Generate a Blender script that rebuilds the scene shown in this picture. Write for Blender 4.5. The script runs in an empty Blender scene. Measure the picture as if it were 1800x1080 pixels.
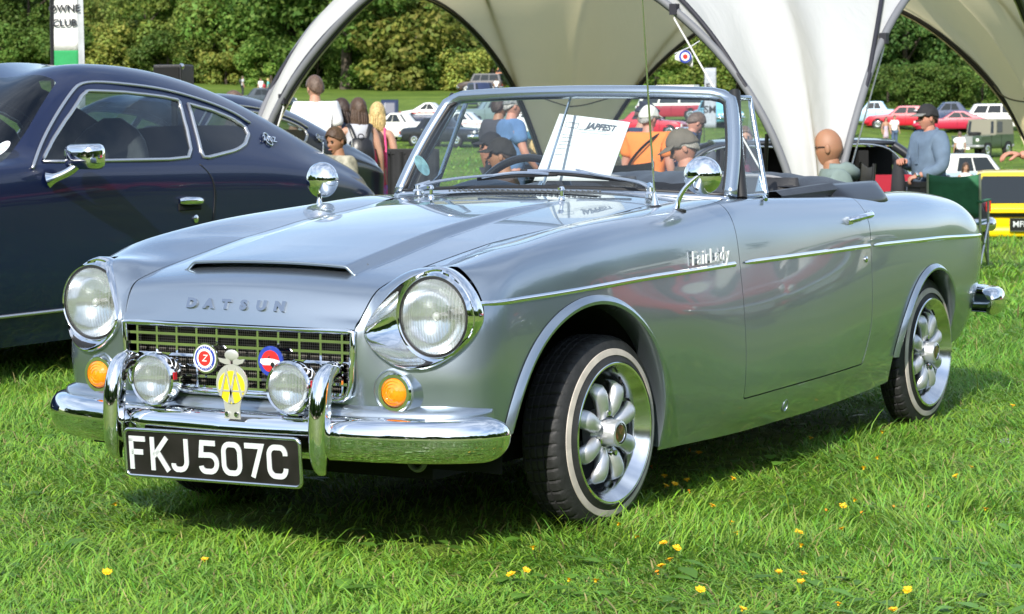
import bpy, bmesh, math, random
import numpy as np
from mathutils import Vector, Matrix
R = math.radians
rng = random.Random(7)
nrng = np.random.default_rng(7)
SC = bpy.context.scene
COL = SC.collection
# ---------------------------------------------------------------- camera
CAM_F, CAM_P = 4229.4 / 1800.0 * 36.0, Vector((-5.4351, -3.5751, 1.1278))
CAM_YAW, CAM_PITCH, CAM_ROLL = 0.533485, 0.082415, -0.009112
cam_d = Vector((math.cos(CAM_YAW) * math.cos(CAM_PITCH), math.sin(CAM_YAW) * math.cos(CAM_PITCH), -math.sin(CAM_PITCH)))
cam_r0 = Vector((math.sin(CAM_YAW), -math.cos(CAM_YAW), 0))
cam_u0 = cam_r0.cross(cam_d)
cam_r = cam_r0 * math.cos(CAM_ROLL) + cam_u0 * math.sin(CAM_ROLL)
cam_u = -cam_r0 * math.sin(CAM_ROLL) + cam_u0 * math.cos(CAM_ROLL)
cd = bpy.data.cameras.new('camera')
cd.lens = CAM_F; cd.sensor_width = 36; cd.clip_start = 0.1; cd.clip_end = 4000
cam = bpy.data.objects.new('camera', cd); COL.objects.link(cam)
m = Matrix((cam_r, cam_u, -cam_d)).transposed().to_4x4(); m.translation = CAM_P
cam.matrix_world = m
cd.dof.use_dof = True; cd.dof.focus_distance = 6.6; cd.dof.aperture_fstop = 16.0
SC.camera = cam
# ---------------------------------------------------------------- sky and sun
SUN_EL, SUN_AZ = R(33), R(14)          # sunlight travels along +x, a little towards +y
to_sun = Vector((-math.cos(SUN_AZ) * math.cos(SUN_EL), -math.sin(SUN_AZ) * math.cos(SUN_EL), math.sin(SUN_EL)))
w = bpy.data.worlds.new('World'); SC.world = w; w.use_nodes = True
nt = w.node_tree; nt.nodes.clear()
sky = nt.nodes.new('ShaderNodeTexSky'); sky.sky_type = 'NISHITA'; sky.sun_disc = False
sky.sun_elevation = SUN_EL; sky.sun_rotation = math.atan2(to_sun.x, to_sun.y)
sky.altitude = 100; sky.air_density = 1.0; sky.dust_density = 0.8; sky.ozone_density = 1.0
bg = nt.nodes.new('ShaderNodeBackground'); bg.inputs['Strength'].default_value = 0.15
wo = nt.nodes.new('ShaderNodeOutputWorld')
# thin bright summer cloud over the whole dome
tcw = nt.nodes.new('ShaderNodeTexCoord'); mpw = nt.nodes.new('ShaderNodeMapping'); mpw.inputs['Scale'].default_value = (1, 1, 2.4)
nzw = nt.nodes.new('ShaderNodeTexNoise'); nzw.inputs['Scale'].default_value = 2.2; nzw.inputs['Detail'].default_value = 7; nzw.inputs['Roughness'].default_value = .6
rpw = nt.nodes.new('ShaderNodeValToRGB'); rpw.color_ramp.elements[0].position = .38; rpw.color_ramp.elements[1].position = .70
rpw.color_ramp.elements[0].color = (.06, .06, .06, 1); rpw.color_ramp.elements[1].color = (.72, .72, .72, 1)
mxw = nt.nodes.new('ShaderNodeMixRGB'); mxw.inputs[2].default_value = (5.9, 6.6, 7.6, 1)
nt.links.new(tcw.outputs['Generated'], mpw.inputs[0]); nt.links.new(mpw.outputs[0], nzw.inputs['Vector']); nt.links.new(nzw.outputs['Fac'], rpw.inputs[0])
nt.links.new(rpw.outputs[0], mxw.inputs[0]); nt.links.new(sky.outputs[0], mxw.inputs[1]); nt.links.new(mxw.outputs[0], bg.inputs[0]); nt.links.new(bg.outputs[0], wo.inputs[0])
sl = bpy.data.lights.new('sun', 'SUN'); sl.energy = 4.2; sl.angle = R(0.55); sl.color = (1.0, 0.95, 0.86)
sun = bpy.data.objects.new('sun', sl); COL.objects.link(sun)
sun.rotation_euler = to_sun.to_track_quat('Z', 'Y').to_euler()
SC.view_settings.view_transform = 'Standard'; SC.view_settings.look = 'None'
SC.view_settings.exposure = 0.58; SC.view_settings.gamma = 1.0; SC.view_settings.use_curve_mapping = False
SC.render.engine = 'CYCLES'
SC.cycles.max_bounces = 8; SC.cycles.transparent_max_bounces = 16; SC.cycles.caustics_reflective = False
SC.cycles.caustics_refractive = False; SC.cycles.sample_clamp_indirect = 8.0

# ---------------------------------------------------------------- helpers: materials
MATS = {}
def mat(name, col, rough=0.5, metal=0.0, coat=0.0, spec=0.5, noise=0.0, nscale=20.0, bump=0.0, bscale=200.0,
        trans=0.0, sheen=0.0, coat_rough=0.03, subsurf=0.0, ior=1.45, alpha=1.0, col2=None):
    if name in MATS: return MATS[name]
    mt = bpy.data.materials.new(name); mt.use_nodes = True
    n = mt.node_tree; b = n.nodes['Principled BSDF']; I = b.inputs
    I['Base Color'].default_value = (*col, 1); I['Roughness'].default_value = rough; I['Metallic'].default_value = metal
    I['Coat Weight'].default_value = coat; I['Coat Roughness'].default_value = coat_rough
    I['Specular IOR Level'].default_value = spec; I['Transmission Weight'].default_value = trans
    I['Sheen Weight'].default_value = sheen; I['IOR'].default_value = ior; I['Alpha'].default_value = alpha
    if subsurf: I['Subsurface Weight'].default_value = subsurf; I['Subsurface Scale'].default_value = 0.02
    if noise or col2 or bump:
        tc = n.nodes.new('ShaderNodeTexCoord')
    if noise or col2:
        tx = n.nodes.new('ShaderNodeTexNoise'); tx.inputs['Scale'].default_value = nscale; tx.inputs['Detail'].default_value = 6
        n.links.new(tc.outputs['Object'], tx.inputs['Vector'])
        rp = n.nodes.new('ShaderNodeValToRGB')
        c2 = col2 or tuple(min(1, c * (1 + noise)) for c in col)
        c1 = col if col2 else tuple(c * (1 - noise) for c in col)
        rp.color_ramp.elements[0].position = 0.35; rp.color_ramp.elements[1].position = 0.65
        rp.color_ramp.elements[0].color = (*c1, 1); rp.color_ramp.elements[1].color = (*c2, 1)
        n.links.new(tx.outputs['Fac'], rp.inputs['Fac']); n.links.new(rp.outputs[0], I['Base Color'])
    if bump:
        t2 = n.nodes.new('ShaderNodeTexNoise'); t2.inputs['Scale'].default_value = bscale; t2.inputs['Detail'].default_value = 4
        n.links.new(tc.outputs['Object'], t2.inputs['Vector'])
        bp = n.nodes.new('ShaderNodeBump'); bp.inputs['Strength'].default_value = bump; bp.inputs['Distance'].default_value = 0.01
        n.links.new(t2.outputs['Fac'], bp.inputs['Height']); n.links.new(bp.outputs[0], I['Normal'])
    MATS[name] = mt
    return mt

def glass_mat(name, tint=(0.9, 0.95, 0.95), refl=1.0):
    if name in MATS: return MATS[name]
    mt = bpy.data.materials.new(name); mt.use_nodes = True
    n = mt.node_tree; n.nodes.clear()
    o = n.nodes.new('ShaderNodeOutputMaterial'); mx = n.nodes.new('ShaderNodeMixShader')
    t = n.nodes.new('ShaderNodeBsdfTransparent'); t.inputs[0].default_value = (*tint, 1)
    g = n.nodes.new('ShaderNodeBsdfGlossy'); g.inputs['Roughness'].default_value = 0.01; g.inputs[0].default_value = (refl, refl, refl, 1)
    lw = n.nodes.new('ShaderNodeLayerWeight'); lw.inputs[0].default_value = .5
    pw = n.nodes.new('ShaderNodeMath'); pw.operation = 'POWER'; pw.inputs[1].default_value = 5.0
    fr = n.nodes.new('ShaderNodeMath'); fr.operation = 'MULTIPLY_ADD'; fr.inputs[1].default_value = .9; fr.inputs[2].default_value = .06
    n.links.new(lw.outputs['Facing'], pw.inputs[0]); n.links.new(pw.outputs[0], fr.inputs[0]); n.links.new(fr.outputs[0], mx.inputs[0]); n.links.new(t.outputs[0], mx.inputs[1]); n.links.new(g.outputs[0], mx.inputs[2])
    n.links.new(mx.outputs[0], o.inputs[0]); MATS[name] = mt
    return mt

# ---------------------------------------------------------------- helpers: meshes
class MB:
    def __init__(s): s.v = []; s.f = []; s.m = []
    def add(s, V, F, mi=0):
        o = len(s.v); s.v += [tuple(map(float, p)) for p in V]
        s.f += [tuple(int(i) + o for i in f) for f in F]; s.m += [mi] * len(F)
        return s
    def grid(s, P, mi=0, cu=False, cv=False, flip=False):
        P = np.asarray(P, float); n, k = P.shape[:2]; F = []
        for i in range(n if cu else n - 1):
            for j in range(k if cv else k - 1):
                a, b = i * k + j, ((i + 1) % n) * k + j
                c, d = ((i + 1) % n) * k + (j + 1) % k, i * k + (j + 1) % k
                F.append((a, d, c, b) if flip else (a, b, c, d))
        return s.add(P.reshape(-1, 3), F, mi)
    def box(s, c, sz, rot=None, mi=0):
        x, y, z = sz[0] / 2, sz[1] / 2, sz[2] / 2
        V = [Vector(p) for p in ((-x, -y, -z), (x, -y, -z), (x, y, -z), (-x, y, -z), (-x, -y, z), (x, -y, z), (x, y, z), (-x, y, z))]
        if rot is not None: V = [rot @ p for p in V]
        V = [p + Vector(c) for p in V]
        return s.add(V, [(0, 3, 2, 1), (4, 5, 6, 7), (0, 1, 5, 4), (1, 2, 6, 5), (2, 3, 7, 6), (3, 0, 4, 7)], mi)
    def tube(s, pts, r, n=10, mi=0, caps=True, closed=False, flat=None):
        pts = [Vector(p) for p in pts]; k = len(pts)
        rs = r if hasattr(r, '__len__') else [r] * k
        rows = []; up = None
        for i, p in enumerate(pts):
            if closed: t = (pts[(i + 1) % k] - pts[i - 1])
            else: t = pts[min(i + 1, k - 1)] - pts[max(i - 1, 0)]
            t = t.normalized() if t.length > 1e-9 else Vector((0, 0, 1))
            if up is None:
                up = Vector((0, 0, 1)) if abs(t.z) < 0.9 else Vector((1, 0, 0))
            a = t.cross(up)
            a = a.normalized() if a.length > 1e-6 else t.orthogonal().normalized()
            b = a.cross(t); up = b
            fl = flat or (1, 1)
            rows.append([p + (a * math.cos(q) * fl[0] + b * math.sin(q) * fl[1]) * rs[i] for q in [2 * math.pi * j / n for j in range(n)]])
        P = [[tuple(q) for q in row] for row in rows]
        s.grid(P, mi, cu=closed, cv=True, flip=False)
        if caps and not closed:
            o = len(s.v) - k * n
            s.f.append(tuple(o + j for j in range(n))); s.m.append(mi)
            s.f.append(tuple(o + (k - 1) * n + n - 1 - j for j in range(n))); s.m.append(mi)
        return s
    def lathe(s, prof, o=(0, 0, 0), ax=(0, 0, 1), n=24, mi=0, cap0=False, cap1=False, sx=1.0):
        o = Vector(o); ax = Vector(ax).normalized()
        a = (Vector((0, 0, 1)).cross(ax)) if abs(ax.z) < 0.9 else Vector((1, 0, 0))
        a.normalize(); b = ax.cross(a)
        rows = [[o + ax * h + (a * math.cos(2 * math.pi * j / n) * sx + b * math.sin(2 * math.pi * j / n)) * r for j in range(n)] for r, h in prof]
        s.grid([[tuple(q) for q in row] for row in rows], mi, cv=True, flip=True)
        base = len(s.v) - len(prof) * n
        if cap0: s.f.append(tuple(base + j for j in range(n))); s.m.append(mi)
        if cap1: s.f.append(tuple(base + (len(prof) - 1) * n + n - 1 - j for j in range(n))); s.m.append(mi)
        return s
    def prism(s, pts, ext, mi=0):
        n = len(pts); e = Vector(ext); V = [Vector(p) for p in pts]; V += [p + e for p in V]
        return s.add(V, [tuple(range(n))[::-1], tuple(range(n, 2 * n))] + [(i, (i + 1) % n, n + (i + 1) % n, n + i) for i in range(n)], mi)
    def ball(s, c, r, n=10, k=7, mi=0, sc=(1, 1, 1)):
        rows = []
        for i in range(k + 1):
            a = -math.pi / 2 + math.pi * i / k
            rows.append([(c[0] + r * sc[0] * math.cos(a) * math.cos(2 * math.pi * j / n), c[1] + r * sc[1] * math.cos(a) * math.sin(2 * math.pi * j / n),
                          c[2] + r * sc[2] * math.sin(a)) for j in range(n)])
        return s.grid(rows, mi, cv=True, flip=True)
    def xf(s, M):
        s.v = [tuple(M @ Vector(p)) for p in s.v]; return s
    def merge(s, o):
        return s.add(o.v, o.f) if not o.m or max(o.m) == 0 else s._mm(o)
    def _mm(s, o):
        b = len(s.v); s.v += o.v; s.f += [tuple(i + b for i in f) for f in o.f]; s.m += o.m; return s
    def mesh(s, name, mats, smooth=35, fix=False, weld=True):
        assert max(map(max, s.f)) < len(s.v), name
        me = bpy.data.meshes.new(name); me.from_pydata(s.v, [], s.f)
        for q in (mats if isinstance(mats, (list, tuple)) else [mats]): me.materials.append(q)
        if any(s.m): me.polygons.foreach_set('material_index', s.m)
        if weld or fix:
            bm = bmesh.new(); bm.from_mesh(me)
            if weld: bmesh.ops.remove_doubles(bm, verts=bm.verts, dist=1e-5)
            if fix: bmesh.ops.recalc_face_normals(bm, faces=bm.faces)
            bm.to_mesh(me); bm.free()
        if smooth:
            me.polygons.foreach_set('use_smooth', [True] * len(me.polygons))
            if smooth < 179: me.set_sharp_from_angle(angle=R(smooth))
        me.update(); return me
    def build(s, name, mats, parent=None, smooth=35, fix=False, **kw):
        return link(name, s.mesh(name, mats, smooth, fix), parent, **kw)

def link(name, me, parent=None, bevel=0, solid=0, sub=0, loc=None, rot=None):
    o = bpy.data.objects.new(name, me); COL.objects.link(o)
    if parent is not None: o.parent = parent
    if loc is not None: o.location = loc
    if rot is not None: o.rotation_euler = rot
    if solid:
        q = o.modifiers.new('solid', 'SOLIDIFY'); q.thickness = abs(solid); q.offset = -1 if solid > 0 else 1
    if bevel:
        q = o.modifiers.new('bevel', 'BEVEL'); q.width = bevel; q.segments = 2; q.limit_method = 'ANGLE'; q.angle_limit = R(40)
    if sub:
        q = o.modifiers.new('sub', 'SUBSURF'); q.levels = sub; q.render_levels = sub
    return o
def tag(o, label=None, cat=None, group=None, kind=None):
    for k, x in (('label', label), ('category', cat), ('group', group), ('kind', kind)):
        if x: o[k] = x
    return o
def thing(name, label, cat, loc=(0, 0, 0), rz=0.0, group=None):
    o = bpy.data.objects.new(name, None); COL.objects.link(o); o.location = loc; o.rotation_euler = (0, 0, rz)
    o.empty_display_size = 0.2
    return tag(o, label, cat, group)
def copy_tree(o, parent=None):
    c = o.copy(); COL.objects.link(c)
    if parent is not None: c.parent = parent
    for ch in list(o.children): copy_tree(ch, c)
    return c

FONT_CACHE = {}
def text_data(s, size=1.0, ext=0.0, shear=0.0, bold=0.0, align='CENTER', space=1.0, bev=0.0, res=3):
    """flat lettering in the xy plane, centred: vertices and faces"""
    key = (s, size, ext, shear, bold, align, space, bev)
    if key in FONT_CACHE: return FONT_CACHE[key]
    c = bpy.data.curves.new('lettering', 'FONT'); c.body = s; c.size = size; c.extrude = ext; c.shear = shear; c.offset = bold
    c.align_x = align; c.align_y = 'CENTER'; c.space_character = space; c.resolution_u = res; c.bevel_depth = bev
    o = bpy.data.objects.new('lettering', c); COL.objects.link(o)
    dg = bpy.context.evaluated_depsgraph_get(); dg.update()
    me = bpy.data.meshes.new_from_object(o.evaluated_get(dg))
    V = [tuple(v.co) for v in me.vertices]; F = [tuple(p.vertices) for p in me.polygons]
    bpy.data.objects.remove(o); bpy.data.curves.remove(c); bpy.data.meshes.remove(me)
    FONT_CACHE[key] = (V, F); return V, F
def frame(o, x, y):
    """matrix placing local xy at o along world directions x and y"""
    x = Vector(x).normalized(); y = Vector(y); z = x.cross(y).normalized(); y = z.cross(x)
    M = Matrix((x, y, z)).transposed().to_4x4(); M.translation = Vector(o); return M

def spl(xs, ys, q):
    """natural cubic spline, ys (n,k)"""
    xs = np.asarray(xs, float); ys = np.asarray(ys, float); n = len(xs); h = np.diff(xs); shp = ys.shape[1:]; ys = ys.reshape(n, -1)
    A = np.zeros((n, n)); A[0, 0] = A[-1, -1] = 1; B = np.zeros_like(ys)
    for i in range(1, n - 1):
        A[i, i - 1] = h[i - 1]; A[i, i] = 2 * (h[i - 1] + h[i]); A[i, i + 1] = h[i]
        B[i] = 3 * ((ys[i + 1] - ys[i]) / h[i] - (ys[i] - ys[i - 1]) / h[i - 1])
    c = np.linalg.solve(A, B); q = np.asarray(q, float)
    i = np.clip(np.searchsorted(xs, q, side='right') - 1, 0, n - 2); dx = q - xs[i]
    sh = (-1, 1)
    hh = h[i].reshape(sh); dx = dx.reshape(sh)
    b = (ys[i + 1] - ys[i]) / hh - hh * (2 * c[i] + c[i + 1]) / 3; d = (c[i + 1] - c[i]) / (3 * hh)
    return (ys[i] + b * dx + c[i] * dx ** 2 + d * dx ** 3).reshape(q.shape + shp)
def curve(pts, n, closed=False):
    """smooth curve through points, n samples, spaced by chord length"""
    P = np.asarray(pts, float)
    if closed: P = np.vstack([P[-2:], P, P[:3]])
    t = np.concatenate([[0], np.cumsum(np.maximum(1e-6, np.linalg.norm(np.diff(P, axis=0), axis=1)) ** 0.7)])
    if closed: q = np.linspace(t[2], t[-3], n, endpoint=False)
    else: q = np.linspace(t[0], t[-1], n)
    return spl(t, P, q)
def cut_mesh(V, F, fn, lock=None):
    """snap a mesh to the zero line of fn(V); V changes in place; returns faces inside (fn<0), faces outside, mask of vertices on the line"""
    s = fn(V); s = np.where(np.abs(s) < 1e-9, 1e-9, s)
    on = np.zeros(len(V), bool); E = set()
    for f in F:
        for i in range(len(f)):
            a, b = f[i], f[(i + 1) % len(f)]
            E.add((a, b) if a < b else (b, a))
    cand = {}
    for a, b in E:
        if s[a] * s[b] < 0:
            t = s[a] / (s[a] - s[b]); P = V[a] + (V[b] - V[a]) * t
            k, d = (a, t) if t < 0.5 else (b, 1 - t)
            if lock is not None and lock[k]:
                o = b if k == a else a
                if not lock[o]: k, d = o, 1 - d
            if k not in cand or d < cand[k][0]: cand[k] = (d, P)
    for k, (d, P) in cand.items(): V[k] = P; on[k] = True
    IN, OUT = [], []
    for f in F:
        g = [0 if on[i] else (1 if s[i] > 0 else -1) for i in f]
        if 1 in g and -1 in g and len(f) == 4:
            z = [i for i in range(4) if g[i] == 0]
            if len(z) == 2 and abs(z[0] - z[1]) == 2:
                for tri in ((z[0], (z[0] + 1) % 4, z[1]), (z[1], (z[1] + 1) % 4, z[0])):
                    sg = sum(g[i] for i in tri); (OUT if sg > 0 else IN).append(tuple(f[i] for i in tri))
                continue
        sg = sum(g)
        if sg == 0: sg = fn(V[list(f)].mean(0)[None])[0]
        (OUT if sg > 0 else IN).append(f)
    return IN, OUT, on
def compact(V, F):
    u = sorted({i for f in F for i in f}); mp = {a: i for i, a in enumerate(u)}
    return V[u], [tuple(mp[i] for i in f) for f in F]
def boundary_loops(F):
    """directed boundary edges of a face list"""
    E = {}
    for f in F:
        for i in range(len(f)):
            a, b = f[i], f[(i + 1) % len(f)]
            if (b, a) in E: del E[(b, a)]
            else: E[(a, b)] = 1
    return list(E)
def lip(mb, V, F, sel, off, mi=0):
    """fold boundary edges inward: sel(p) picks the edges, off(p) gives the vector"""
    for a, b in boundary_loops(F):
        if sel(V[a]) and sel(V[b]):
            A, B = V[a], V[b]
            mb.add([A, B, B + off(B), A + off(A)], [(1, 0, 3, 2)], mi)
def smooth_rows(P, it=2, w=0.35):
    P = P.copy()
    for _ in range(it):
        Q = P.copy(); Q[1:-1] += w * ((P[:-2] + P[2:]) / 2 - P[1:-1]); P = Q
    return P
# ================================================================ ground
cam_h = Vector((math.cos(CAM_YAW), math.sin(CAM_YAW), 0))
TU = np.array([-900., 100., 700., 1200., 1700., 2700.])
TD = np.array([-60., 0., 11., 17., 23., 38., 60., 110., 120., 131., 140., 150., 160., 190., 260., 400., 700.])
TZ = np.array([
 [.03, .03, .03, -.15, -.35, -.5, -.8, -.7, -.5, -.2, .2, .7, 1.2, 2.4, 5.2, 16, 34],
 [.03, .03, .03, -.15, -.35, -.5, -.8, -.7, -.5, -.2, .2, .7, 1.2, 2.3, 4.6, 16, 34],
 [.03, .03, .03, -.15, -.35, -.52, -.85, -.75, -.53, -.3, .1, .6, 1.0, 1.9, 3.4, 14, 32],
 [.03, .03, .03, -.15, -.40, -.6, -.95, -.9, -.6, -.1, .35, .6, .9, 1.4, 2.6, 13, 30],
 [.03, .03, .03, -.10, -.30, -1.04, -1.5, -1.85, -1.55, -1.2, -.6, -.15, .1, .8, 5, 14, 30],
 [.03, .03, .03, -.10, -.30, -1.04, -1.5, -1.85, -1.55, -1.2, -.6, -.15, .1, .8, 5, 14, 30]])
def terrain(x, y):
    vx, vy = np.asarray(x) - CAM_P.x, np.asarray(y) - CAM_P.y
    D = vx * cam_h.x + vy * cam_h.y; L = vx * cam_r0.x + vy * cam_r0.y
    U = 900 + 4229.4 * L / np.maximum(D, 40.0)
    iu = np.clip(np.searchsorted(TU, U) - 1, 0, len(TU) - 2); fu = np.clip((U - TU[iu]) / (TU[iu + 1] - TU[iu]), 0, 1); fu = fu * fu * (3 - 2 * fu)
    idx = np.clip(np.searchsorted(TD, D) - 1, 0, len(TD) - 2); fd = np.clip((D - TD[idx]) / (TD[idx + 1] - TD[idx]), 0, 1); fd = fd * fd * (3 - 2 * fd)
    a = TZ[iu, idx] * (1 - fd) + TZ[iu, idx + 1] * fd; b = TZ[iu + 1, idx] * (1 - fd) + TZ[iu + 1, idx + 1] * fd
    return a * (1 - fu) + b * fu
def ray(u, v):
    return cam_d + cam_r * ((u - 900) / 4229.4) + cam_u * ((540 - v) / 4229.4)
def at(u, v, D):
    """point seen at pixel (u, v) of the 1800 px photograph, D metres deep"""
    return CAM_P + ray(u, v) * D
def foot(u, D):
    """point of the ground in direction u, D metres deep"""
    p = at(u, 300, D); return Vector((p.x, p.y, float(terrain(p.x, p.y))))
def ground_at(u, v):
    d = ray(u, v); D = 5.0; prev = None
    while D < 420:
        p = CAM_P + d * D; g = float(terrain(p.x, p.y))
        if p.z < g: return Vector((p.x, p.y, g)), D
        D *= 1.004
    return foot(u, 150), 150
YAW0 = CAM_YAW     # turning angle of the view direction
def grass_ground_mat():
    mt = bpy.data.materials.new('meadow_turf'); mt.use_nodes = True; n = mt.node_tree; b = n.nodes['Principled BSDF']
    b.inputs['Roughness'].default_value = .9; b.inputs['Specular IOR Level'].default_value = .15
    tc = n.nodes.new('ShaderNodeTexCoord')
    def noise(sc, det=5): t = n.nodes.new('ShaderNodeTexNoise'); t.inputs['Scale'].default_value = sc; t.inputs['Detail'].default_value = det; n.links.new(tc.outputs['Object'], t.inputs['Vector']); return t
    a, c, e = noise(.06), noise(.9, 8), noise(14, 6)
    r1 = n.nodes.new('ShaderNodeValToRGB'); r1.color_ramp.elements[0].position = .36; r1.color_ramp.elements[1].position = .66
    r1.color_ramp.elements[0].color = (.11, .185, .026, 1); r1.color_ramp.elements[1].color = (.19, .275, .05, 1)
    r2 = n.nodes.new('ShaderNodeValToRGB'); r2.color_ramp.elements[0].position = .3; r2.color_ramp.elements[1].position = .75
    r2.color_ramp.elements[0].color = (.55, .6, .5, 1); r2.color_ramp.elements[1].color = (1.15, 1.1, 1.0, 1)
    r3 = n.nodes.new('ShaderNodeValToRGB'); r3.color_ramp.elements[0].position = .3; r3.color_ramp.elements[1].position = .7
    r3.color_ramp.elements[0].color = (.6, .62, .6, 1); r3.color_ramp.elements[1].color = (1.2, 1.15, 1.1, 1)
    for t, r in ((a, r1), (c, r2), (e, r3)): n.links.new(t.outputs['Fac'], r.inputs['Fac'])
    m1 = n.nodes.new('ShaderNodeMixRGB'); m1.blend_type = 'MULTIPLY'; m1.inputs[0].default_value = 1
    m2 = n.nodes.new('ShaderNodeMixRGB'); m2.blend_type = 'MULTIPLY'; m2.inputs[0].default_value = 1
    n.links.new(r1.outputs[0], m1.inputs[1]); n.links.new(r2.outputs[0], m1.inputs[2]); n.links.new(m1.outputs[0], m2.inputs[1]); n.links.new(r3.outputs[0], m2.inputs[2])
    n.links.new(m2.outputs[0], b.inputs['Base Color'])
    bp = n.nodes.new('ShaderNodeBump'); bp.inputs['Strength'].default_value = .6; bp.inputs['Distance'].default_value = .05
    n.links.new(e.outputs['Fac'], bp.inputs['Height']); n.links.new(bp.outputs[0], b.inputs['Normal'])
    return mt
TURF = grass_ground_mat()
# one sheet: fine near the camera, coarse far away, behind the camera too
Ls = np.concatenate([-np.geomspace(700, 30, 14), np.linspace(-26, 26, 53), np.geomspace(30, 700, 14)])
Ds = np.concatenate([[-700, -400, -200, -100, -60], np.linspace(-40, 30, 36), np.linspace(34, 190, 60), np.geomspace(195, 700, 22)])
X = CAM_P.x + Ds[:, None] * cam_h.x + Ls[None] * cam_r0.x; Y = CAM_P.y + Ds[:, None] * cam_h.y + Ls[None] * cam_r0.y
q = MB(); q.grid(np.stack([X, Y, terrain(X, Y) - .004], -1), flip=False)
tag(q.build('lawn', TURF, smooth=180, fix=True), kind='structure')
# ================================================================ grass blades, broad weeds and yellow flowers
def leaf_mat(name, transl=.35, rough=.45, spec=.35):
    mt = bpy.data.materials.new(name); mt.use_nodes = True; n = mt.node_tree; b = n.nodes['Principled BSDF']; o = n.nodes['Material Output']
    at_ = n.nodes.new('ShaderNodeAttribute'); at_.attribute_name = 'tint'
    b.inputs['Roughness'].default_value = rough; b.inputs['Specular IOR Level'].default_value = spec
    tr = n.nodes.new('ShaderNodeBsdfTranslucent'); mx = n.nodes.new('ShaderNodeMixShader'); mx.inputs[0].default_value = transl
    n.links.new(at_.outputs['Color'], b.inputs['Base Color']); n.links.new(at_.outputs['Color'], tr.inputs[0])
    n.links.new(b.outputs[0], mx.inputs[1]); n.links.new(tr.outputs[0], mx.inputs[2]); n.links.new(mx.outputs[0], o.inputs[0])
    return mt
GRASS = leaf_mat('grass_blade')
def numpy_mesh(name, V, F, cols, mt, smooth=False):
    """V (n,3), F (m,4) or (m,3), cols (n,3)"""
    me = bpy.data.meshes.new(name); me.vertices.add(len(V)); me.vertices.foreach_set('co', np.asarray(V, np.float32).ravel())
    k = F.shape[1]; me.loops.add(F.size); me.loops.foreach_set('vertex_index', F.astype(np.int32).ravel())
    me.polygons.add(len(F)); me.polygons.foreach_set('loop_start', np.arange(0, F.size, k, dtype=np.int32))
    try: me.polygons.foreach_set('loop_total', np.full(len(F), k, dtype=np.int32))
    except Exception: pass
    if cols is not None:
        a = me.color_attributes.new('tint', 'FLOAT_COLOR', 'POINT'); a.data.foreach_set('color', np.concatenate([cols, np.ones((len(cols), 1))], 1).astype(np.float32).ravel())
    me.materials.append(mt); me.update(calc_edges=True)
    if smooth: me.polygons.foreach_set('use_smooth', np.ones(len(F), bool))
    return me
def vnoise(x, y, s, seed):
    """smooth value noise"""
    r_ = np.random.default_rng(seed).random((256, 256)); x = x * s + 100; y = y * s + 100
    xi, yi = np.floor(x).astype(int), np.floor(y).astype(int); fx, fy = x - xi, y - yi; fx = fx * fx * (3 - 2 * fx); fy = fy * fy * (3 - 2 * fy)
    g = lambda a, b: r_[a % 256, b % 256]
    return (g(xi, yi) * (1 - fx) + g(xi + 1, yi) * fx) * (1 - fy) + (g(xi, yi + 1) * (1 - fx) + g(xi + 1, yi + 1) * fx) * fy
def scatter(n, d0, d1, power, marg):
    """points on the lawn between depths d0 and d1, denser near the path the camera stands on"""
    u = nrng.random(n); a = 1 - power
    D = (d0 ** a + u * (d1 ** a - d0 ** a)) ** (1 / a)
    hw = D * .2145 + marg; L = (nrng.random(n) * 2 - 1) * hw
    x = CAM_P.x + D * cam_h.x + L * cam_r0.x; y = CAM_P.y + D * cam_h.y + L * cam_r0.y
    return x, y, D
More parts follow.
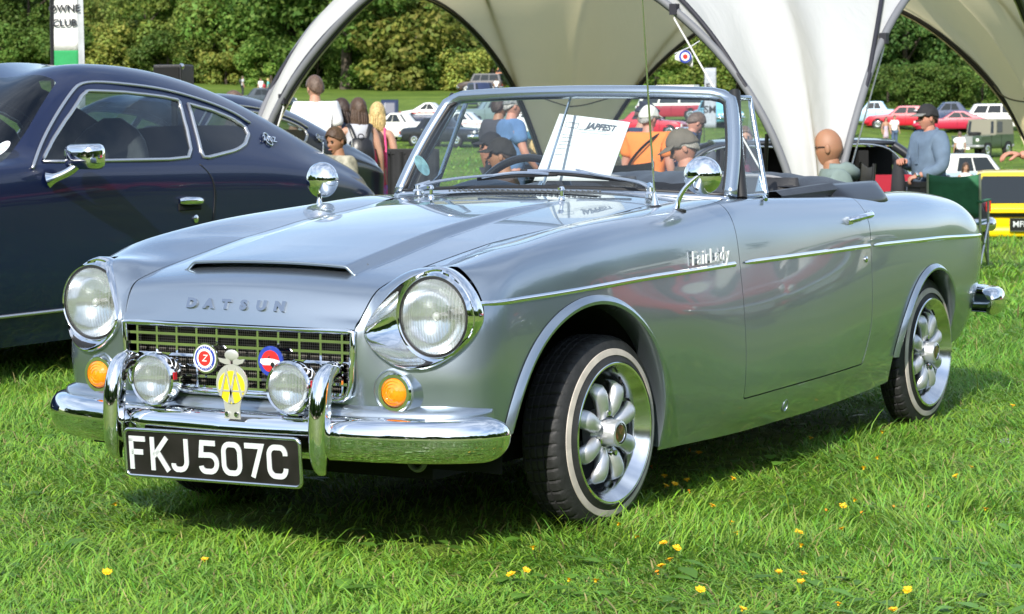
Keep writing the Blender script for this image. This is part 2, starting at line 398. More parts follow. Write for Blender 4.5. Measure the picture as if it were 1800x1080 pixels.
def blades(n, d0, d1, power, marg, hmean, wmean, seed, flat=0.0):
    x, y, D = scatter(n, d0, d1, power, marg)
    # nothing grows to full height under the car
    und = (x > -.55) & (x < 2.8) & (abs(y) < .5)
    keep = nrng.random(n) < np.where(und, .25, 1); x, y, D, und = x[keep], y[keep], D[keep], und[keep]; n = len(x)
    p1 = vnoise(x, y, 1.7, seed); p2 = vnoise(x, y, 7.0, seed + 1); p3 = vnoise(x, y, .45, seed + 2)
    h = hmean * (.45 + .75 * p1 + .45 * p2) * (.6 + .8 * nrng.random(n)) * np.where(und, .5, 1)
    tall = nrng.random(n) < .02; h = np.where(tall, h * 1.6, h)
    wd = wmean * (.6 + .9 * nrng.random(n))
    # blades lean in drifts: a swirl field plus scatter
    th = 6.28 * (1.6 * vnoise(x, y, 1.1, seed + 5) + .8 * vnoise(x, y, 3.3, seed + 6)) + nrng.normal(0, 1.2, n)
    lean = np.clip(.35 + .5 * nrng.random(n) + .35 * (1 - p1) + flat, .1, 1.38)
    dx, dy = np.cos(th), np.sin(th); ph = th + math.pi / 2 + nrng.normal(0, .6, n); sx, sy = np.cos(ph), np.sin(ph)
    z0 = terrain(x, y)
    V = np.zeros((n, 7, 3)); ts = (0, .45, .8, 1.0)
    for k, t in enumerate(ts):
        ang = lean * (.35 + .75 * t); r_ = h * t * np.sin(ang); zz = h * t * np.cos(ang) * (1 - .12 * t)
        cx_, cy_ = x + dx * r_, y + dy * r_
        wk = wd * (.5, .48, .34, 0)[k]
        if k < 3:
            V[:, 2 * k] = np.stack([cx_ - sx * wk, cy_ - sy * wk, z0 + zz], 1); V[:, 2 * k + 1] = np.stack([cx_ + sx * wk, cy_ + sy * wk, z0 + zz], 1)
        else: V[:, 6] = np.stack([cx_, cy_, z0 + zz], 1)
    base = np.arange(n)[:, None] * 7
    T = np.concatenate([base + np.array(f)[None] for f in ((0, 1, 3), (0, 3, 2), (2, 3, 5), (2, 5, 4), (4, 5, 6))])
    p4 = vnoise(x, y, 2.6, seed + 9); g = np.stack([.115 + .085 * p3 + .05 * p4 + .06 * nrng.random(n), .255 + .07 * p3 + .07 * p4 + .13 * nrng.random(n), .03 + .045 * nrng.random(n)], 1)
    dark = nrng.random(n) < .26; g[dark] *= np.array([.55, .68, .6])
    dry = nrng.random(n) < .05; g[dry] = np.array([.36, .31, .13]) * (.7 + .5 * nrng.random((dry.sum(), 1)))
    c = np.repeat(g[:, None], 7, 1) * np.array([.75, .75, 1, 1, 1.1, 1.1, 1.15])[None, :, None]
    return V.reshape(-1, 3), T, c.reshape(-1, 3)
GV, GF, GC, off = [], [], [], 0
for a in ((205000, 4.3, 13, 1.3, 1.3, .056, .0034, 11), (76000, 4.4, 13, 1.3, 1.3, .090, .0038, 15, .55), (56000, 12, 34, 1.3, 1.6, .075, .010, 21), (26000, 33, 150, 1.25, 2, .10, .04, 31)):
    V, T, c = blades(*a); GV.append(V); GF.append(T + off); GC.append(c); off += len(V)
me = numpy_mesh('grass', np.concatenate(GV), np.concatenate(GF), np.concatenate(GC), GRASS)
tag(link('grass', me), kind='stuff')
# broad weed leaves (plantain, clover, dandelion) lying in the sward
n = 900; x, y, D = scatter(n, 4.8, 16, 1.4, .3); V, F, C = [], [], []
k_ = vnoise(x, y, 1.3, 77) > .42; x, y = x[k_], y[k_]
for i in range(len(x)):
    L_, w_ = rng.uniform(.03, .085), rng.uniform(.010, .022); a = rng.uniform(0, 6.28); up = rng.uniform(.1, .5); z0 = float(terrain(x[i], y[i])) + rng.uniform(.015, .04)
    d = np.array([math.cos(a), math.sin(a), 0]); s = np.array([-d[1], d[0], 0]); b0 = np.array([x[i], y[i], z0]); col = np.array([.12, .26, .035]) * rng.uniform(.7, 1.35); o = len(V)
    for t, ww in ((0, .2), (.35, 1), (.7, .85), (1, .1)):
        c = b0 + d * L_ * t + np.array([0, 0, L_ * (up * t - .35 * t * t)]); V += [c - s * w_ * ww, c + s * w_ * ww]; C += [col, col]
    F += [(o + 2 * j, o + 2 * j + 1, o + 2 * j + 3, o + 2 * j + 2) for j in range(3)]
tag(link('weed_leaves', numpy_mesh('weed_leaves', np.array(V), np.array(F), np.array(C), GRASS)), kind='stuff')
# yellow hawkweed flowers: each one a thing
PETAL = mat('yellow_petal', (.86, .50, .008), rough=.6); PETAL2 = mat('orange_petal', (.72, .26, .01), rough=.6); STEM = mat('flower_stem', (.10, .18, .03), rough=.6)
def flower_mesh(seed, r_, openness):
    rr = random.Random(seed); q = MB()
    for ring, (nn, ll, tilt) in enumerate(((13, 1.0, openness), (9, .62, openness + .35))):
        for i in range(nn):
            a = 6.283 * i / nn + rr.uniform(-.1, .1); L_ = r_ * ll * rr.uniform(.85, 1.1); t = tilt + rr.uniform(-.15, .15); d = Vector((math.cos(a), math.sin(a), 0)); s = Vector((-d.y, d.x, 0)) * r_ * .17
            p1 = d * L_ * .55 * math.cos(t) + Vector((0, 0, L_ * .55 * math.sin(t))); p2 = d * L_ * math.cos(t * .7) + Vector((0, 0, L_ * math.sin(t * .8)))
            q.add([s * .3, -s * .3, p1 - s, p1 + s, p2 - s * .8, p2 + s * .8], [(0, 1, 2, 3), (3, 2, 4, 5)])
    q.ball((0, 0, -.002), r_ * .28, 8, 5, sc=(1, 1, .8)); return q
FM = [flower_mesh(s, r_, o).mesh('flower_head', m_, 0) for s, r_, o, m_ in ((1, .0115, .3, PETAL), (2, .010, .6, PETAL), (3, .0075, 1.1, PETAL2))]
SM = MB().tube([(0, 0, 0), (.004, .003, .4), (.002, 0, .75), (0, 0, 1.0)], [.0014, .0012, .0011, .0011], 5).mesh('flower_stalk', STEM, 180)
FPX = [(1228,796,0),(1208,845,1),(1186,852,1),(1168,838,1),(1146,822,2),(1170,855,1),(1212,865,2),(1425,770,0),(1288,842,1),(1551,760,0),(1542,806,1),(1518,824,1),(1213,792,2),(1252,889,0),(1285,920,1),(1119,944,0),(1143,952,2),(1166,955,0),(1190,964,0),(1177,984,0),(1162,995,0),(1156,1008,2),(1296,938,1),(1284,920,2),(1087,922,0),(937,964,1),(898,1010,0),(925,1004,1),(1000,1020,0),(1047,1021,0),(1231,1037,0),(1411,1008,0),(1408,1024,1),(1369,1007,1),(1482,890,0),(1480,930,0),(1404,936,0),(1408,960,1),(1515,904,2),(1502,880,1),(1595,1038,0),(1474,1062,0),(1570,1072,0),(1305,1072,1),(1680,838,1),(1706,822,1),(1732,895,0),(1780,714,1),(203,887,0),(188,1006,0),(360,985,1),(1632,894,2),(1571,893,2),(1450,899,2)]
for i, (u, v, k) in enumerate(FPX):
    H = (.085, .075, .06)[k] * rng.uniform(.85, 1.15); d = ray(u, v); t = (H - CAM_P.z) / d.z; p = CAM_P + d * t
    where = ('on the grass in front of the number plate' if u < 420 else 'at the left of the foreground grass' if u < 960 and v > 900 else 'just right of the front wheel' if u < 1215 and v < 880 else 'in the shade below the door sill' if v < 800 and u < 1480 else 'on the grass near the rear wheel' if v < 830 else 'in the cluster below the front wheel' if u < 1215 else 'at the right edge of the grass' if u > 1640 else 'in the lower right foreground' if v > 985 else 'on the open grass below the door')
    f = thing('yellow_flower', ('small wide open yellow flower ', 'small half open yellow flower ', 'tiny closed orange flower bud ')[k] + where, 'flower', (p.x, p.y, 0), rng.uniform(0, 6), 'yellow flowers dotted through the grass')
    h = bpy.data.objects.new('flower_head', FM[k]); COL.objects.link(h); h.parent = f; h.location = (0, 0, H); h.rotation_euler = (rng.uniform(-.5, .5), rng.uniform(-.5, .5), 0)
    s = bpy.data.objects.new('flower_stalk', SM); COL.objects.link(s); s.parent = f; s.scale = (1, 1, H)
# ================================================================ trees
LEAF = leaf_mat('foliage', .45, .55, .2)
def vary(mt):
    n = mt.node_tree; oi = n.nodes.new('ShaderNodeObjectInfo'); mr = n.nodes.new('ShaderNodeMapRange'); mr.inputs['To Min'].default_value = .95; mr.inputs['To Max'].default_value = 2.1
    mx = n.nodes.new('ShaderNodeMixRGB'); mx.blend_type = 'MULTIPLY'; mx.inputs[0].default_value = 1; src = [q for q in n.nodes if q.type == 'ATTRIBUTE'][0]
    for l in list(src.outputs['Color'].links): n.links.new(mx.outputs[0], l.to_socket)
    n.links.new(src.outputs['Color'], mx.inputs[1]); n.links.new(oi.outputs['Random'], mr.inputs['Value']); n.links.new(mr.outputs[0], mx.inputs[2])
vary(LEAF)
BARK = mat('bark', (.075, .06, .045), rough=.9, noise=.35, nscale=3, bump=.5, bscale=8)
def crown_mesh(seed, h, w_, n_lobes, n_leaf, leaf, col, low=.12, shape='round'):
    """a crown as leaf clumps spread over the lobes of an uneven volume, base at z = 0"""
    g = np.random.default_rng(seed); V, C = [], []
    lobes = []
    for i in range(n_lobes):
        t = g.random(); z = h * (low + (1 - low) * t ** .9); prof = math.sin(math.pi * min(1, (.18 + .82 * (1 - abs(2 * t - .85) ** 1.6 * .55)))) if shape == 'x' else math.sqrt(max(.04, 1 - (abs(t - .42) / .60) ** 2.2))
        a = g.random() * 6.283; r_ = w_ * .5 * prof * math.sqrt(.25 + .75 * g.random()); s = w_ * g.uniform(.10, .19)
        lobes.append((r_ * math.cos(a), r_ * math.sin(a), z, s, g.uniform(.82, 1.18)))
    per = max(6, n_leaf // n_lobes)
    for (lx, ly, lz, s, tone) in lobes:
        d = g.normal(size=(per, 3)); d /= np.linalg.norm(d, axis=1)[:, None]
        rad = s * (.55 + .5 * g.random(per) ** .5)
        p = np.array([lx, ly, lz]) + d * rad[:, None] * np.array([1, 1, .8])
        # leaf faces tilt outward and upward with scatter
        nrm = d * .7 + np.array([0, 0, .45]) + g.normal(0, .45, (per, 3)); nrm /= np.linalg.norm(nrm, axis=1)[:, None]
        u = np.cross(nrm, g.normal(size=(per, 3))); u /= np.linalg.norm(u, axis=1)[:, None]; v = np.cross(nrm, u)
        L_ = leaf * g.uniform(.6, 1.35, per)[:, None]
        q = np.stack([p - u * L_, p + v * L_ * .6, p + u * L_, p - v * L_ * .6], 1); V.append(q.reshape(-1, 3))
        c = np.array(col)[None] * (tone * g.uniform(.75, 1.28, per))[:, None]; c[:, 0] *= g.uniform(.85, 1.25, per)
        C.append(np.repeat(c, 4, 0))
    V = np.concatenate(V); C = np.concatenate(C); F = np.arange(len(V)).reshape(-1, 4)
    return V, F, C
def trunk_mesh(seed, h, r_, limbs=5, lean=0):
    g = random.Random(seed); q = MB()
    pts = [(0, 0, -.3), (0, 0, .2), (g.uniform(-.1, .1) * r_ * 4, g.uniform(-.1, .1) * r_ * 4, h * .45), (g.uniform(-.3, .3), g.uniform(-.3, .3), h)]
    q.tube(curve(pts, 9), [r_ * 1.5, r_ * 1.2, r_, r_ * .9, r_ * .8, r_ * .7, r_ * .5, r_ * .35, r_ * .2], 10)
    for i in range(limbs):
        z = h * g.uniform(.35, .8); a = g.uniform(0, 6.28); L_ = h * g.uniform(.25, .45)
        q.tube(curve([(0, 0, z), (math.cos(a) * L_ * .5, math.sin(a) * L_ * .5, z + L_ * .35), (math.cos(a) * L_, math.sin(a) * L_, z + L_ * .75)], 5), [r_ * .45, r_ * .35, r_ * .25, r_ * .15, r_ * .06], 6)
    return q
KINDS = {   # height, width, lobes, leaves, leaf size, colour, low
 'oak': (15, 15, 70, 17000, .27, (.078, .140, .028), .10), 'dark': (14, 11, 60, 13000, .26, (.056, .112, .027), .04),
 'mid': (13, 11, 55, 12000, .26, (.098, .168, .033), .03), 'pale': (12, 10, 55, 11000, .25, (.145, .205, .042), .02),
 'gold': (10, 11, 60, 12000, .23, (.125, .165, .036), .0), 'bush': (5.5, 7.5, 34, 6000, .19, (.092, .160, .032), .0), 'golden_bush': (5.0, 6, 30, 5500, .18, (.165, .195, .042), .0)}
CROWNS, TRUNKS = {}, {}
for i, (k, (h, w_, nl, nf, lf, col, low)) in enumerate(KINDS.items()):
    CROWNS[k] = [crown_mesh(100 + 10 * i + j, h, w_, nl, nf, lf, col, low) for j in range(2)]
    TRUNKS[k] = trunk_mesh(50 + i, h * .75, h * .03, 6).mesh('trunk', BARK, 60)
CM = {k: [numpy_mesh('crown', *c, LEAF) for c in v] for k, v in CROWNS.items()}
def tree(kind, u, D, label, sc=1.0, group='trees along the edge of the wood', name=None, lift=0.0, wide=1.0, flat=1.0):
    p = foot(u, D); t = thing(name or ('bush' if 'bush' in kind else 'tree'), label, 'bush' if 'bush' in kind else 'tree', (p.x, p.y, p.z - .1), rng.uniform(0, 6.28), group)
    c = bpy.data.objects.new('crown', CM[kind][rng.randrange(2)]); COL.objects.link(c); c.parent = t; c.location = (0, 0, lift); c.scale = (sc * wide, sc * wide, sc * flat)
    k = bpy.data.objects.new('trunk', TRUNKS[kind]); COL.objects.link(k); k.parent = t; k.scale = (sc, sc, sc * flat)
    return t
GE = 'trees along the edge of the wood'
for a in (
 ('dark', -60, 265, 'dark green tree at the far left edge of the wood', 1.05), ('mid', 60, 258, 'mid green tree left of the club banner at the wood edge', .95), ('gold', 165, 262, 'olive gold tree just right of the white and green club banner', .9),
 ('pale', 262, 255, 'pale green tree above the black speaker box', .85), ('mid', 345, 258, 'light green tree at the meadow edge left of the walkers', 1.0), ('pale', 372, 250, 'yellow green low tree at the meadow edge behind the walkers', .75),
 ('oak', 440, 252, 'dense dark oak at the meadow edge behind the backpack walker', .95), ('oak', 520, 254, 'big dark oak standing behind the left tent pole', 1.15),
 ('oak', 612, 240, 'large spreading oak with a thick bare trunk under the tent arch', 1.25), ('mid', 690, 262, 'mid green tree behind the golden bush', .8), 
 ('oak', 862, 246, 'tall broad oak behind the brown estate seen through the tent', 1.15), ('dark', 960, 250, 'dark tree hidden behind the tent back panel', 1.0), ('dark', 1075, 250, 'dark tree behind the tent back leg', 1.0),
 ('mid', 1155, 215, 'sunlit tree above the red and white camper van', .62), ('pale', 1225, 205, 'olive tree behind the grey feather flag', .62), ('dark', 1300, 215, 'dark tree behind the white tent wall', .8), ('oak', 1400, 215, 'oak behind the front leg of the tent', .8),
 ('dark', 1480, 205, 'dark rounded tree right beside the front tent leg', .72), ('oak', 1535, 214, 'dark green oak above the pale blue saloon', .86), ('dark', 1590, 204, 'rounded dark tree above the red hatchback', .70), ('mid', 1640, 208, 'dense green tree behind the man in the black cap', .70),
 ('oak', 1690, 216, 'dark oak above the red coupe', .80), ('dark', 1745, 206, 'dark tree behind the right leg of the tent', .78), ('oak', 1800, 214, 'tall dark tree at the right end of the wood', .98), ('mid', 1870, 212, 'green tree beyond the right end of the wood', .9)):
    tree(*a)
for a in (
 ('golden_bush', 735, 236, 'round golden green bush at the meadow edge under the tent arch', 1.75), ('bush', 655, 240, 'low green bush right of the thick oak trunk', 1.0), ('bush', 705, 238, 'small green bush left of the golden bush', .85), ('bush', 560, 244, 'low green bush left of the thick oak trunk', .9),
 ('bush', 792, 236, 'green bush right of the golden bush', 1.05), ('golden_bush', 815, 234, 'small yellowish bush beside the brown estate', .95), ('bush', 480, 244, 'dark green undergrowth bush under the oaks', .9), ('bush', 300, 250, 'low bush by the black speaker box', .95), ('golden_bush', 205, 252, 'yellowish bush right of the club banner', 1.1),
 ('bush', 120, 252, 'low bush behind the club banner', 1.0), ('bush', 20, 254, 'low green bush at the far left', 1.1), ('golden_bush', 400, 248, 'yellow leaved young bush at the meadow edge', .9),
 ('bush', 1510, 192, 'dark hedge bush behind the pale blue saloon', .62), ('bush', 1560, 190, 'dark hedge bush behind the red hatchback', .62), ('bush', 1625, 190, 'dark hedge bush left of the man in the black cap', .6), ('bush', 1670, 190, 'dark hedge bush behind the red coupe', .6), ('bush', 1725, 190, 'dark hedge bush behind the white van', .62), ('bush', 1465, 192, 'dark hedge bush beside the front tent leg', .6)):
    tree(*a, group='bushes along the edge of the wood')
# the wooded hill behind the first trees, one mass of crowns climbing the slope
WOOD = {}
def wood(u, D, kind, sc):
    p = foot(u, D); WOOD.setdefault(kind, []).append((p.x, p.y, p.z, rng.uniform(0, 6.28), sc))
def instancer(name, pts, src):
    """one object that repeats a crown over its points"""
    me = bpy.data.meshes.new(name); me.from_pydata([q[:3] for q in pts], [], [])
    for nm, k in (('turn', 3), ('size', 4)):
        a = me.attributes.new(nm, 'FLOAT', 'POINT'); a.data.foreach_set('value', [q[k] for q in pts])
    o = link(name, me); g = bpy.data.node_groups.new(name, 'GeometryNodeTree')
    g.interface.new_socket('Geometry', in_out='INPUT', socket_type='NodeSocketGeometry'); g.interface.new_socket('Geometry', in_out='OUTPUT', socket_type='NodeSocketGeometry')
    N = g.nodes; i_, o_ = N.new('NodeGroupInput'), N.new('NodeGroupOutput'); ip = N.new('GeometryNodeInstanceOnPoints'); oi = N.new('GeometryNodeObjectInfo'); oi.inputs['Object'].default_value = src; oi.inputs['As Instance'].default_value = True
    at1, at2 = N.new('GeometryNodeInputNamedAttribute'), N.new('GeometryNodeInputNamedAttribute'); at1.inputs[0].default_value = 'turn'; at2.inputs[0].default_value = 'size'
    cx_ = N.new('ShaderNodeCombineXYZ'); cs = N.new('ShaderNodeCombineXYZ')
    g.links.new(i_.outputs[0], ip.inputs['Points']); g.links.new(oi.outputs['Geometry'], ip.inputs['Instance']); g.links.new(at1.outputs[0], cx_.inputs[2]); g.links.new(cx_.outputs[0], ip.inputs['Rotation'])
    for k in range(3): g.links.new(at2.outputs[0], cs.inputs[k])
    g.links.new(cs.outputs[0], ip.inputs['Scale']); g.links.new(ip.outputs[0], o_.inputs[0])
    md = o.modifiers.new('repeat', 'NODES'); md.node_group = g; return tag(o, kind='stuff')
for D in (285, 312, 345, 385):
    u = -900 + rng.uniform(0, 40)
    while u < 1320:
        wood(u, D + rng.uniform(-8, 8), rng.choice(('dark', 'mid', 'mid', 'oak', 'pale', 'dark', 'oak')), rng.uniform(.8, 1.2)); u += rng.uniform(.55, .95) * 11 / D * 4229 * .55 * (1.6 if 780 < u < 1250 else 1)
for D in (262,):
    u = -900
    while u < -100: wood(u, D + rng.uniform(-5, 5), rng.choice(('dark', 'mid', 'oak')), rng.uniform(.9, 1.1)); u += 85
for D in (232, 258):
    u = 1290
    while u < 2600:
        wood(u, D + rng.uniform(-6, 6), rng.choice(('dark', 'mid', 'oak', 'dark')), rng.uniform(.62, .85)); u += rng.uniform(.6, 1.0) * 10 / D * 4229 * .5
SRC = {}
for o in bpy.data.objects:
    if o.name.startswith('crown'):
        for k in CM:
            if o.data in CM[k]: SRC.setdefault(k, o)
for k, pts in WOOD.items(): instancer('woodland', pts, SRC[k])
# the other side of the show field, behind the photographer: a belt of trees that the paint and chrome mirror
BELT = {}
for a in np.arange(-112, 118, 2.6):
    th = CAM_YAW + math.pi + R(a); Dd = rng.uniform(62, 85); x, y = 1 + Dd * math.cos(th), Dd * math.sin(th)
    BELT.setdefault(rng.choice(('dark', 'mid', 'oak')), []).append((x, y, -.3 + float(terrain(x, y)), rng.uniform(0, 6.28), rng.uniform(.8, 1.15)))
for k, pts in BELT.items(): instancer('tree_belt', pts, SRC[k])
# ================================================================ white event shelter: four legs, four arches, domed roof
def fabric_mat(name, col, transl, rough=.55):
    mt = bpy.data.materials.new(name); mt.use_nodes = True; n = mt.node_tree; b = n.nodes['Principled BSDF']; o = n.nodes['Material Output']
    tc = n.nodes.new('ShaderNodeTexCoord'); t = n.nodes.new('ShaderNodeTexNoise'); t.inputs['Scale'].default_value = 2.2; t.inputs['Detail'].default_value = 7; t.inputs['Distortion'].default_value = .8
    mp = n.nodes.new('ShaderNodeMapping'); mp.inputs['Scale'].default_value = (1, 1, .35); n.links.new(tc.outputs['Object'], mp.inputs[0]); n.links.new(mp.outputs[0], t.inputs['Vector'])
    bp = n.nodes.new('ShaderNodeBump'); bp.inputs['Strength'].default_value = .55; bp.inputs['Distance'].default_value = .06
    n.links.new(t.outputs['Fac'], bp.inputs['Height']); n.links.new(bp.outputs[0], b.inputs['Normal'])
    ge = n.nodes.new('ShaderNodeNewGeometry'); mc_ = n.nodes.new('ShaderNodeMixRGB'); mc_.inputs[1].default_value = (*col, 1); mc_.inputs[2].default_value = (.74, .62, .36, 1)
    n.links.new(ge.outputs['Backfacing'], mc_.inputs[0]); n.links.new(mc_.outputs[0], b.inputs['Base Color']); b.inputs['Roughness'].default_value = rough; b.inputs['Specular IOR Level'].default_value = .35
    tr = n.nodes.new('ShaderNodeBsdfTranslucent'); tr.inputs[0].default_value = (.92, .80, .50, 1); mx = n.nodes.new('ShaderNodeMixShader'); mx.inputs[0].default_value = transl
    n.links.new(b.outputs[0], mx.inputs[1]); n.links.new(tr.outputs[0], mx.inputs[2]); n.links.new(mx.outputs[0], o.inputs[0]); MATS[name] = mt; return mt
TENTW = fabric_mat('tent_white_fabric', (.62, .635, .665), .42)
LININ = mat('tent_silver_lining', (.52, .48, .32), rough=.6, noise=.04, nscale=2)
TRIM = mat('tent_grey_trim', (.16, .165, .18), rough=.6); SLEEVE = mat('pole_sleeve', (.02, .02, .028), rough=.6)
tent = thing('event_shelter', 'large white domed event shelter with open arches standing behind the silver roadster', 'tent')
TC = foot(1150, 18.0); dirB = (cam_r0 * .28 - cam_h * .96).normalized(); dirC = (cam_r0 * .96 + cam_h * .28).normalized()
HD = 3.1
LEGS = [('front', dirB), ('right', dirC), ('back', -dirB), ('left', -dirC)]
feet = []
for nm, d in LEGS:
    p = TC + d * HD + ({'back': cam_r0 * .26, 'right': cam_r0 * .28, 'left': cam_r0 * -.07}.get(nm, Vector())); feet.append(Vector((p.x, p.y, float(terrain(p.x, p.y)))))
base_z = sum(f.z for f in feet) / 4; APEX = Vector((TC.x, TC.y, base_z + 2.85)); ARCH_H = 2.30
def ridge(i, t):
    f = feet[i]; k = math.sin(t * math.pi / 2); h = 1 - math.cos(t * math.pi / 2)
    # pole rises steeply, then arcs to the apex
    r_ = .42 * (1 - math.cos(t * math.pi / 2)) + .58 * t ** 2.5
    return Vector((f.x + (APEX.x - f.x) * r_, f.y + (APEX.y - f.y) * r_, f.z + (APEX.z - f.z) * math.sin(min(1, t) * math.pi / 2) ** .95))
def side_arch(i, j, t, w0):
    """edge of the opening between legs i and j, from leg i (t=0) to the middle (t=1)"""
    a, b = feet[i], feet[j]; mid = (a + b) / 2; out = (mid - Vector((APEX.x, APEX.y, mid.z))).normalized()
    along = (b - a).normalized(); L_ = (b - a).length / 2
    s = w0 + (L_ - w0) * (1 - math.cos(t * math.pi / 2))
    z = ARCH_H * math.sin(t * math.pi / 2)
    return a + along * s + Vector((0, 0, z)) + out * .12 * math.sin(t * math.pi / 2)
for i in range(4):
    lg = MB(); lin = MB()
    for j in ((i + 1) % 4, (i - 1) % 4):
        rws = []
        for t in np.linspace(0, 1, 34):
            r0, e0 = ridge(i, t), side_arch(i, j, t, .07); row = []
            for v in np.linspace(0, 1, 11):
                p = r0.lerp(e0, v); c = Vector((APEX.x, APEX.y, base_z + .9)); o_ = (p - c).normalized()
                p = p - o_ * (.10 * math.sin(math.pi * v) * math.sin(math.pi * min(1, t * .98 + .02))) + o_ * .012 * math.sin(v * 9 + t * 15)
                row.append(tuple(p))
            rws.append(row)
        lg.grid(rws, flip=(j == (i + 1) % 4)); lin.grid([[tuple(Vector(p) + (Vector((APEX.x, APEX.y, base_z + .9)) - Vector(p)).normalized() * .02) for p in row] for row in rws])
        ed = [Vector(r_[-1]) for r_ in rws]
        tm = MB(); tm.tube(ed, .026, 8, flat=(1, 1)); tm.build('arch_edge', TRIM, tent, smooth=60)
        cc = Vector((APEX.x, APEX.y, base_z + .6)); tm = MB(); tm.tube([p + (cc - p).normalized() * .03 for p in ed], .018, 8); tm.build('arch_pole', SLEEVE, tent, smooth=60)
        hang = MB(); hang.grid([[tuple(p), tuple(p + (Vector((APEX.x, APEX.y, p.z)) - p).normalized() * .05 + Vector((0, 0, -.03)))] for p in ed]); hang.build('arch_valance', LININ, tent)
    lg.build('roof_panel', TENTW, tent, smooth=180)
    for j in ((i + 1) % 4, (i - 1) % 4):
        c = Vector((APEX.x, APEX.y, base_z + .9)); pts = []
        for t in np.linspace(.40, 1, 26):
            p = side_arch(i, j, t, .07).lerp(ridge(i, t), .30 * max(0, (t - .42) / .58) ** .8); o_ = (p - c).normalized(); v = .7
            pts.append(p - o_ * (.10 * math.sin(math.pi * (1 - .30 * max(0, (t - .42) / .58))) * math.sin(math.pi * min(1, t * .98 + .02))) + o_ * .018)
        pl = MB(); pl.tube(pts, .016, 8); pl.build('pole_sleeve', SLEEVE, tent, smooth=60)
# seam lines and guy rope clips on the linings
for i in (1, 2):
    c = Vector((APEX.x, APEX.y, base_z + .9)); pts = []
    def panel(j, t, v):
        p = ridge(i, t).lerp(side_arch(i, j, t, .07), v); o_ = (p - c).normalized(); return p - o_ * (.10 * math.sin(math.pi * v) * math.sin(math.pi * min(1, t * .98 + .02)) + .02)
    for w_ in np.linspace(-.98, .98, 27):
        j, v = ((i + 1) % 4, -w_) if w_ < 0 else ((i - 1) % 4, w_); zt = base_z + 1.33 + .14 * w_ * w_; lo, hi = 0.02, .98
        for _ in range(24):
            md = (lo + hi) / 2
            if panel(j, md, abs(w_)).z < zt: lo = md
            else: hi = md
        pts.append(panel(j, lo, abs(w_)))
    sm = MB(); sm.tube(pts, .006, 6); sm.build('lining_seam', mat('seam_dark', (.14, .13, .10), rough=.8), tent, smooth=180)
for i, j, tt in ((0, 1, .52), (0, 3, .60), (3, 0, .40), (1, 0, .55)):
    e = side_arch(i, j, tt, .07); gp = MB(); gp.tube([e, e + Vector((0, 0, -.06)), feet[i] + (e - feet[i]) * .3 + Vector((0, 0, .1)), feet[i] + Vector((0, 0, .02))], .006, 6); gp.build('guy_rope', mat('white_rope', (.7, .7, .7), rough=.8), tent)
    cl = MB(); cl.box(tuple(e), (.05, .05, .07)); cl.build('pole_clip', SLEEVE, tent, smooth=0)
# printed panel of small text on the right lining
lb = MB(); r0, e0 = ridge(1, .50), side_arch(1, 2, .50, .07)
# ================================================================ the silver roadster (origin: front axle on the ground, +x to the tail, -y its left side)
PAINT = mat('silver_blue_paint', (0.300, 0.348, 0.400), rough=0.21, metal=0.93, coat=1.0, coat_rough=0.02)
def flake(mt, scale=900.0, strength=0.04):
    n = mt.node_tree; b = n.nodes['Principled BSDF']
    tc = n.nodes.new('ShaderNodeTexCoord'); t = n.nodes.new('ShaderNodeTexNoise'); t.inputs['Scale'].default_value = scale
    bp = n.nodes.new('ShaderNodeBump'); bp.inputs['Strength'].default_value = strength; bp.inputs['Distance'].default_value = 0.001
    n.links.new(tc.outputs['Object'], t.inputs['Vector']); n.links.new(t.outputs['Fac'], bp.inputs['Height']); n.links.new(bp.outputs[0], b.inputs['Normal'])
flake(PAINT)
def two_lobe(mt, r2, fac):
    """metal flake paint: a sharp lobe mixed with a broad one"""
    n = mt.node_tree; b = n.nodes['Principled BSDF']; b2 = n.nodes.new('ShaderNodeBsdfPrincipled'); o = n.nodes['Material Output']; mx = n.nodes.new('ShaderNodeMixShader'); mx.inputs[0].default_value = fac
    for i in b.inputs:
        if i.name in b2.inputs and hasattr(i, 'default_value') and i.type != 'SHADER':
            try: b2.inputs[i.identifier if i.identifier in b2.inputs else i.name].default_value = i.default_value
            except Exception: pass
        for l in list(i.links): n.links.new(l.from_socket, b2.inputs[i.name])
    b2.inputs['Roughness'].default_value = r2; b2.inputs['Base Color'].default_value = tuple(min(1, c * 1.35) for c in b.inputs['Base Color'].default_value[:3]) + (1,)
    n.links.new(b.outputs[0], mx.inputs[1]); n.links.new(b2.outputs[0], mx.inputs[2]); n.links.new(mx.outputs[0], o.inputs[0])
two_lobe(PAINT, .47, .42)
CHROME = mat('chrome', (0.86, 0.87, 0.88), rough=0.04, metal=1.0)
CHROME2 = mat('worn_chrome', (0.75, 0.76, 0.77), rough=0.14, metal=1.0)
ALLOY = mat('cast_alloy', (0.66, 0.67, 0.69), rough=0.42, metal=0.8, noise=0.06, nscale=40)
POLISH = mat('polished_alloy', (0.80, 0.81, 0.82), rough=0.16, metal=1.0)
RUBBER = mat('tyre_rubber', (0.022, 0.022, 0.023), rough=0.62, noise=0.25, nscale=30, bump=0.15, bscale=150)
SEAL = mat('black_rubber_seal', (0.015, 0.015, 0.016), rough=0.45)
DARK = mat('matt_black', (0.008, 0.008, 0.008), rough=0.9)
VINYL = mat('black_vinyl', (0.02, 0.02, 0.022), rough=0.42, noise=0.2, nscale=25, bump=0.25, bscale=300)
NAVYVINYL = mat('dark_blue_dash_vinyl', (0.025, 0.035, 0.055), rough=0.5, bump=0.2, bscale=300)
WHITEWALL = mat('aged_whitewall', (0.50, 0.45, 0.40), rough=0.7, noise=0.12, nscale=25)
GLASS = glass_mat('window_glass', (0.86, 0.92, 0.93))
LENS = glass_mat('lamp_lens_glass', (.93, .95, .96))
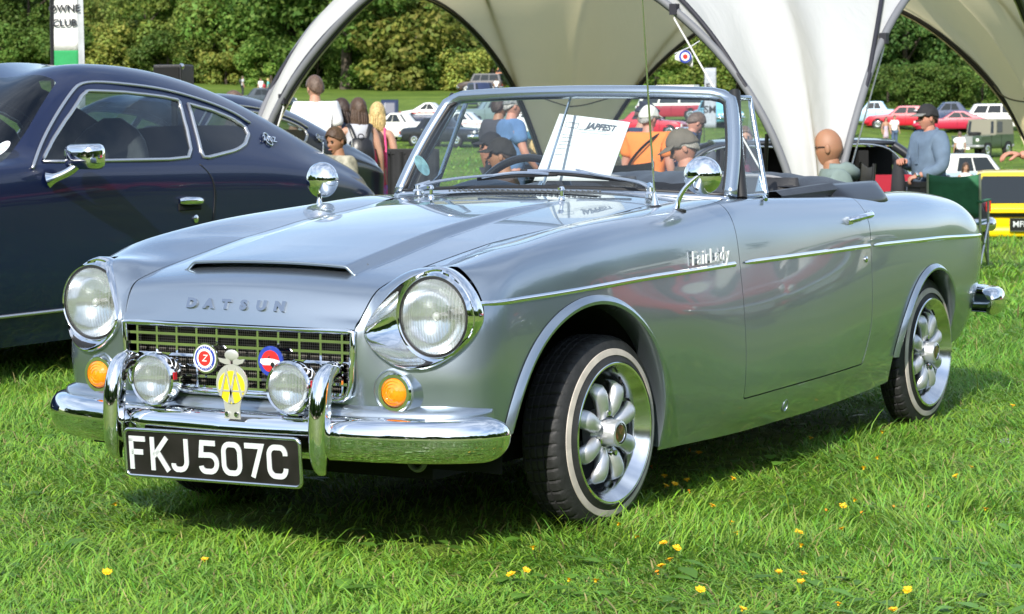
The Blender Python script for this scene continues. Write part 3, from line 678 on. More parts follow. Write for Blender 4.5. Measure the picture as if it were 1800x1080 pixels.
_n = LENS.node_tree; _m = [q for q in _n.nodes if q.type == 'MIX_SHADER'][0]; _t = [q for q in _n.nodes if q.type == 'BSDF_TRANSPARENT'][0]
_d = _n.nodes.new('ShaderNodeBsdfTranslucent'); _d.inputs[0].default_value = (.9, .92, .93, 1); _d2 = _n.nodes.new('ShaderNodeBsdfDiffuse'); _d2.inputs[0].default_value = (.85, .87, .88, 1)
_a = _n.nodes.new('ShaderNodeMixShader'); _a.inputs[0].default_value = .5; _b = _n.nodes.new('ShaderNodeMixShader'); _b.inputs[0].default_value = .07
_n.links.new(_d.outputs[0], _a.inputs[1]); _n.links.new(_d2.outputs[0], _a.inputs[2]); _n.links.new(_t.outputs[0], _b.inputs[1]); _n.links.new(_a.outputs[0], _b.inputs[2]); _n.links.new(_b.outputs[0], _m.inputs[1])
_tc = _n.nodes.new('ShaderNodeTexCoord'); _w = _n.nodes.new('ShaderNodeTexWave'); _w.bands_direction = 'Y'; _w.inputs['Scale'].default_value = 38; _w.inputs['Distortion'].default_value = .6; _w.inputs['Detail Scale'].default_value = 3
_k = _n.nodes.new('ShaderNodeMath'); _k.operation = 'MULTIPLY_ADD'; _k.inputs[1].default_value = .22; _k.inputs[2].default_value = .02
_n.links.new(_tc.outputs['Object'], _w.inputs['Vector']); _n.links.new(_w.outputs['Fac'], _k.inputs[0]); _n.links.new(_k.outputs[0], _b.inputs[0])
AMBER = mat('amber_lens', (0.95, 0.28, 0.01), rough=0.12, coat=1.0, subsurf=0.3)
WHITE = mat('white_print', (0.8, 0.8, 0.8), rough=0.5)
BLACKGLOSS = mat('black_gloss', (0.012, 0.012, 0.013), rough=0.25, coat=0.3)
PLATEGREY = mat('silver_plate_letters', (0.62, 0.66, 0.66), rough=0.4, metal=0.15)

roadster = thing('vintage_roadster', 'silver blue vintage open roadster with black number plate parked on the grass in front', 'car')
# stations: rows are bottom edge, lower side, mid side, trim line, shoulder, crown, inner edge (half width y, mirrored)
ST = [
 [(-.68,0,.31),(-.69,0,.36),(-.70,0,.43),(-.705,0,.49),(-.71,0,.54),(-.715,0,.575),(-.72,0,.600)],
 [(-.68,.18,.31),(-.69,.18,.36),(-.70,.18,.43),(-.705,.18,.49),(-.71,.18,.54),(-.715,.18,.575),(-.72,.18,.600)],
 [(-.68,.33,.31),(-.69,.335,.365),(-.70,.34,.43),(-.705,.345,.49),(-.71,.35,.54),(-.713,.353,.575),(-.715,.355,.600)],
 [(-.672,.395,.31),(-.687,.40,.37),(-.697,.40,.45),(-.70,.395,.53),(-.695,.387,.60),(-.68,.380,.655),(-.660,.374,.694)],
 [(-.65,.467,.31),(-.668,.475,.37),(-.678,.475,.45),(-.680,.468,.56),(-.668,.452,.67),(-.61,.43,.735),(-.55,.371,.721)],
 [(-.615,.55,.31),(-.634,.562,.37),(-.643,.565,.45),(-.645,.555,.57),(-.625,.537,.69),(-.555,.515,.748),(-.42,.376,.742)],
 [(-.57,.608,.30),(-.587,.622,.365),(-.595,.628,.45),(-.592,.628,.57),(-.573,.612,.68),(-.45,.562,.762),(-.28,.385,.764)],
 [(-.45,.628,.235),(-.45,.650,.36),(-.45,.656,.47),(-.45,.655,.668),(-.42,.632,.735),(-.33,.578,.784),(-.15,.393,.783)],
 [(-.2,.638,.225),(-.2,.663,.36),(-.2,.674,.5),(-.2,.676,.672),(-.19,.655,.752),(-.13,.588,.810),(0,.407,.798)],
 [(.1,.645,.215),(.1,.674,.36),(.1,.686,.5),(.1,.685,.678),(.1,.664,.768),(.12,.595,.830),(.2,.434,.817)],
 [(.45,.652,.205),(.45,.686,.35),(.45,.697,.5),(.45,.690,.680),(.45,.669,.778),(.46,.603,.846),(.48,.447,.838)],
 [(.72,.66,.200),(.72,.699,.32),(.72,.703,.46),(.72,.692,.680),(.72,.672,.775),(.72,.624,.852),(.72,.48,.857)],
 [(.97,.66,.200),(.97,.700,.32),(.97,.706,.46),(.97,.697,.682),(.97,.677,.775),(.97,.630,.850),(.95,.565,.846)],
 [(1.3,.66,.203),(1.3,.698,.32),(1.3,.706,.46),(1.3,.701,.684),(1.3,.683,.772),(1.3,.636,.842),(1.3,.572,.838)],
 [(1.66,.655,.212),(1.66,.685,.33),(1.66,.702,.46),(1.66,.705,.685),(1.66,.690,.765),(1.66,.640,.833),(1.66,.575,.829)],
 [(2.0,.648,.23),(2.0,.674,.35),(2.0,.696,.47),(2.0,.703,.682),(2.0,.687,.758),(2.0,.632,.826),(1.98,.54,.829)],
 [(2.3,.64,.26),(2.3,.662,.36),(2.3,.688,.48),(2.3,.695,.676),(2.3,.678,.750),(2.3,.615,.822),(2.3,.47,.829)],
 [(2.58,.625,.29),(2.59,.646,.37),(2.60,.672,.48),(2.60,.681,.668),(2.59,.663,.738),(2.58,.598,.803),(2.58,.42,.810)],
 [(2.74,.61,.325),(2.77,.630,.38),(2.79,.650,.48),(2.79,.658,.660),(2.775,.640,.720),(2.74,.58,.771),(2.73,.40,.778)],
 [(2.80,.55,.335),(2.85,.575,.39),(2.88,.600,.48),(2.88,.605,.655),(2.865,.590,.705),(2.82,.54,.737),(2.80,.38,.742)],
 [(2.83,.30,.345),(2.90,.30,.40),(2.935,.30,.48),(2.93,.30,.655),(2.915,.30,.695),(2.88,.28,.717),(2.84,.25,.727)],
 [(2.835,0,.345),(2.905,0,.40),(2.94,0,.48),(2.935,0,.655),(2.92,0,.695),(2.885,0,.717),(2.845,0,.730)],
]
ST = np.array(ST, float)
ST[7:18, 3, 1] -= .006; ST[7:18, 2, 1] += .001
TK = np.array([0, .155, .275, .475, .565, .68, .84])
sk = np.concatenate([[0], np.cumsum(np.linalg.norm(np.diff(ST[:, 3], axis=0), axis=1))])
NS, NT = 430, 84
sq = np.linspace(0, sk[-1], NS); tq = np.linspace(0, TK[-1], NT)
G = spl(sk, ST, sq)                       # NS x 7 x 3
# keep the sharp front corner of the bonnet gap from overshooting: blend the last row with a piecewise-linear one
LIN = np.stack([np.interp(sq, sk, ST[:, 6, k]) for k in range(3)], 1)
wgt = np.clip((G[:, 3, 0] - (-.3)) / .3, 0, 1)[:, None]
G[:, 6] = LIN * (1 - wgt) + G[:, 6] * wgt
SH = spl(TK, G.transpose(1, 0, 2), tq).transpose(1, 0, 2)     # NS x NT x 3
SH = smooth_rows(SH, 6); SH = smooth_rows(SH.transpose(1, 0, 2), 3).transpose(1, 0, 2)
SH[0, :, 1] = 0; SH[-1, :, 1] = 0
SHF = SH.reshape(-1, 3)
def shell_x(y, z):
    k = SHF[:, 0] < -.3; d = (SHF[k, 1] - y) ** 2 + (SHF[k, 2] - z) ** 2
    i = np.argsort(d)[:4]; wt = 1 / (d[i] + 1e-6)
    return float((SHF[k, 0][i] * wt).sum() / wt.sum())
def shell_side(x, z):
    """y and outward normal-ish of the flank at (x, z)"""
    k = (SHF[:, 1] > .3) & (SHF[:, 0] > -.62) & (SHF[:, 0] < 2.85)
    d = (SHF[k, 0] - x) ** 2 + (SHF[k, 2] - z) ** 2
    i = np.argsort(d)[:4]; wt = 1 / (d[i] + 1e-6)
    return float((SHF[k, 1][i] * wt).sum() / wt.sum())
def trim_row():
    out = []
    for x in np.concatenate([np.arange(-.612, -.3, .012), np.arange(-.3, 2.81, .03)]):
        z = float(np.interp(x, [-.61, -.3, .13, .69, 1.66, 2.3, 2.81], [.664, .670, .681, .686, .686, .677, .660]))
        out.append((x, shell_side(x, z), z))
    y = smooth_rows(np.array(out), 8); return y
# headlamp hole contour in (y, z)
LC = np.array([.520, .636])
LCON = [(.524,.752),(.590,.716),(.629,.640),(.605,.570),(.535,.519),(.465,.519),(.412,.548),(.376,.596),(.392,.645),(.425,.693),(.470,.735)]
lc = curve(LCON, 96, closed=True)
lang = np.arctan2(lc[:, 1] - LC[1], lc[:, 0] - LC[0]); lrad = np.hypot(lc[:, 0] - LC[0], lc[:, 1] - LC[1])
o_ = np.argsort(lang); lang, lrad = lang[o_], lrad[o_]
def lamp_r(a): return np.interp(a, np.concatenate([[lang[-1] - 2 * np.pi], lang, [lang[0] + 2 * np.pi]]), np.concatenate([[lrad[-1]], lrad, [lrad[0]]]))
def f_lamp(V):
    d = np.hypot(V[:, 1] - LC[0], V[:, 2] - LC[1]); a = np.arctan2(V[:, 2] - LC[1], V[:, 1] - LC[0])
    return np.where(V[:, 0] < -.35, d - lamp_r(a) * .985, 1.0)
def f_farch(V):
    e = np.sqrt(((V[:, 0] + .125) / .408) ** 2 + ((V[:, 2] - .265) / .392) ** 2) - 1
    e = np.where((V[:, 0] > -.605) & (V[:, 0] < -.40) & (V[:, 2] < .40), np.minimum(e, (V[:, 2] - .345) * 3), e)
    return np.where((V[:, 1] > .5) & (V[:, 0] > -.605) & (V[:, 2] < .70), np.where((V[:, 2] < .265) & (V[:, 0] > -.40), np.maximum(abs(V[:, 0] + .125) / .408 - 1, -1), e), 1.0)
def f_rarch(V):
    e = np.sqrt(((V[:, 0] - 2.225) / .292) ** 2 + ((V[:, 2] - .31) / .285) ** 2) - 1
    return np.where((V[:, 1] > .5) & (V[:, 0] > 1.6) & (V[:, 0] < 2.8) & (V[:, 2] < .64), np.where(V[:, 2] < .31, abs(V[:, 0] - 2.225) / .292 - 1, e), 1.0)
# grille opening
def f_grille(V):
    y, z = abs(V[:, 1]), V[:, 2]
    top, bot = .602, .436
    hw = .338 + (z - bot) * .055
    q = np.maximum(np.maximum(y - hw, z - top), bot - z)
    c = np.hypot(np.maximum(y - (hw - .035), 0), np.maximum((bot + .035) - z, 0)) - .035
    q = np.where((y > hw - .035) & (z < bot + .035), c, q)
    return np.where(V[:, 0] < -.5, q, 1.0)
def f_door(V):
    x, z = V[:, 0], V[:, 2]
    xr = 1.665 - np.clip((.46 - z) / .2, 0, 1) ** 2 * .06
    zb = .300 + (x - .72) * .012
    q = np.maximum(np.maximum(.722 - x, x - xr), zb - z)
    return np.where((V[:, 1] > .4), q, 1.0)
def f_bottomcut(V):                      # trims the nose under the bumper
    return np.ones(len(V))
body = MB(); doors = {}
DOORMB = {}
for side in (1, -1):
    V = SH.reshape(-1, 3).copy()
    F = [(i * NT + j, (i + 1) * NT + j, (i + 1) * NT + j + 1, i * NT + j + 1) for i in range(NS - 1) for j in range(NT - 1)]
    lock = np.zeros(len(V), bool)
    for fn in (f_farch, f_rarch, f_lamp, f_grille):
        IN, F, on = cut_mesh(V, F, fn, lock); lock |= on
    DIN, F, on = cut_mesh(V, F, f_door, lock)
    V2 = V * np.array([1, side, 1])
    flip = (side == -1)
    def addm(mb, V, F):
        Vc, Fc = compact(V, F)
        mb.add(Vc, [f[::-1] for f in Fc] if not flip else Fc)
        return Vc, (Fc if flip else [f[::-1] for f in Fc])
    Vc, Fc = addm(body, V2, F)
    # inward folds: door gap, arches, sill and cockpit edge
    inx = lambda p: Vector((0, 0, 0))
    def sel_door(p): return abs(f_door(np.array([[p[0], abs(p[1]), p[2]]]))[0]) < 0.004
    lip(body, Vc, Fc, sel_door, lambda p: np.array([0, -side * .025, 0.0]))
    def sel_arch(p):
        q = np.array([[p[0], abs(p[1]), p[2]]]); return abs(f_farch(q)[0]) < .006 or abs(f_rarch(q)[0]) < .006
    d = MB(); Vd, Fd = addm(d, V2, DIN)
    # the door is 2 mm smaller all round and has folded edges
    lip(d, Vd, Fd, sel_door, lambda p: np.array([0, -side * .025, 0.0]))
    Pd = np.array(d.v); cx, cz = 1.19, .57
    Pd[:, 0] = cx + (Pd[:, 0] - cx) * .992; Pd[:, 2] = np.where(Pd[:, 2] < .5, Pd[:, 2] + .0035, Pd[:, 2])
    d.v = [tuple(p) for p in Pd]
    DOORMB[side] = d
    # arch flanges: a band from the cut edge out and down to the opening, then a return into the well
    for (cxa, cza, a, b, a2, b2, x0) in ((-.125, .265, .408, .392, .380, .366, 0), (2.225, .31, .292, .285, .268, .264, 1)):
        rows = []
        zlow = .222 if x0 == 0 else .285
        ths = np.linspace(-0.05, math.pi + .05, 70)
        prof = [(0.0, .002), (.25, .010), (.6, .016), (.92, .014), (1.0, .006), (1.02, -.02), (1.02, -.05)]
        for th in np.concatenate([[-9], ths, [9]]):
            if th == -9: ca, sa, dz = 1, 0, zlow - cza
            elif th == 9: ca, sa, dz = -1, 0, (.345 if x0 == 0 else zlow + .02) - cza
            else: ca, sa, dz = math.cos(th), max(math.sin(th), 0), 0
            row = []
            for t, off in prof:
                A, B = a + (a2 - a) * t, b + (b2 - b) * t
                x, z = cxa + A * ca, cza + B * sa + dz
                if x0 == 0 and ca < -.7: z = max(z, .345)
                if x < -.555: x = -.555
                y = shell_side(cxa + a * ca if cxa + a * ca > -.53 else -.53, max(cza + b * sa + dz, .22))
                row.append((x, side * (y + off), z))
            rows.append(row)
        body.grid(rows, flip=(side == 1))
for side in (1, -1):
    gt = [(p[0], p[1], p[2]) for p in SH[:, -1] if p[1] > .34 and p[0] < .66]
    body.grid([[(x, side * (y + .0), z), (x, side * (y - .001), z - .007), (x + .006, side * (y - .03), z - .009)] for x, y, z in gt], flip=(side == -1))
body_o = body.build('body', PAINT, roadster, smooth=40)
PAINT_SMOOTH = 40
for side in (1, -1):
    dm = DOORMB[side].build('door', PAINT, roadster, smooth=40)
    # chrome pull handle with button, key lock, window winder slot
    y = -1 if side == -1 else 1
    h = MB()
    yb = shell_side(1.60, .778) * side
    pth = [(1.505, yb + side * .004, .772), (1.53, yb + side * .022, .778), (1.57, yb + side * .032, .783), (1.61, yb + side * .030, .785), (1.645, yb + side * .012, .784)]
    h.tube(curve(pth, 16), [.006, .009, .012, .013, .013, .013, .013, .013, .013, .014, .014, .015, .016, .016, .014, .008], n=10, flat=(1.0, .75))
    h.ball((1.638, yb + side * .018, .786), .017, sc=(1, .8, .8))
    h.box((1.51, yb + side * .004, .772), (.035, .012, .024))
    h.build('door_handle', CHROME, dm)
    lk = MB(); yl = shell_side(1.618, .645); lk.lathe([(.010, 0), (.010, .003), (.007, .005), (0.0005, .006)], (1.618, side * (yl), .645), (0, side, 0), 16)
    lk.build('door_lock', CHROME2, dm)
    pn = MB(); pn.tube([(1.0, side * .640, .855), (1.02, side * .625, .862), (1.045, side * .615, .862)], .006, 8); pn.build('lock_button', CHROME2, dm)
    # inner trim card and padded rail
    tr = MB()
    tr.grid([[(x, side * (.575 - .03 * (z < .5)), z) for z in np.linspace(.30, .835, 6)] for x in np.linspace(.95, 1.66, 10)], flip=(side == -1))
    tr.tube(curve([(.97, side * .572, .842), (1.3, side * .575, .838), (1.66, side * .574, .832)], 20), .014, 8)
    tr.build('door_trim', VINYL, dm)
    # jacking point plug on the sill
    jk = MB(); yj = shell_side(1.045, .245); jk.lathe([(.02, -.002), (.02, .003), (.017, .004), (.016, .0015), (.0005, .0015)], (1.045, side * (yj), .247), (0, side, -.25), 20, sx=.8)
    jk.build('jacking_plug', PAINT, roadster)

# ---- bonnet with scoop
HB = np.array([  # xe, ye, ze, xc, zc
 (-.717,.3515,.606,-.727,.607),(-.692,.3615,.650,-.711,.655),(-.664,.3695,.6925,-.686,.700),
 (-.635,.3685,.702,-.650,.714),(-.55,.366,.722,-.55,.738),(-.4,.370,.744,-.4,.762),(-.2,.381,.775,-.2,.795),(0,.402,.7985,0,.822),
 (.2,.429,.8175,.2,.843),(.45,.440,.8365,.45,.864),(.615,.443,.848,.615,.876)])
def bonnet_row(q):
    hk = np.concatenate([[0], np.cumsum(np.hypot(np.diff(HB[:, 3]), np.diff(HB[:, 4])))])
    n1 = spl(hk[:3], HB[:3], np.clip(q, 0, hk[2])); n2 = spl(hk[2:], HB[2:], np.clip(q, hk[2], hk[-1]))
    return np.where((q <= hk[2])[:, None], n1, n2), hk
SLOT = -.575
def bulge_hw(x): return np.interp(x, [-.575, -.2, .25, .6], [.262, .257, .252, .25])
def bulge_amp(x): return np.interp(x, [-.575, -.4, -.2, .25, .5, .615], [.0195, .0205, .0195, .014, .005, 0])
def sstep(t): t = np.clip(t, 0, 1); return t * t * (3 - 2 * t)
hk_end = np.cumsum(np.hypot(np.diff(HB[:, 3]), np.diff(HB[:, 4])))[-1]
qs = np.linspace(0, hk_end, 190)
rows, hk = bonnet_row(qs); rows = smooth_rows(rows, 2)
us = np.linspace(-1, 1, 121)
def bonnet_grid(rows, bulge):
    P = np.zeros((len(rows), len(us), 3))
    for i, (xe, ye, ze, xc, zc) in enumerate(rows):
        a = np.abs(us) ** 2.2
        P[i, :, 0] = xc + (xe - xc) * a; P[i, :, 1] = us * ye; P[i, :, 2] = zc + (ze - zc) * a
    if bulge:
        hw = bulge_hw(P[:, :, 0]); soft = .032
        P[:, :, 2] += bulge_amp(P[:, :, 0]) * sstep((hw - np.abs(P[:, :, 1])) / soft)
    return P
EDGE = SH[:NS // 2, -1]; EDGE = EDGE[(EDGE[:, 1] > .354) & (EDGE[:, 0] < .75)]; EDGE = EDGE[np.argsort(EDGE[:, 0])]
for r_ in rows:
    if r_[0] > -.712:
        r_[1] = np.interp(r_[0], EDGE[:, 0], EDGE[:, 1]) - .0045; r_[2] = np.interp(r_[0], EDGE[:, 0], EDGE[:, 2])
rows = smooth_rows(rows, 4)
bon = MB()
front = rows[rows[:, 3] < SLOT]; rear = rows[rows[:, 3] >= SLOT - .004].copy()
under = rows[(rows[:, 3] >= SLOT - .012) & (rows[:, 3] < SLOT + .09)]
Pr = bonnet_grid(rear, True); Pf = bonnet_grid(front, False); Pu = bonnet_grid(under, False)
# outside the scoop width the front and rear meshes meet
Pr[0] = np.where((np.abs(Pr[0, :, 1]) > .27)[:, None], Pf[-1], Pr[0])
bon.grid(Pf, flip=True); bon.grid(Pr, flip=True)
k = np.abs(us * .366) < .275
bon.grid(Pu[:, k] - np.array([0, 0, .0005]), flip=True)
bonnet = bon.build('bonnet', PAINT, roadster, smooth=50)
lipm = MB()
ed = [tuple(p + np.array([0, 0, -.002])) for p in Pr[0] if abs(p[1]) < .268]
lipm.tube(ed, .0045, 8); lipm.build('scoop_lip', PAINT, bonnet, smooth=180)
sd = MB()
for x in (SLOT + .05,):
    sd.grid([[(x + .03 * (abs(y) / .26) ** 6, y, z) for z in (.725, .748)] for y in np.linspace(-.25, .25, 12)])
sd.build('scoop_duct', mat('duct_grey', (.10, .11, .12), rough=.6), bonnet)
# bonnet letters D A T S U N spaced along the nose
for i, ch in enumerate('DATSUN'):
    tv, tf = text_data(ch, .032, .0042, shear=0.0, bold=.0022)
    y = .136 - i * .0535
    u_ = abs(y) / .362; xx = -.7095 + .018 * u_ ** 2.2; M = frame((xx - .0035, y, .652), (0, -1, 0), (.42, 0, 1))
    q = MB().add(tv, tf); q.xf(M @ Matrix.Scale(1.25, 4, (1, 0, 0))); q.build('bonnet_letter', mat('letter_chrome', (.42, .44, .47), rough=.16, metal=1.0), bonnet, smooth=0)
# washer jets
for s in (1, -1):
    q = MB(); q.lathe([(.010, 0), (.009, .006), (.005, .010), (.005, .024), (.009, .028), (.006, .036), (.0005, .038)], (.53, s * .22, .868), (0, 0, 1), 10)
    q.box((.522, s * .22, .899), (.02, .006, .006)); q.build('washer_jet', CHROME, bonnet)
# ---- cowl panel and scuttle vent
cw = MB(); P = []
for x in np.linspace(.622, .93, 24):
    t = (x - .622) / .308; yw = np.interp(x, [.622, .72, .93], [.447, .47, .56]); row = []
    ze = np.interp(x, [.622, .72, .93], [.8485, .856, .846]); zc = .877 + .012 * t
    for u in np.linspace(-1, 1, 41): row.append((x, u * yw, zc + (ze - zc) * abs(u) ** 2.4))
    P.append(row)
cw.grid(P, flip=True); cowl = cw.build('cowl_panel', PAINT, roadster, smooth=60)
q = MB()
for i in range(26):
    for r_ in range(3):
        q.tube([(.668 + .022 * r_, -.245 + i * .0195, .8835 + .0007 * r_), (.682 + .022 * r_, -.237 + i * .0195, .884 + .0007 * r_)], .0035, 5)
q.grid([[(x, y, .8808 - .01 * (abs(y) / .3) ** 2.4) for y in np.linspace(-.26, .26, 12)] for x in np.linspace(.66, .735, 4)], flip=True)
q.build('scuttle_vent', DARK if False else mat('vent_grey', (.12, .13, .14), rough=.35, metal=.8), cowl)
# ---- rear deck
P = []
for x in np.linspace(1.72, 2.86, 40):
    j = np.argmin(np.abs(SH[NS // 2:, -1, 0] - x)) + NS // 2
    e = SH[j, -1]; yw = e[1]; ze = e[2]; row = []
    for u in np.linspace(-1, 1, 31): row.append((x, u * yw, ze + .02 * (1 - abs(u) ** 2.2)))
    P.append(row)
dk = MB(); dk.grid(P, flip=True); dk.build('rear_deck', PAINT, roadster, smooth=60)

# ---- floor, inner wells
uw = MB()
uw.box((1.12, 0, .235), (1.75, 1.24, .05)); uw.box((2.62, 0, .33), (.3, 1.1, .05)); uw.box((1.15, 0, .25), (3.3, .86, .06)); uw.box((-.3, 0, .43), (.60, .68, .26)); uw.box((2.3, 0, .45), (.9, .8, .3))  # wide low floor pan is enlarged to block light and darken the grass underneath
uw.build('underbody', DARK, roadster, smooth=0)
for s in (1, -1):
    for cx_, r_, zt in ((-.125, .385, .27), (2.225, .275, .31)):
        wl = MB(); rws = []
        for a in np.linspace(0, math.pi, 20):
            rws.append([(cx_ + r_ * math.cos(a), s * y, zt + min(r_, .42) * .98 * math.sin(a)) for y in (.635, .30)])
        rws = [[(rws[0][0][0], s * .635, .25), (rws[0][0][0], s * .3, .25)]] + rws + [[(rws[-1][0][0], s * .635, .25), (rws[-1][0][0], s * .3, .25)]]
        wl.grid(rws); wl.grid([[(cx_ - r_, s * .36, .25), (cx_ - r_, s * .36, .66)], [(cx_ + r_, s * .36, .25), (cx_ + r_, s * .36, .66)]])
        wl.build('wheel_well', DARK, roadster)

# ---- wheels
def make_wheel(parent, loc, s, steer):
    wh = bpy.data.objects.new('wheel', None); COL.objects.link(wh); wh.parent = parent; wh.location = loc
    wh.rotation_euler = (0, 0, steer + (math.pi if s > 0 else 0))     # local -y is the outer face
    RT = .258
    t = MB(); n = 288; prof = [(.176, -.012), (.190, -.020), (.205, -.010), (.2255, -.0055), (.238, .000), (.2485, .008), (.2545, .018), (.2565, .025), (.2575, .033), (.2575, .049), (.2575, .051), (.2530, .053), (.2530, .058),
        (.2575, .060), (.258, .075), (.258, .078), (.2535, .080), (.2535, .085), (.258, .087), (.2575, .102), (.2575, .104), (.2530, .106), (.2530, .111), (.2575, .113), (.2565, .132), (.2535, .142), (.246, .150), (.225, .156), (.176, .145)]
    rws = []
    prof = [(r_, h * .74 if h > 0 else h) for r_, h in prof]
    for r_, h in prof:
        row = []
        for j in range(n):
            a = 2 * math.pi * (j + h * 28 * (1 if h < .1 else -1)) / n; rr = r_
            if r_ > .2515 and not (.0985 > h / .74 > .089) and j % 6 == 0: rr = r_ - .0045
            row.append((rr * math.cos(a), h - .0, rr * math.sin(a)))
        rws.append(row)
    t.grid(rws, cv=True); t.build('tyre', RUBBER, wh, smooth=28)
    ww = MB(); ww.lathe([(.2055, .0098), (.2065, .0118), (.2150, .0100), (.2225, .0080), (.2235, .0058)], (0, 0, 0), (0, -1, 0), 96); ww.build('whitewall', WHITEWALL, wh)
    rm = MB(); rm.lathe([(.180, .010), (.1865, .0205), (.190, .0180), (.1895, .008)], (0, 0, 0), (0, -1, 0), 96)
    rm.lathe([(.1865, .0200), (.182, .020), (.176, .012), (.170, .002), (.160, -.010), (.1535, -.022), (.151, -.040), (.150, -.060), (.149, -.11)], (0, 0, 0), (0, -1, 0), 96)
    rim = rm.build('rim', POLISH, wh, smooth=40)
    bk = MB(); bk.lathe([(.150, -.085), (.10, -.09), (.03, -.09)], (0, 0, 0), (0, -1, 0), 40); bk.build('brake_drum', mat('drum_grey', (.03, .03, .032), rough=.6, metal=.5), wh)
    for k_ in range(8):
        a = 2 * math.pi * (k_ + .5) / 8; sp = MB(); rws = []
        for tt in np.linspace(0, 1, 9):
            r_ = .044 + tt * .098; wd = np.interp(tt, [0, .2, .5, .8, .93, 1], [.017, .0215, .0255, .027, .0245, .014]); hh = np.interp(tt, [0, .25, .6, .85, .95, 1], [-.004, .008, .012, .008, -.004, -.018])
            row = []
            for b in np.linspace(0, 2 * math.pi, 14, endpoint=False):
                lx = r_; ly = hh - .016 + .021 * math.sin(b) * (1 if math.sin(b) > 0 else .6); lz = wd * math.cos(b)
                row.append((lx * math.cos(a) - lz * math.sin(a), -ly, lx * math.sin(a) + lz * math.cos(a)))
            rws.append(row)
        sp.grid(rws, cv=True); sp.build('spoke', ALLOY, wh, smooth=180)
    hb = MB(); hb.lathe([(.060, -.045), (.060, -.020), (.052, -.010), (.040, -.008), (.036, .004), (.036, .030), (.034, .034), (.028, .036)], (0, 0, 0), (0, -1, 0), 40)
    hub = hb.build('hub', ALLOY, wh)
    cp = MB(); cp.lathe([(.028, .0335), (.024, .0345), (.023, .033)], (0, 0, 0), (0, -1, 0), 32); cp.build('hub_ring', POLISH, hub)
    cp = MB(); cp.lathe([(.0235, .033), (.012, .0345), (.0003, .035)], (0, 0, 0), (0, -1, 0), 24); cp.build('hub_emblem', mat('black_red_emblem', (.02, .012, .012), rough=.2, coat=1, col2=(.16, .05, .03), nscale=60), hub)
    for k_ in range(4):
        a = 2 * math.pi * (k_ + .18) / 4; nu = MB(); nu.lathe([(.013, -.012), (.013, .002), (.008, .003), (.008, .012), (.0005, .013)], (.057 * math.cos(a), 0, .057 * math.sin(a)), (0, -1, 0), 6)
        nu.build('wheel_nut', CHROME2, hub)
    va = MB(); a = 1.15; va.tube([(.155 * math.cos(a), .005, .155 * math.sin(a)), (.137 * math.cos(a), -.006, .137 * math.sin(a))], .0032, 6); va.build('valve', DARK, rim)
    return wh
for (x_, s_, st_) in ((0, -1, R(-3.2)), (2.28, -1, 0), (0, 1, R(-3.2)), (2.28, 1, 0)):
    wv_ = make_wheel(roadster, (x_, s_ * .6525, .291), s_, st_); wv_.scale = (.975, 1, .975)
    if x_ > 1: [setattr(c_, 'scale', (1, .72, 1)) for c_ in wv_.children if c_.name.startswith('tyre')]

# ---- trim strips along the flank (front wing, door, rear wing)
TR = trim_row()
def strip(name, x0, x1, side, parent, nose=False):
    P = [p for p in TR if x0 <= p[0] <= x1 and p[1] > .55]
    mbx = MB(); rws = []
    for i, p in enumerate(P):
        w_ = .0065
        if i < 3: w_ *= (.4, .8, .95)[i]
        y = p[1] * side
        rws.append([(p[0], y + side * .001, p[2] + w_ * 1.15), (p[0], y + side * .004, p[2] + w_ * .8), (p[0], y + side * .0058, p[2]), (p[0], y + side * .004, p[2] - w_ * .8), (p[0], y + side * .001, p[2] - w_ * 1.15)])
    mbx.grid(rws, flip=(side == -1))
    for e in (rws[0], rws[-1]): mbx.add(e, [(0, 1, 2, 3, 4)])
    mbx.build(name, CHROME, parent, smooth=60)
for side in (-1, 1):
    strip('trim_strip', -.60, .712, side, roadster); strip('trim_strip', .732, 1.655, side, roadster); strip('trim_strip', 1.677, 2.80, side, roadster)
# wing script, flat chrome lettering
tv, tf = text_data('FairLady', .056, .002, shear=.12, space=1.22)
yb = shell_side(.52, .715)
q = MB().add(tv, tf); q.xf(frame((.53, -yb - .007, .7165), (1, -.005, .012), (0, .08, 1))); q.build('wing_script', mat('bright_script', (.78, .80, .82), rough=.35, metal=.3), roadster, smooth=0)

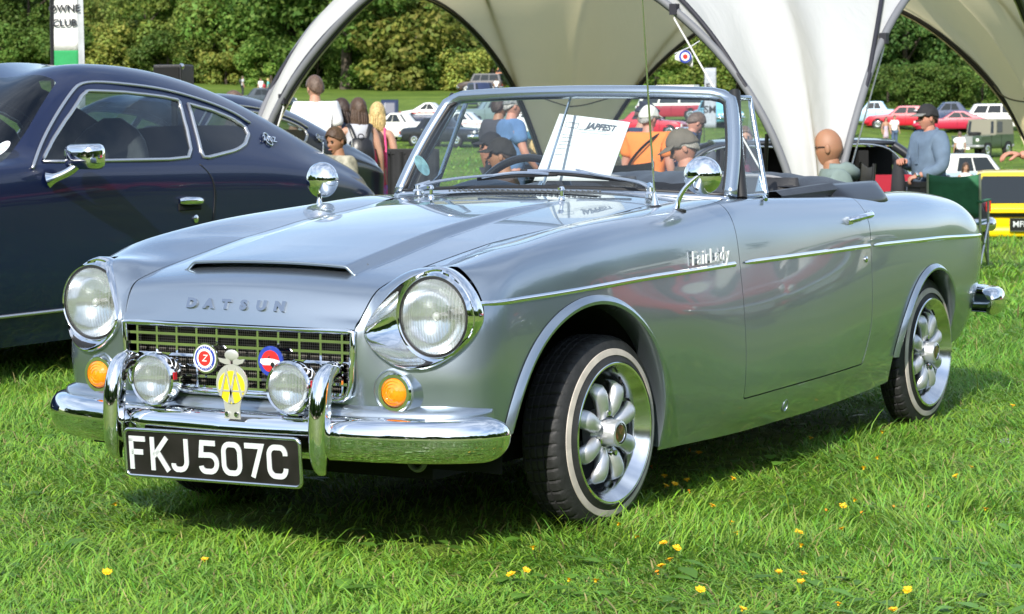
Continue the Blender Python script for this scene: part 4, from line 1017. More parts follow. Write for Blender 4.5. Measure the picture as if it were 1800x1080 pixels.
# ---- headlamps
for side in (1, -1):
    hl = bpy.data.objects.new('headlamp', None); COL.objects.link(hl); hl.parent = roadster
    bz = MB(); rws = []; ic = np.array([.5225, .636]); xi = -.632
    NA = 96
    for kk in range(NA):
        a = 2 * math.pi * kk / NA; r0 = float(lamp_r(np.array([math.atan2(math.sin(a), math.cos(a))]))[0])
        yo, zo = LC[0] + r0 * math.cos(a), LC[1] + r0 * math.sin(a)
        xs = shell_x(yo, zo); out = max(0.0, math.cos(a)); prd = .016 + .010 * out + .006 * max(0, math.sin(a))
        xs = min(xs, -.585)
        yi, zi = ic[0] + .100 * math.cos(a), ic[1] + .100 * math.sin(a)
        row = []
        for (u, px_, sc_) in ((0, .006, 1.00), (0, -prd * .6, 1.012), (0, -prd, .995), (0, -prd * 1.15, .965), (.25, -prd * 1.0, 1), (.55, -.004, 1), (.8, .0, 1), (1, 0, 1)):
            yy = (LC[0] + (yo - LC[0]) * sc_) * (1 - u) + yi * u; zz = (LC[1] + (zo - LC[1]) * sc_) * (1 - u) + zi * u
            xx = (xs + px_) * (1 - u) + (xi) * u
            row.append((xx, side * yy, zz))
        for (rr, xx) in ((.0985, xi - .006), (.0955, xi - .004), (.0945, xi + .006)):
            row.append((xx, side * (ic[0] + rr * math.cos(a)), ic[1] + rr * math.sin(a)))
        rws.append(row)
    bz.grid(rws, cu=True, flip=(side == -1)); bz.build('bezel', CHROME, hl, smooth=60)
    gs = MB(); gs.lathe([(.0955, -.02), (.0955, 0.004), (.0915, .005), (.0905, -.02)], (xi, side * ic[0], ic[1]), (-1, 0, 0), 64); gs.build('gasket', SEAL, hl)
    rf = MB(); rf.lathe([(.0895, -.002), (.080, -.022), (.062, -.040), (.040, -.052), (.018, -.058), (.0005, -.060)], (xi, side * ic[0], ic[1]), (-1, 0, 0), 48)
    rfo = rf.build('reflector', mat('lamp_reflector', (.95, .95, .94), rough=.16, metal=1.0), hl, smooth=180)
    bu = MB(); bu.ball((xi + .012, side * ic[0], ic[1]), .011); bu.tube([(xi + .05, side * ic[0], ic[1]), (xi + .015, side * ic[0], ic[1])], .008, 8); bu.build('bulb', mat('bulb_glass', (.9, .88, .8), rough=.1, metal=.3), rfo)
    ln = MB(); nr, na = 14, 72; fro = []; bak = []
    for i in range(nr + 1):
        r_ = .0905 * i / nr; rf_, rb_ = [], []
        for j in range(na):
            a = 2 * math.pi * j / na; yy, zz = r_ * math.cos(a), r_ * math.sin(a)
            hgt = .022 * (1 - (r_ / .0905) ** 2); flute = .0011 * math.cos(yy / .0905 * math.pi * 13) * (1 if i < nr else 0) + .0008 * (1 if zz < -.02 else 0) * math.sin(zz * 300)
            rf_.append((xi - .004 - hgt, side * (ic[0] + yy), ic[1] + zz)); bak.append((xi - .001 - hgt + flute, side * (ic[0] + yy), ic[1] + zz))
        fro.append(rf_)
    bak = [bak[i * na:(i + 1) * na] for i in range(nr + 1)]
    ln.grid(fro, cv=True, flip=(side == 1)); ln.grid(bak, cv=True, flip=(side == -1)); ln.grid([fro[-1], bak[-1]], cv=True)
    ln.build('lens', LENS, hl, smooth=50, fix=True)
    # clear chrome filler on the inner corner
# ---- front indicators
for side in (1, -1):
    y0, z0 = .452, .458; xs = shell_x(y0, z0)
    ind = bpy.data.objects.new('indicator', None); COL.objects.link(ind); ind.parent = roadster
    pd = MB(); rws = []
    for kk in range(40):
        a = 2 * math.pi * kk / 40; ro = .064
        yo, zo = y0 + ro * math.cos(a), z0 + ro * math.sin(a); xo = shell_x(yo, zo)
        rws.append([(xo + .004, side * yo, zo), (min(xo - .002, xs + .012), side * (y0 + .056 * math.cos(a)), z0 + .056 * math.sin(a)), (xs - .006, side * (y0 + .05 * math.cos(a)), z0 + .05 * math.sin(a)), (xs - .006, side * (y0 + .045 * math.cos(a)), z0 + .045 * math.sin(a))])
    pd.grid(rws, cu=True, flip=(side == -1)); pd.build('pod', PAINT, ind, smooth=60)
    rg = MB(); rg.lathe([(.046, .000), (.047, .008), (.044, .013), (.036, .013), (.035, .008)], (xs - .004, side * y0, z0), (-1, 0, 0), 48); rg.build('chrome_ring', CHROME, ind)
    le = MB(); le.lathe([(.036, .008), (.034, .014), (.029, .018), (.028, .016), (.022, .0205), (.021, .0185), (.014, .022), (.013, .020), (.0005, .023)], (xs - .004, side * y0, z0), (-1, 0, 0), 40); le.build('lens', AMBER, ind, smooth=50)

# ---- grille
gr = bpy.data.objects.new('grille', None); COL.objects.link(gr); gr.parent = roadster
GO = [(-.349, .600)] + [(.349 * u, .600) for u in np.linspace(-.95, .95, 20)] + [(.349, .600), (.346, .55), (.341, .49), (.338, .470), (.330, .448), (.315, .4375), (.300, .435)] + [(.300 * u, .435) for u in np.linspace(.9, -.9, 14)] + [(-.300, .435), (-.315, .4375), (-.330, .448), (-.338, .470), (-.341, .49), (-.346, .55)]
q = MB(); q.tube([(-.716 + .0 * abs(y), y, z) for y, z in GO], .0085, 8, closed=True, flat=(1, 1)); q.build('grille_surround', CHROME, gr, smooth=60)
bk = MB(); bk.grid([[(-.655, y, z) for z in (.43, .60)] for y in (-.35, .35)])
mw = mat('grille_mesh_wire', (.05, .05, .05), rough=.5, metal=.6)
n = mw.node_tree; b = n.nodes['Principled BSDF']; tc = n.nodes.new('ShaderNodeTexCoord'); mp = n.nodes.new('ShaderNodeMapping'); mp.inputs['Rotation'].default_value = (R(45), 0, 0)
ck = n.nodes.new('ShaderNodeTexChecker'); ck.inputs['Scale'].default_value = 220; ck.inputs['Color1'].default_value = (.008, .007, .006, 1); ck.inputs['Color2'].default_value = (.20, .19, .175, 1)
n.links.new(tc.outputs['Object'], mp.inputs[0]); n.links.new(mp.outputs[0], ck.inputs[0]); n.links.new(ck.outputs[0], b.inputs['Base Color'])
bk.build('grille_mesh', mw, gr)
for i in range(-5, 6):
    y = i * .0625; q = MB(); q.box((-.706, y, .5175), (.012, .0062, .158)); q.build('grille_bar', CHROME, gr, smooth=0)
for i in range(6):
    z = .574 - i * .0255; hw = .343 - (.6 - z) * .05
    if z < .46: hw -= .01
    q = MB(); q.box((-.702, 0, z), (.018, 2 * hw, .0045)); q.box((-.711, 0, z), (.003, 2 * hw, .0068)); q.build('grille_bar', CHROME, gr, smooth=0)

# ---- front apron ledge under the grille
ap = MB(); rws = []
pathA = curve([(-.535, .640), (-.585, .640), (-.655, .60), (-.70, .50), (-.722, .36), (-.73, .2), (-.732, 0)], 40)
pathA = np.vstack([pathA, [(p[0], -p[1]) for p in pathA[::-1][1:]]])
for x, y in pathA:
    k_ = 1 if abs(y) < .55 else 0
    rws.append([(x + .03, y * .97, .425), (x + .006, y, .415), (x - .002, y, .405), (x - .004, y, .385), (x + .01, y, .35), (x + .035, y * .98, .318)])
ap.grid(rws, flip=True); ap.build('front_apron', PAINT, roadster, smooth=60)

# ---- bumpers
def bumper(path, sec, parent, flip=False):
    P = np.array(path); n_ = len(P); T = np.gradient(P, axis=0); T /= np.linalg.norm(T, axis=1)[:, None]
    N = np.stack([T[:, 1], -T[:, 0]], 1) * (-1 if flip else 1); rws = []
    d = np.concatenate([[0], np.cumsum(np.linalg.norm(np.diff(P, axis=0), axis=1))]); L = d[-1]
    for i in range(n_):
        e = min(d[i], L - d[i]); sc = 1.0 if e > .07 else math.sqrt(max(0, 1 - (1 - e / .07) ** 2)) * .86 + .14
        rws.append([(P[i, 0] + N[i, 0] * o_ * sc, P[i, 1] + N[i, 1] * o_ * sc, .352 + (z_ - .352) * sc) for o_, z_ in sec])
    mbx = MB(); mbx.grid(rws); return mbx
half = curve([(-.552, .676), (-.612, .655), (-.685, .567), (-.735, .42), (-.764, .22), (-.775, 0)], 60)
pf = np.vstack([half, [(x, -y) for x, y in half[::-1][1:]]])
SEC = np.vstack([curve([(-.050, .390), (-.022, .397), (.004, .393), (.018, .380), (.0245, .362), (.0255, .352)], 16), curve([(.0245, .347), (.022, .330), (.012, .309), (-.004, .297), (-.028, .296)], 14)])
bf = bumper(pf, SEC, roadster)
fb = bf.build('front_bumper', CHROME, roadster, smooth=180, bevel=0)
fb.modifiers.new('solid', 'SOLIDIFY').thickness = .004
for side in (1, -1):
    q = MB(); y = side * .312; pth = curve([(-.725, y, .512), (-.755, y, .517), (-.785, y, .505), (-.806, y, .47), (-.815, y, .42), (-.819, y, .36), (-.817, y, .31), (-.806, y, .277), (-.788, y, .268)], 30)
    rad = np.interp(np.linspace(0, 1, 30), [0, .1, .25, .5, .8, .93, 1], [.014, .018, .021, .024, .022, .015, .006])
    rws = []
    for i, p in enumerate(pth):
        t_ = pth[min(i + 1, 29)] - pth[max(i - 1, 0)]; t_ = t_ / np.linalg.norm(t_); nn = np.array([-t_[2], 0, t_[0]]); nn = -nn if nn[0] > 0 and i > 4 else nn
        nn = np.array([t_[2], 0, -t_[0]])
        row = []
        for b_ in np.linspace(0, 2 * math.pi, 18, endpoint=False):
            w_ = rad[i] * math.cos(b_); h_ = rad[i] * (.85 if math.sin(b_) > 0 else 1.9) * math.sin(b_)
            row.append(tuple(p + nn * h_ + np.array([0, w_, 0])))
        rws.append(row)
    q.grid(rws, cv=True); q.add(rws[-1], [tuple(range(18))]); q.add(rws[0], [tuple(range(18))])
    q.build('overrider', CHROME, fb, smooth=60)
    # rear end of the bumper set
half = curve([(2.80, .690), (2.90, .690), (2.975, .64), (3.01, .50), (3.03, .25), (3.035, 0)], 44)
pr_ = np.vstack([half, [(x, -y) for x, y in half[::-1][1:]]])
SEC2 = [(o_, z_ + .0) for o_, z_ in SEC]
br = bumper(pr_, SEC2, roadster, flip=True); br.v = [(x, y, z + .075) for x, y, z in br.v]
rb = br.build('rear_bumper', CHROME, roadster, smooth=180); rb.modifiers.new('solid', 'SOLIDIFY').thickness = .004
# ---- tow eye
q = MB(); q.tube([(-.60, -.45 + .022 * math.cos(a), .283 + .022 * math.sin(a)) for a in np.linspace(0, 2 * math.pi, 20, endpoint=False)], .007, 8, closed=True); q.build('tow_eye', mat('grey_steel', (.2, .21, .22), rough=.5, metal=.6), roadster)

# ---- number plate
def stroke_glyph(mb, strokes, w_, M, depth=.0012, mi=0):
    """flat letters drawn as mitred bands, 0..1 wide and tall"""
    for st in strokes:
        P = [Vector((p[0], p[1], 0)) for p in st]; L, Rr = [], []
        for i, p in enumerate(P):
            a = (P[i] - P[i - 1]).normalized() if i else None; b = (P[i + 1] - P[i]).normalized() if i < len(P) - 1 else None
            a = a or b; b = b or a
            t = (a + b).normalized() if (a + b).length > 1e-6 else a
            nn = Vector((-t.y, t.x, 0)); kk = w_ / 2 / max(.5, nn.dot(Vector((-a.y, a.x, 0))))
            L.append(p + nn * kk); Rr.append(p - nn * kk)
        for i in range(len(P) - 1):
            mb.prism([M @ L[i], M @ Rr[i], M @ Rr[i + 1], M @ L[i + 1]], M.to_3x3() @ Vector((0, 0, depth)), mi)
def arc(cx_, cy_, rx, ry, a0, a1, n_=7): return [(cx_ + rx * math.cos(R(a)), cy_ + ry * math.sin(R(a))) for a in np.linspace(a0, a1, n_)]
W_, H_ = .048, .070     # centre-line size of a character
GL = {
 'F': [[(0, -.0065), (0, H_)], [(-.0065, H_), (W_ * .92, H_)], [(0, H_ * .53), (W_ * .75, H_ * .53)]],
 'K': [[(0, -.0065), (0, H_ + .0065)], [(W_ * .95, H_ + .0065), (0.004, H_ * .42)], [(W_ * .28, H_ * .6), (W_, -.0065)]],
 'J': [[(W_ * .85, H_ + .0065)] + [(W_ * .85, .02)] + arc(W_ * .85 - .02, .02, .02, .02, 0, -90) [1:] + [(W_ * .2, 0)] + arc(.012, .012, .012, .012, -90, -190)[1:]],
 '5': [[(W_ * .95, H_), (W_ * .1, H_), (W_ * .02, H_ * .57), (W_ * .55, H_ * .58)] + arc(W_ - .02, H_ * .58 - .02, .02, .02, 90, 0)[1:] + arc(W_ - .02, .02, .02, .02, 0, -90) + arc(.014, .014, .014, .014, -90, -175)],
 '0': [arc(W_ - .017, H_ - .02, .017, .02, 0, 90) + arc(.017, H_ - .02, .017, .02, 90, 180) + arc(.017, .02, .017, .02, 180, 270) + arc(W_ - .017, .02, .017, .02, 270, 360) + [(W_, H_ - .02), (W_, H_ - .019)]],
 '7': [[(-.002, H_), (W_, H_), (W_ * .42, -.0065)]],
 'C': [arc(W_ - .016, H_ - .018, .016, .018, -5, 90) + arc(.017, H_ - .02, .017, .02, 90, 180) + arc(.017, .02, .017, .02, 180, 270) + arc(W_ - .016, .018, .016, .018, 270, 365)],
}
npl = bpy.data.objects.new('number_plate', None); COL.objects.link(npl); npl.parent = roadster
npl.location = (-.822, 0, .290); npl.rotation_euler = (R(-.7), R(-3), 0)
def rrect(hw, hh, r_, n_=5): return [p for (cx_, cy_, a0) in ((hw - r_, hh - r_, 0), (-hw + r_, hh - r_, 90), (-hw + r_, -hh + r_, 180), (hw - r_, -hh + r_, 270)) for p in arc(cx_, cy_, r_, r_, a0, a0 + 90, n_)]
q = MB(); q.prism([(0, y, z) for y, z in rrect(.264, .0565, .014)], (.006, 0, 0)); q.build('plate_panel', mat('plate_black', (.014, .012, .012), rough=.3, noise=.3, nscale=15), npl, smooth=0)
q = MB(); q.tube([(-.001, y, z) for y, z in rrect(.2655, .058, .015, 6)], .0048, 8, closed=True); q.build('plate_frame', CHROME2, npl, smooth=60)
xx = .2525
for ch, gap in (('F', 0), ('K', .066), ('J', .066), ('5', .083), ('0', .070), ('7', .066), ('C', .070)):
    xx -= gap
    q = MB(); M = frame((-.0005, xx - (.006 if ch != 'J' else .004), -.035), (0, -1, 0), (0, 0, 1)); stroke_glyph(q, GL[ch], .0132, M, depth=.0022)
    q.build('plate_letter', PLATEGREY, npl, smooth=0, fix=True)
# ---- fog lamps on the bumper
for side in (1, -1):
    fg = bpy.data.objects.new('fog_lamp', None); COL.objects.link(fg); fg.parent = roadster
    o = (-.785, side * .207, .466)
    q = MB(); q.lathe([(.0625, .006), (.066, .002), (.066, -.012), (.063, -.016), (.063, -.035), (.055, -.052), (.040, -.064), (.018, -.070), (.0005, -.071)], o, (-1, 0, 0), 48); q.build('shell', CHROME, fg)
    q = MB(); q.lathe([(.0605, .005), (.0625, .006), (.0605, .010), (.057, .006)], o, (-1, 0, 0), 48); q.build('rim', CHROME2, fg)
    q = MB(); q.lathe([(.059, 0), (.05, -.018), (.035, -.030), (.015, -.036), (.0005, -.037)], o, (-1, 0, 0), 40); q.build('reflector', MATS['lamp_reflector'], fg, smooth=180)
    q = MB(); fro, bak = [], []
    for i in range(11):
        r_ = .0585 * i / 10; fro.append([(o[0] - .005 - .010 * (1 - (i / 10) ** 2), o[1] + r_ * math.cos(a), o[2] + r_ * math.sin(a)) for a in np.linspace(0, 2 * math.pi, 48, endpoint=False)])
        bak.append([(o[0] - .002 - .010 * (1 - (i / 10) ** 2) + .0007 * math.cos(r_ * math.cos(a) / .0585 * math.pi * 9), o[1] + r_ * math.cos(a), o[2] + r_ * math.sin(a)) for a in np.linspace(0, 2 * math.pi, 48, endpoint=False)])
    q.grid(fro, cv=True); q.grid(bak, cv=True, flip=True); q.grid([fro[-1], bak[-1]], cv=True); q.build('lens', LENS, fg, smooth=50, fix=True)
    q = MB(); q.tube([(o[0] + .03, o[1], o[2] - .055), (o[0] + .03, o[1], .40)], .010, 8); q.box((o[0] + .03, o[1], .404), (.06, .05, .008)); q.build('bracket', CHROME2, fg)
    q = MB(); q.box((o[0] + .005, o[1] - .0665, o[2] + .012), (.012, .003, .018)); q.build('red_tab', mat('red_enamel', (.55, .02, .03), rough=.3), fg)
# ---- badges
def disc(parts, name, o, r_, parent, ax=(-1, 0, 0)):
    b_ = bpy.data.objects.new(name, None); COL.objects.link(b_); b_.parent = parent
    for nm, rr, h0, mt in parts:
        q = MB(); q.lathe([(rr, h0 - .004), (rr, h0), (.0003, h0)], o, ax, 36); q.build(nm, mt, b_, smooth=30)
    return b_
BLUE = mat('blue_enamel', (.03, .06, .36), rough=.25, coat=.6); RED = mat('badge_red', (.72, .03, .03), rough=.25, coat=.6); WH = mat('white_enamel', (.8, .8, .78), rough=.3, coat=.5)
YEL = mat('yellow_enamel', (.85, .68, .02), rough=.35, coat=.4)
o = (-.735, .081, .520)
bd = disc([('badge_rim', .038, 0, CHROME2), ('white_ring', .0335, .001, WH), ('blue_ring', .0305, .002, BLUE), ('white_disc', .0245, .003, WH), ('red_disc', .0185, .004, RED)], 'grille_badge', o, .038, gr)
for ang, s_ in ((90, 'CLASSIC'), (270, 'REGISTER')):
    for i, ch in enumerate(s_):
        a = R(ang) + (len(s_) / 2 - .5 - i) * .24 * (1 if ang == 90 else -1); tv, tf = text_data(ch, .0062, 0.0002)
        rr = .0275; ex = (0, -math.sin(a), -math.cos(a)) if ang == 90 else (0, math.sin(a), math.cos(a))
        q = MB().add(tv, tf); q.xf(frame((o[0] - .0024, o[1] - rr * math.cos(a) * -1 * -1, o[2] + rr * math.sin(a)), (0, -math.sin(a), math.cos(a) * -1) if False else (0, -abs(math.sin(a)) if ang == 90 else -abs(math.sin(a)), -math.cos(a) if ang == 90 else math.cos(a)), (0, -math.cos(a) * (1 if ang == 90 else -1), math.sin(a) * (1 if ang == 90 else -1))))
        q.build('badge_letter', WH, bd, smooth=0)
tv, tf = text_data('Z', .024, .0004, shear=.3); q = MB().add(tv, tf); q.xf(frame((o[0] - .0045, o[1], o[2]), (0, -1, 0), (0, 0, 1))); q.build('badge_letter', WH, bd, smooth=0)
o = (-.737, -.119, .522)
bd = disc([('blue_disc', .037, 0, BLUE), ('red_disc', .0265, .001, RED)], 'grille_badge', o, .037, gr)
car2 = [(-.030, -.004), (-.028, .005), (-.012, .0065), (-.006, .007), (.010, .006), (.029, .002), (.030, -.006), (.018, -.009), (-.02, -.010)]
q = MB(); q.prism([(o[0] - .0012, o[1] - x, o[2] + z) for x, z in car2], (-.0012, 0, 0)); q.build('badge_car', WH, bd, smooth=0)
q = MB(); q.lathe([(.006, 0), (.0003, .0005)], (o[0] - .003, o[1] - .008, o[2] - .008), (-1, 0, 0), 16); q.build('badge_car_wheel', DARK, bd)
q = MB(); q.ball((o[0] - .002, o[1] + .004, o[2] + .011), .0035); q.build('badge_driver', mat('badge_dark_red', (.25, .02, .02)), bd)
# motoring club badge: winged top, yellow pierced letters
aa = bpy.data.objects.new('bumper_badge', None); COL.objects.link(aa); aa.parent = fb
o = (-.805, -.052, .470)
q = MB(); q.prism([(o[0], y, z) for y, z in [(o[1] + .047 * math.cos(a) * (1 if math.sin(a) > -.5 else .86), o[2] + .048 * math.sin(a)) for a in np.linspace(0, 2 * math.pi, 40, endpoint=False)]], (.004, 0, 0))
q.prism([(o[0] + .0005, o[1] + y, o[2] + z) for y, z in ((.028, -.03), (-.028, -.03), (-.022, -.062), (-.024, -.085), (.024, -.085), (.022, -.062))], (.003, 0, 0)); 
q.build('badge_plate', mat('brushed_badge', (.62, .62, .58), rough=.38, metal=.55), aa, smooth=0, fix=True)
q = MB(); q.prism([(o[0] - .0012, o[1] + .039 * math.cos(a_), o[2] - .004 + (.036 if math.sin(a_) > 0 else .044) * math.sin(a_)) for a_ in np.linspace(0, 2 * math.pi, 40, endpoint=False)], (.0014, 0, 0)); q.build('yellow_enamel', YEL, aa, smooth=0, fix=True)
for s_ in (1, -1):
    q = MB(); M = frame((o[0] - .0028, o[1], o[2]), (0, -1, 0), (0, 0, 1))
    stroke_glyph(q, [[(-.032 * s_, -.030), (-.013 * s_, .033), (.006 * s_, -.046)]], .0075, M, depth=.0014); q.build('badge_letter', MATS['brushed_badge'], aa, smooth=0, fix=True)
q = MB(); q.box((o[0] - .002, o[1], o[2] - .0165), (.0015, .074, .004)); q.build('badge_bar', MATS['brushed_badge'], aa, smooth=0)
q = MB()
q.ball((o[0] + .002, o[1], o[2] + .070), .022, sc=(.15, 1, .62)); 
for s_ in (1, -1):
    q.prism([(o[0] + .0005, o[1] + s_ * y, o[2] + z) for y, z in ((.004, .048), (.018, .047), (.034, .052), (.040, .062), (.022, .060), (.006, .064))], (.003, 0, 0))
q.build('badge_wings', mat('brushed_badge', (.6, .6, .58)), aa, smooth=30, fix=True)
for s_ in (1, -1):
    q = MB(); q.lathe([(.007, 0), (.006, .004), (.0005, .005)], (o[0], o[1] + s_ * .014, o[2] - .073), (-1, 0, 0), 10); q.build('badge_screw', CHROME2, aa)

# ---- windscreen
def ws_base(y): u = y / .575; return np.array([.815 + .085 * u * u, y, .886 - .020 * u * u])
def ws_top(y): u = y / .490; return np.array([1.010 + .070 * u * u, y, 1.175 - .013 * u * u])
ws = bpy.data.objects.new('windscreen', None); COL.objects.link(ws); ws.parent = roadster
P = []
for u in np.linspace(-1, 1, 41):
    b_, t_ = ws_base(u * .572), ws_top(u * .488); P.append([tuple(b_ + (t_ - b_) * v + np.array([-.012 * math.sin(math.pi * v), 0, 0])) for v in np.linspace(0, 1, 10)])
q = MB(); q.grid(P); q.build('glass', GLASS, ws, smooth=180)
# frame: a closed loop of points with rounded upper corners
def loop_pts(off=0.0):
    L = []
    for u in np.linspace(-1, 1, 31): L.append(ws_base(u * .572))
    for v in np.linspace(.06, .93, 14): L.append(ws_base(.572) * (1 - v) + ws_top(.488) * v + np.array([0, .012 * math.sin(math.pi * v), 0]))
    for u in np.linspace(.955, -.955, 31):
        L.append(ws_top(u * .488) - np.array([0, 0, .006 * max(0, (abs(u) - .9) / .055)]))
    for v in np.linspace(.93, .06, 14): L.append(ws_base(-.572) * (1 - v) + ws_top(-.488) * v - np.array([0, .012 * math.sin(math.pi * v), 0]))
    return L
LP = loop_pts()
q = MB(); q.tube(LP[30:76] + LP[76:] + [LP[0]], .0205, 12, flat=(1, 1)); fr = q.build('frame', PAINT, ws, smooth=180)
fr.data.materials[0] = mat('frame_paint', (.36, .42, .49), rough=.25, metal=.85, coat=.8)
ctr = np.mean(LP, axis=0)
q = MB(); q.tube([tuple(np.array(p) * .97 + ctr * .03 + np.array([-.006, 0, 0])) for p in LP], .0085, 8, closed=True); q.build('rubber_seal', SEAL, ws, smooth=180)
q = MB(); q.tube([tuple(ws_base(u * .575) + np.array([-.012, 0, -.010])) for u in np.linspace(-1, 1, 41)], .013, 10); q.build('chrome_base', CHROME2, ws, smooth=180)
q = MB(); rr_ = []
for u in np.linspace(-1.02, 1.02, 41):
    b_ = ws_base(u * .575); rr_.append([tuple(b_ + np.array([-.045, 0, -.030])), tuple(b_ + np.array([-.030, 0, -.016])), tuple(b_ + np.array([-.012, 0, -.012]))])
q.grid(rr_); q.build('scuttle_seal', SEAL, ws, smooth=180)
q = MB(); q.lathe([(.032, 0), (.0003, 0)], (0, 0, 0), (-1, 0, 0), 30); st_ = q.build('tax_sticker', mat('pale_blue_sticker', (.35, .66, .78), rough=.5, noise=.2, nscale=60), ws)
bb = ws_base(.53) * .72 + ws_top(.455) * .28; st_.location = (bb[0] - .006, bb[1], bb[2]); st_.rotation_euler = (0, R(-32), R(-12)); st_.scale = (1, .85, 1.2)
q = MB(); q.tube([tuple(ws_top(0.02) + np.array([.01, 0, -.01])), tuple(ws_base(.02) + np.array([.02, 0, 0]))], .0045, 6); q.build('mirror_rod', CHROME2, ws)
# quarter lights
for side in (1, -1):
    ql = bpy.data.objects.new('quarter_light', None); COL.objects.link(ql); ql.parent = roadster
    A, B, C_, D = np.array([.930, side * .586, .868]), np.array([1.105, side * .490, 1.166]), np.array([1.190, side * .500, 1.152]), np.array([1.125, side * .583, .868])
    q = MB(); q.tube([tuple(A + np.array([.01, side * .004, -.01])), tuple(A * .5 + B * .5), tuple(B + np.array([.0, 0, .004]))], .0175, 12, flat=(1, 1)); q.build('seal_post', SEAL, ql, smooth=60)
    A2, B2 = A + np.array([.030, 0, 0]), B + np.array([.022, 0, -.012])
    q = MB(); q.tube(curve([A2, B2], 8).tolist() + curve([C_, D], 12).tolist() + [tuple(D + np.array([0, 0, -.006])), tuple(A2 + np.array([0, 0, -.006]))], .0085, 8, closed=True); q.build('frame', MATS['frame_paint'], ql, smooth=60)
    q = MB(); q.add([A2, D, C_, B2], [(0, 1, 2, 3)]); q.build('glass', GLASS, ql, smooth=0)
    q = MB(); q.prism([tuple(D * .62 + A2 * .38 + np.array([0, -side * .004, .008])), tuple(D + np.array([-.008, -side * .004, .008])), tuple(D * .8 + C_ * .2 + np.array([-.01, -side * .004, 0]))], (0, -side * .004, 0)); q.build('corner_plate', MATS['frame_paint'], ql, smooth=0)
# wipers
for (py, tip, b0, b1) in ((.395, (.832, .07, .932), (.818, .235, .915), (.822, -.04, .930)), (-.40, (.832, -.10, .945), (.822, .085, .940), (.835, -.285, .912))):
    wp = bpy.data.objects.new('wiper', None); COL.objects.link(wp); wp.parent = roadster
    pz = .868; q = MB(); q.lathe([(.018, 0), (.017, .012), (.012, .018), (.011, .030), (.0005, .033)], (.735, py, pz), (-.2, 0, 1), 14); q.tube([(.73, py, pz + .022), (.765, py * .93 + tip[1] * .07, pz + .032)], .012, 8); q.build('pivot', CHROME, wp)
    q = MB(); pp = [(.735, py, pz + .026), (.765, py * .85 + tip[1] * .15, pz + .040), (.805, py * .4 + tip[1] * .6, .925), tip]; q.tube(curve(pp, 14), np.linspace(.009, .005, 14), 8, flat=(1, .6)); q.build('arm', CHROME2, wp, smooth=60)
    q = MB(); c0, c1 = np.array(b0), np.array(b1); q.tube([tuple(c0 + (c1 - c0) * t_ + np.array([-.010, 0, .012 * math.sin(math.pi * t_)])) for t_ in np.linspace(.08, .92, 10)], .0045, 6); q.build('blade_bridge', CHROME2, wp)
    q = MB(); q.tube([tuple(c0), tuple((c0 + c1) / 2 + np.array([-.006, 0, .003])), tuple(c1)], .005, 6, flat=(1, 1.4)); q.build('blade', SEAL, wp)
# wing mirrors
for side, bx, by, hx, hy, hz in ((-1, .50, -.597, .545, -.655, .938), (1, .50, .600, .52, .605, .918)):
    wm = bpy.data.objects.new('wing_mirror', None); COL.objects.link(wm); wm.parent = roadster
    bz_ = .842
    q = MB(); q.lathe([(.030, -.004), (.030, .003), (.022, .006), (.0005, .007)], (bx, by, bz_), (0, 0, 1), 24, sx=.7); q.build('foot', SEAL, wm)
    q = MB(); q.tube(curve([(bx, by, bz_), (bx + .004, by + (hy - by) * .15, bz_ + .035), (bx + (hx - .022 - bx) * .5, by + (hy - by) * .55, bz_ + .072), (hx - .022, hy, hz)], 16), np.interp(np.linspace(0, 1, 16), [0, .2, 1], [.011, .0075, .0055]), 10); q.build('arm', CHROME, wm, smooth=60)
    q = MB(); ax_ = Vector((-1, -.12 if side == -1 else -.05, .03)); q.lathe([(.053, -.012), (.0535, -.004), (.052, .004), (.046, .012), (.034, .021), (.018, .026), (.0005, .0275)], (hx, hy, hz), ax_, 40); q.build('head', CHROME, wm, smooth=50)
    q = MB(); q.lathe([(.052, -.011), (.0005, -.011)], (hx, hy, hz), ax_, 32); q.build('mirror_glass', mat('mirror_silver', (.9, .9, .9), rough=.01, metal=1), wm)
# aerial
ae = bpy.data.objects.new('aerial', None); COL.objects.link(ae); ae.parent = roadster
q = MB(); q.lathe([(.022, -.002), (.021, .006), (.012, .012)], (.50, -.535, .845), (0, .1, 1), 16); q.build('grommet', SEAL, ae)
q = MB(); q.lathe([(.013, .008), (.010, .022), (.006, .036), (.0045, .05)], (.50, -.535, .845), (0, .1, 1), 12); q.build('mount', CHROME, ae)
q = MB(); q.tube([(.50, -.531, .88), (.468, -.531, 1.13), (.43, -.531, 1.45)], [.0035, .003, .0016], 8); q.build('mast', CHROME2, ae)

# ---- cockpit
q = MB(); rws = []
for x in np.linspace(.86, 1.06, 12):
    t_ = (x - .86) / .2; row = []
    for y in np.linspace(-.56, .56, 41):
        u = abs(y) / .56; x0 = .83 + .08 * u * u
        hood_ = .045 * math.exp(-((y - .30) / .16) ** 2) + .012 * math.exp(-((y + .25) / .3) ** 2)
        row.append((x0 + .03 + t_ * .17, y, .872 - .018 * u * u + hood_ * math.sin(math.pi * min(1, t_ * 1.2)) - .05 * max(0, t_ - .8) * 5))
    rws.append(row)
rws.append([(p[0] - .03, p[1], .55) for p in rws[-1]]); q.grid(rws, flip=True); q.build('dashboard', NAVYVINYL, roadster, smooth=50)
sw = bpy.data.objects.new('steering_wheel', None); COL.objects.link(sw); sw.parent = roadster; sw.location = (1.17, .30, .80); sw.rotation_euler = (0, R(-66), 0)
q = MB(); q.tube([(.185 * math.cos(a), .185 * math.sin(a), 0) for a in np.linspace(0, 2 * math.pi, 64, endpoint=False)], .013, 10, closed=True); q.build('rim', BLACKGLOSS, sw, smooth=180)
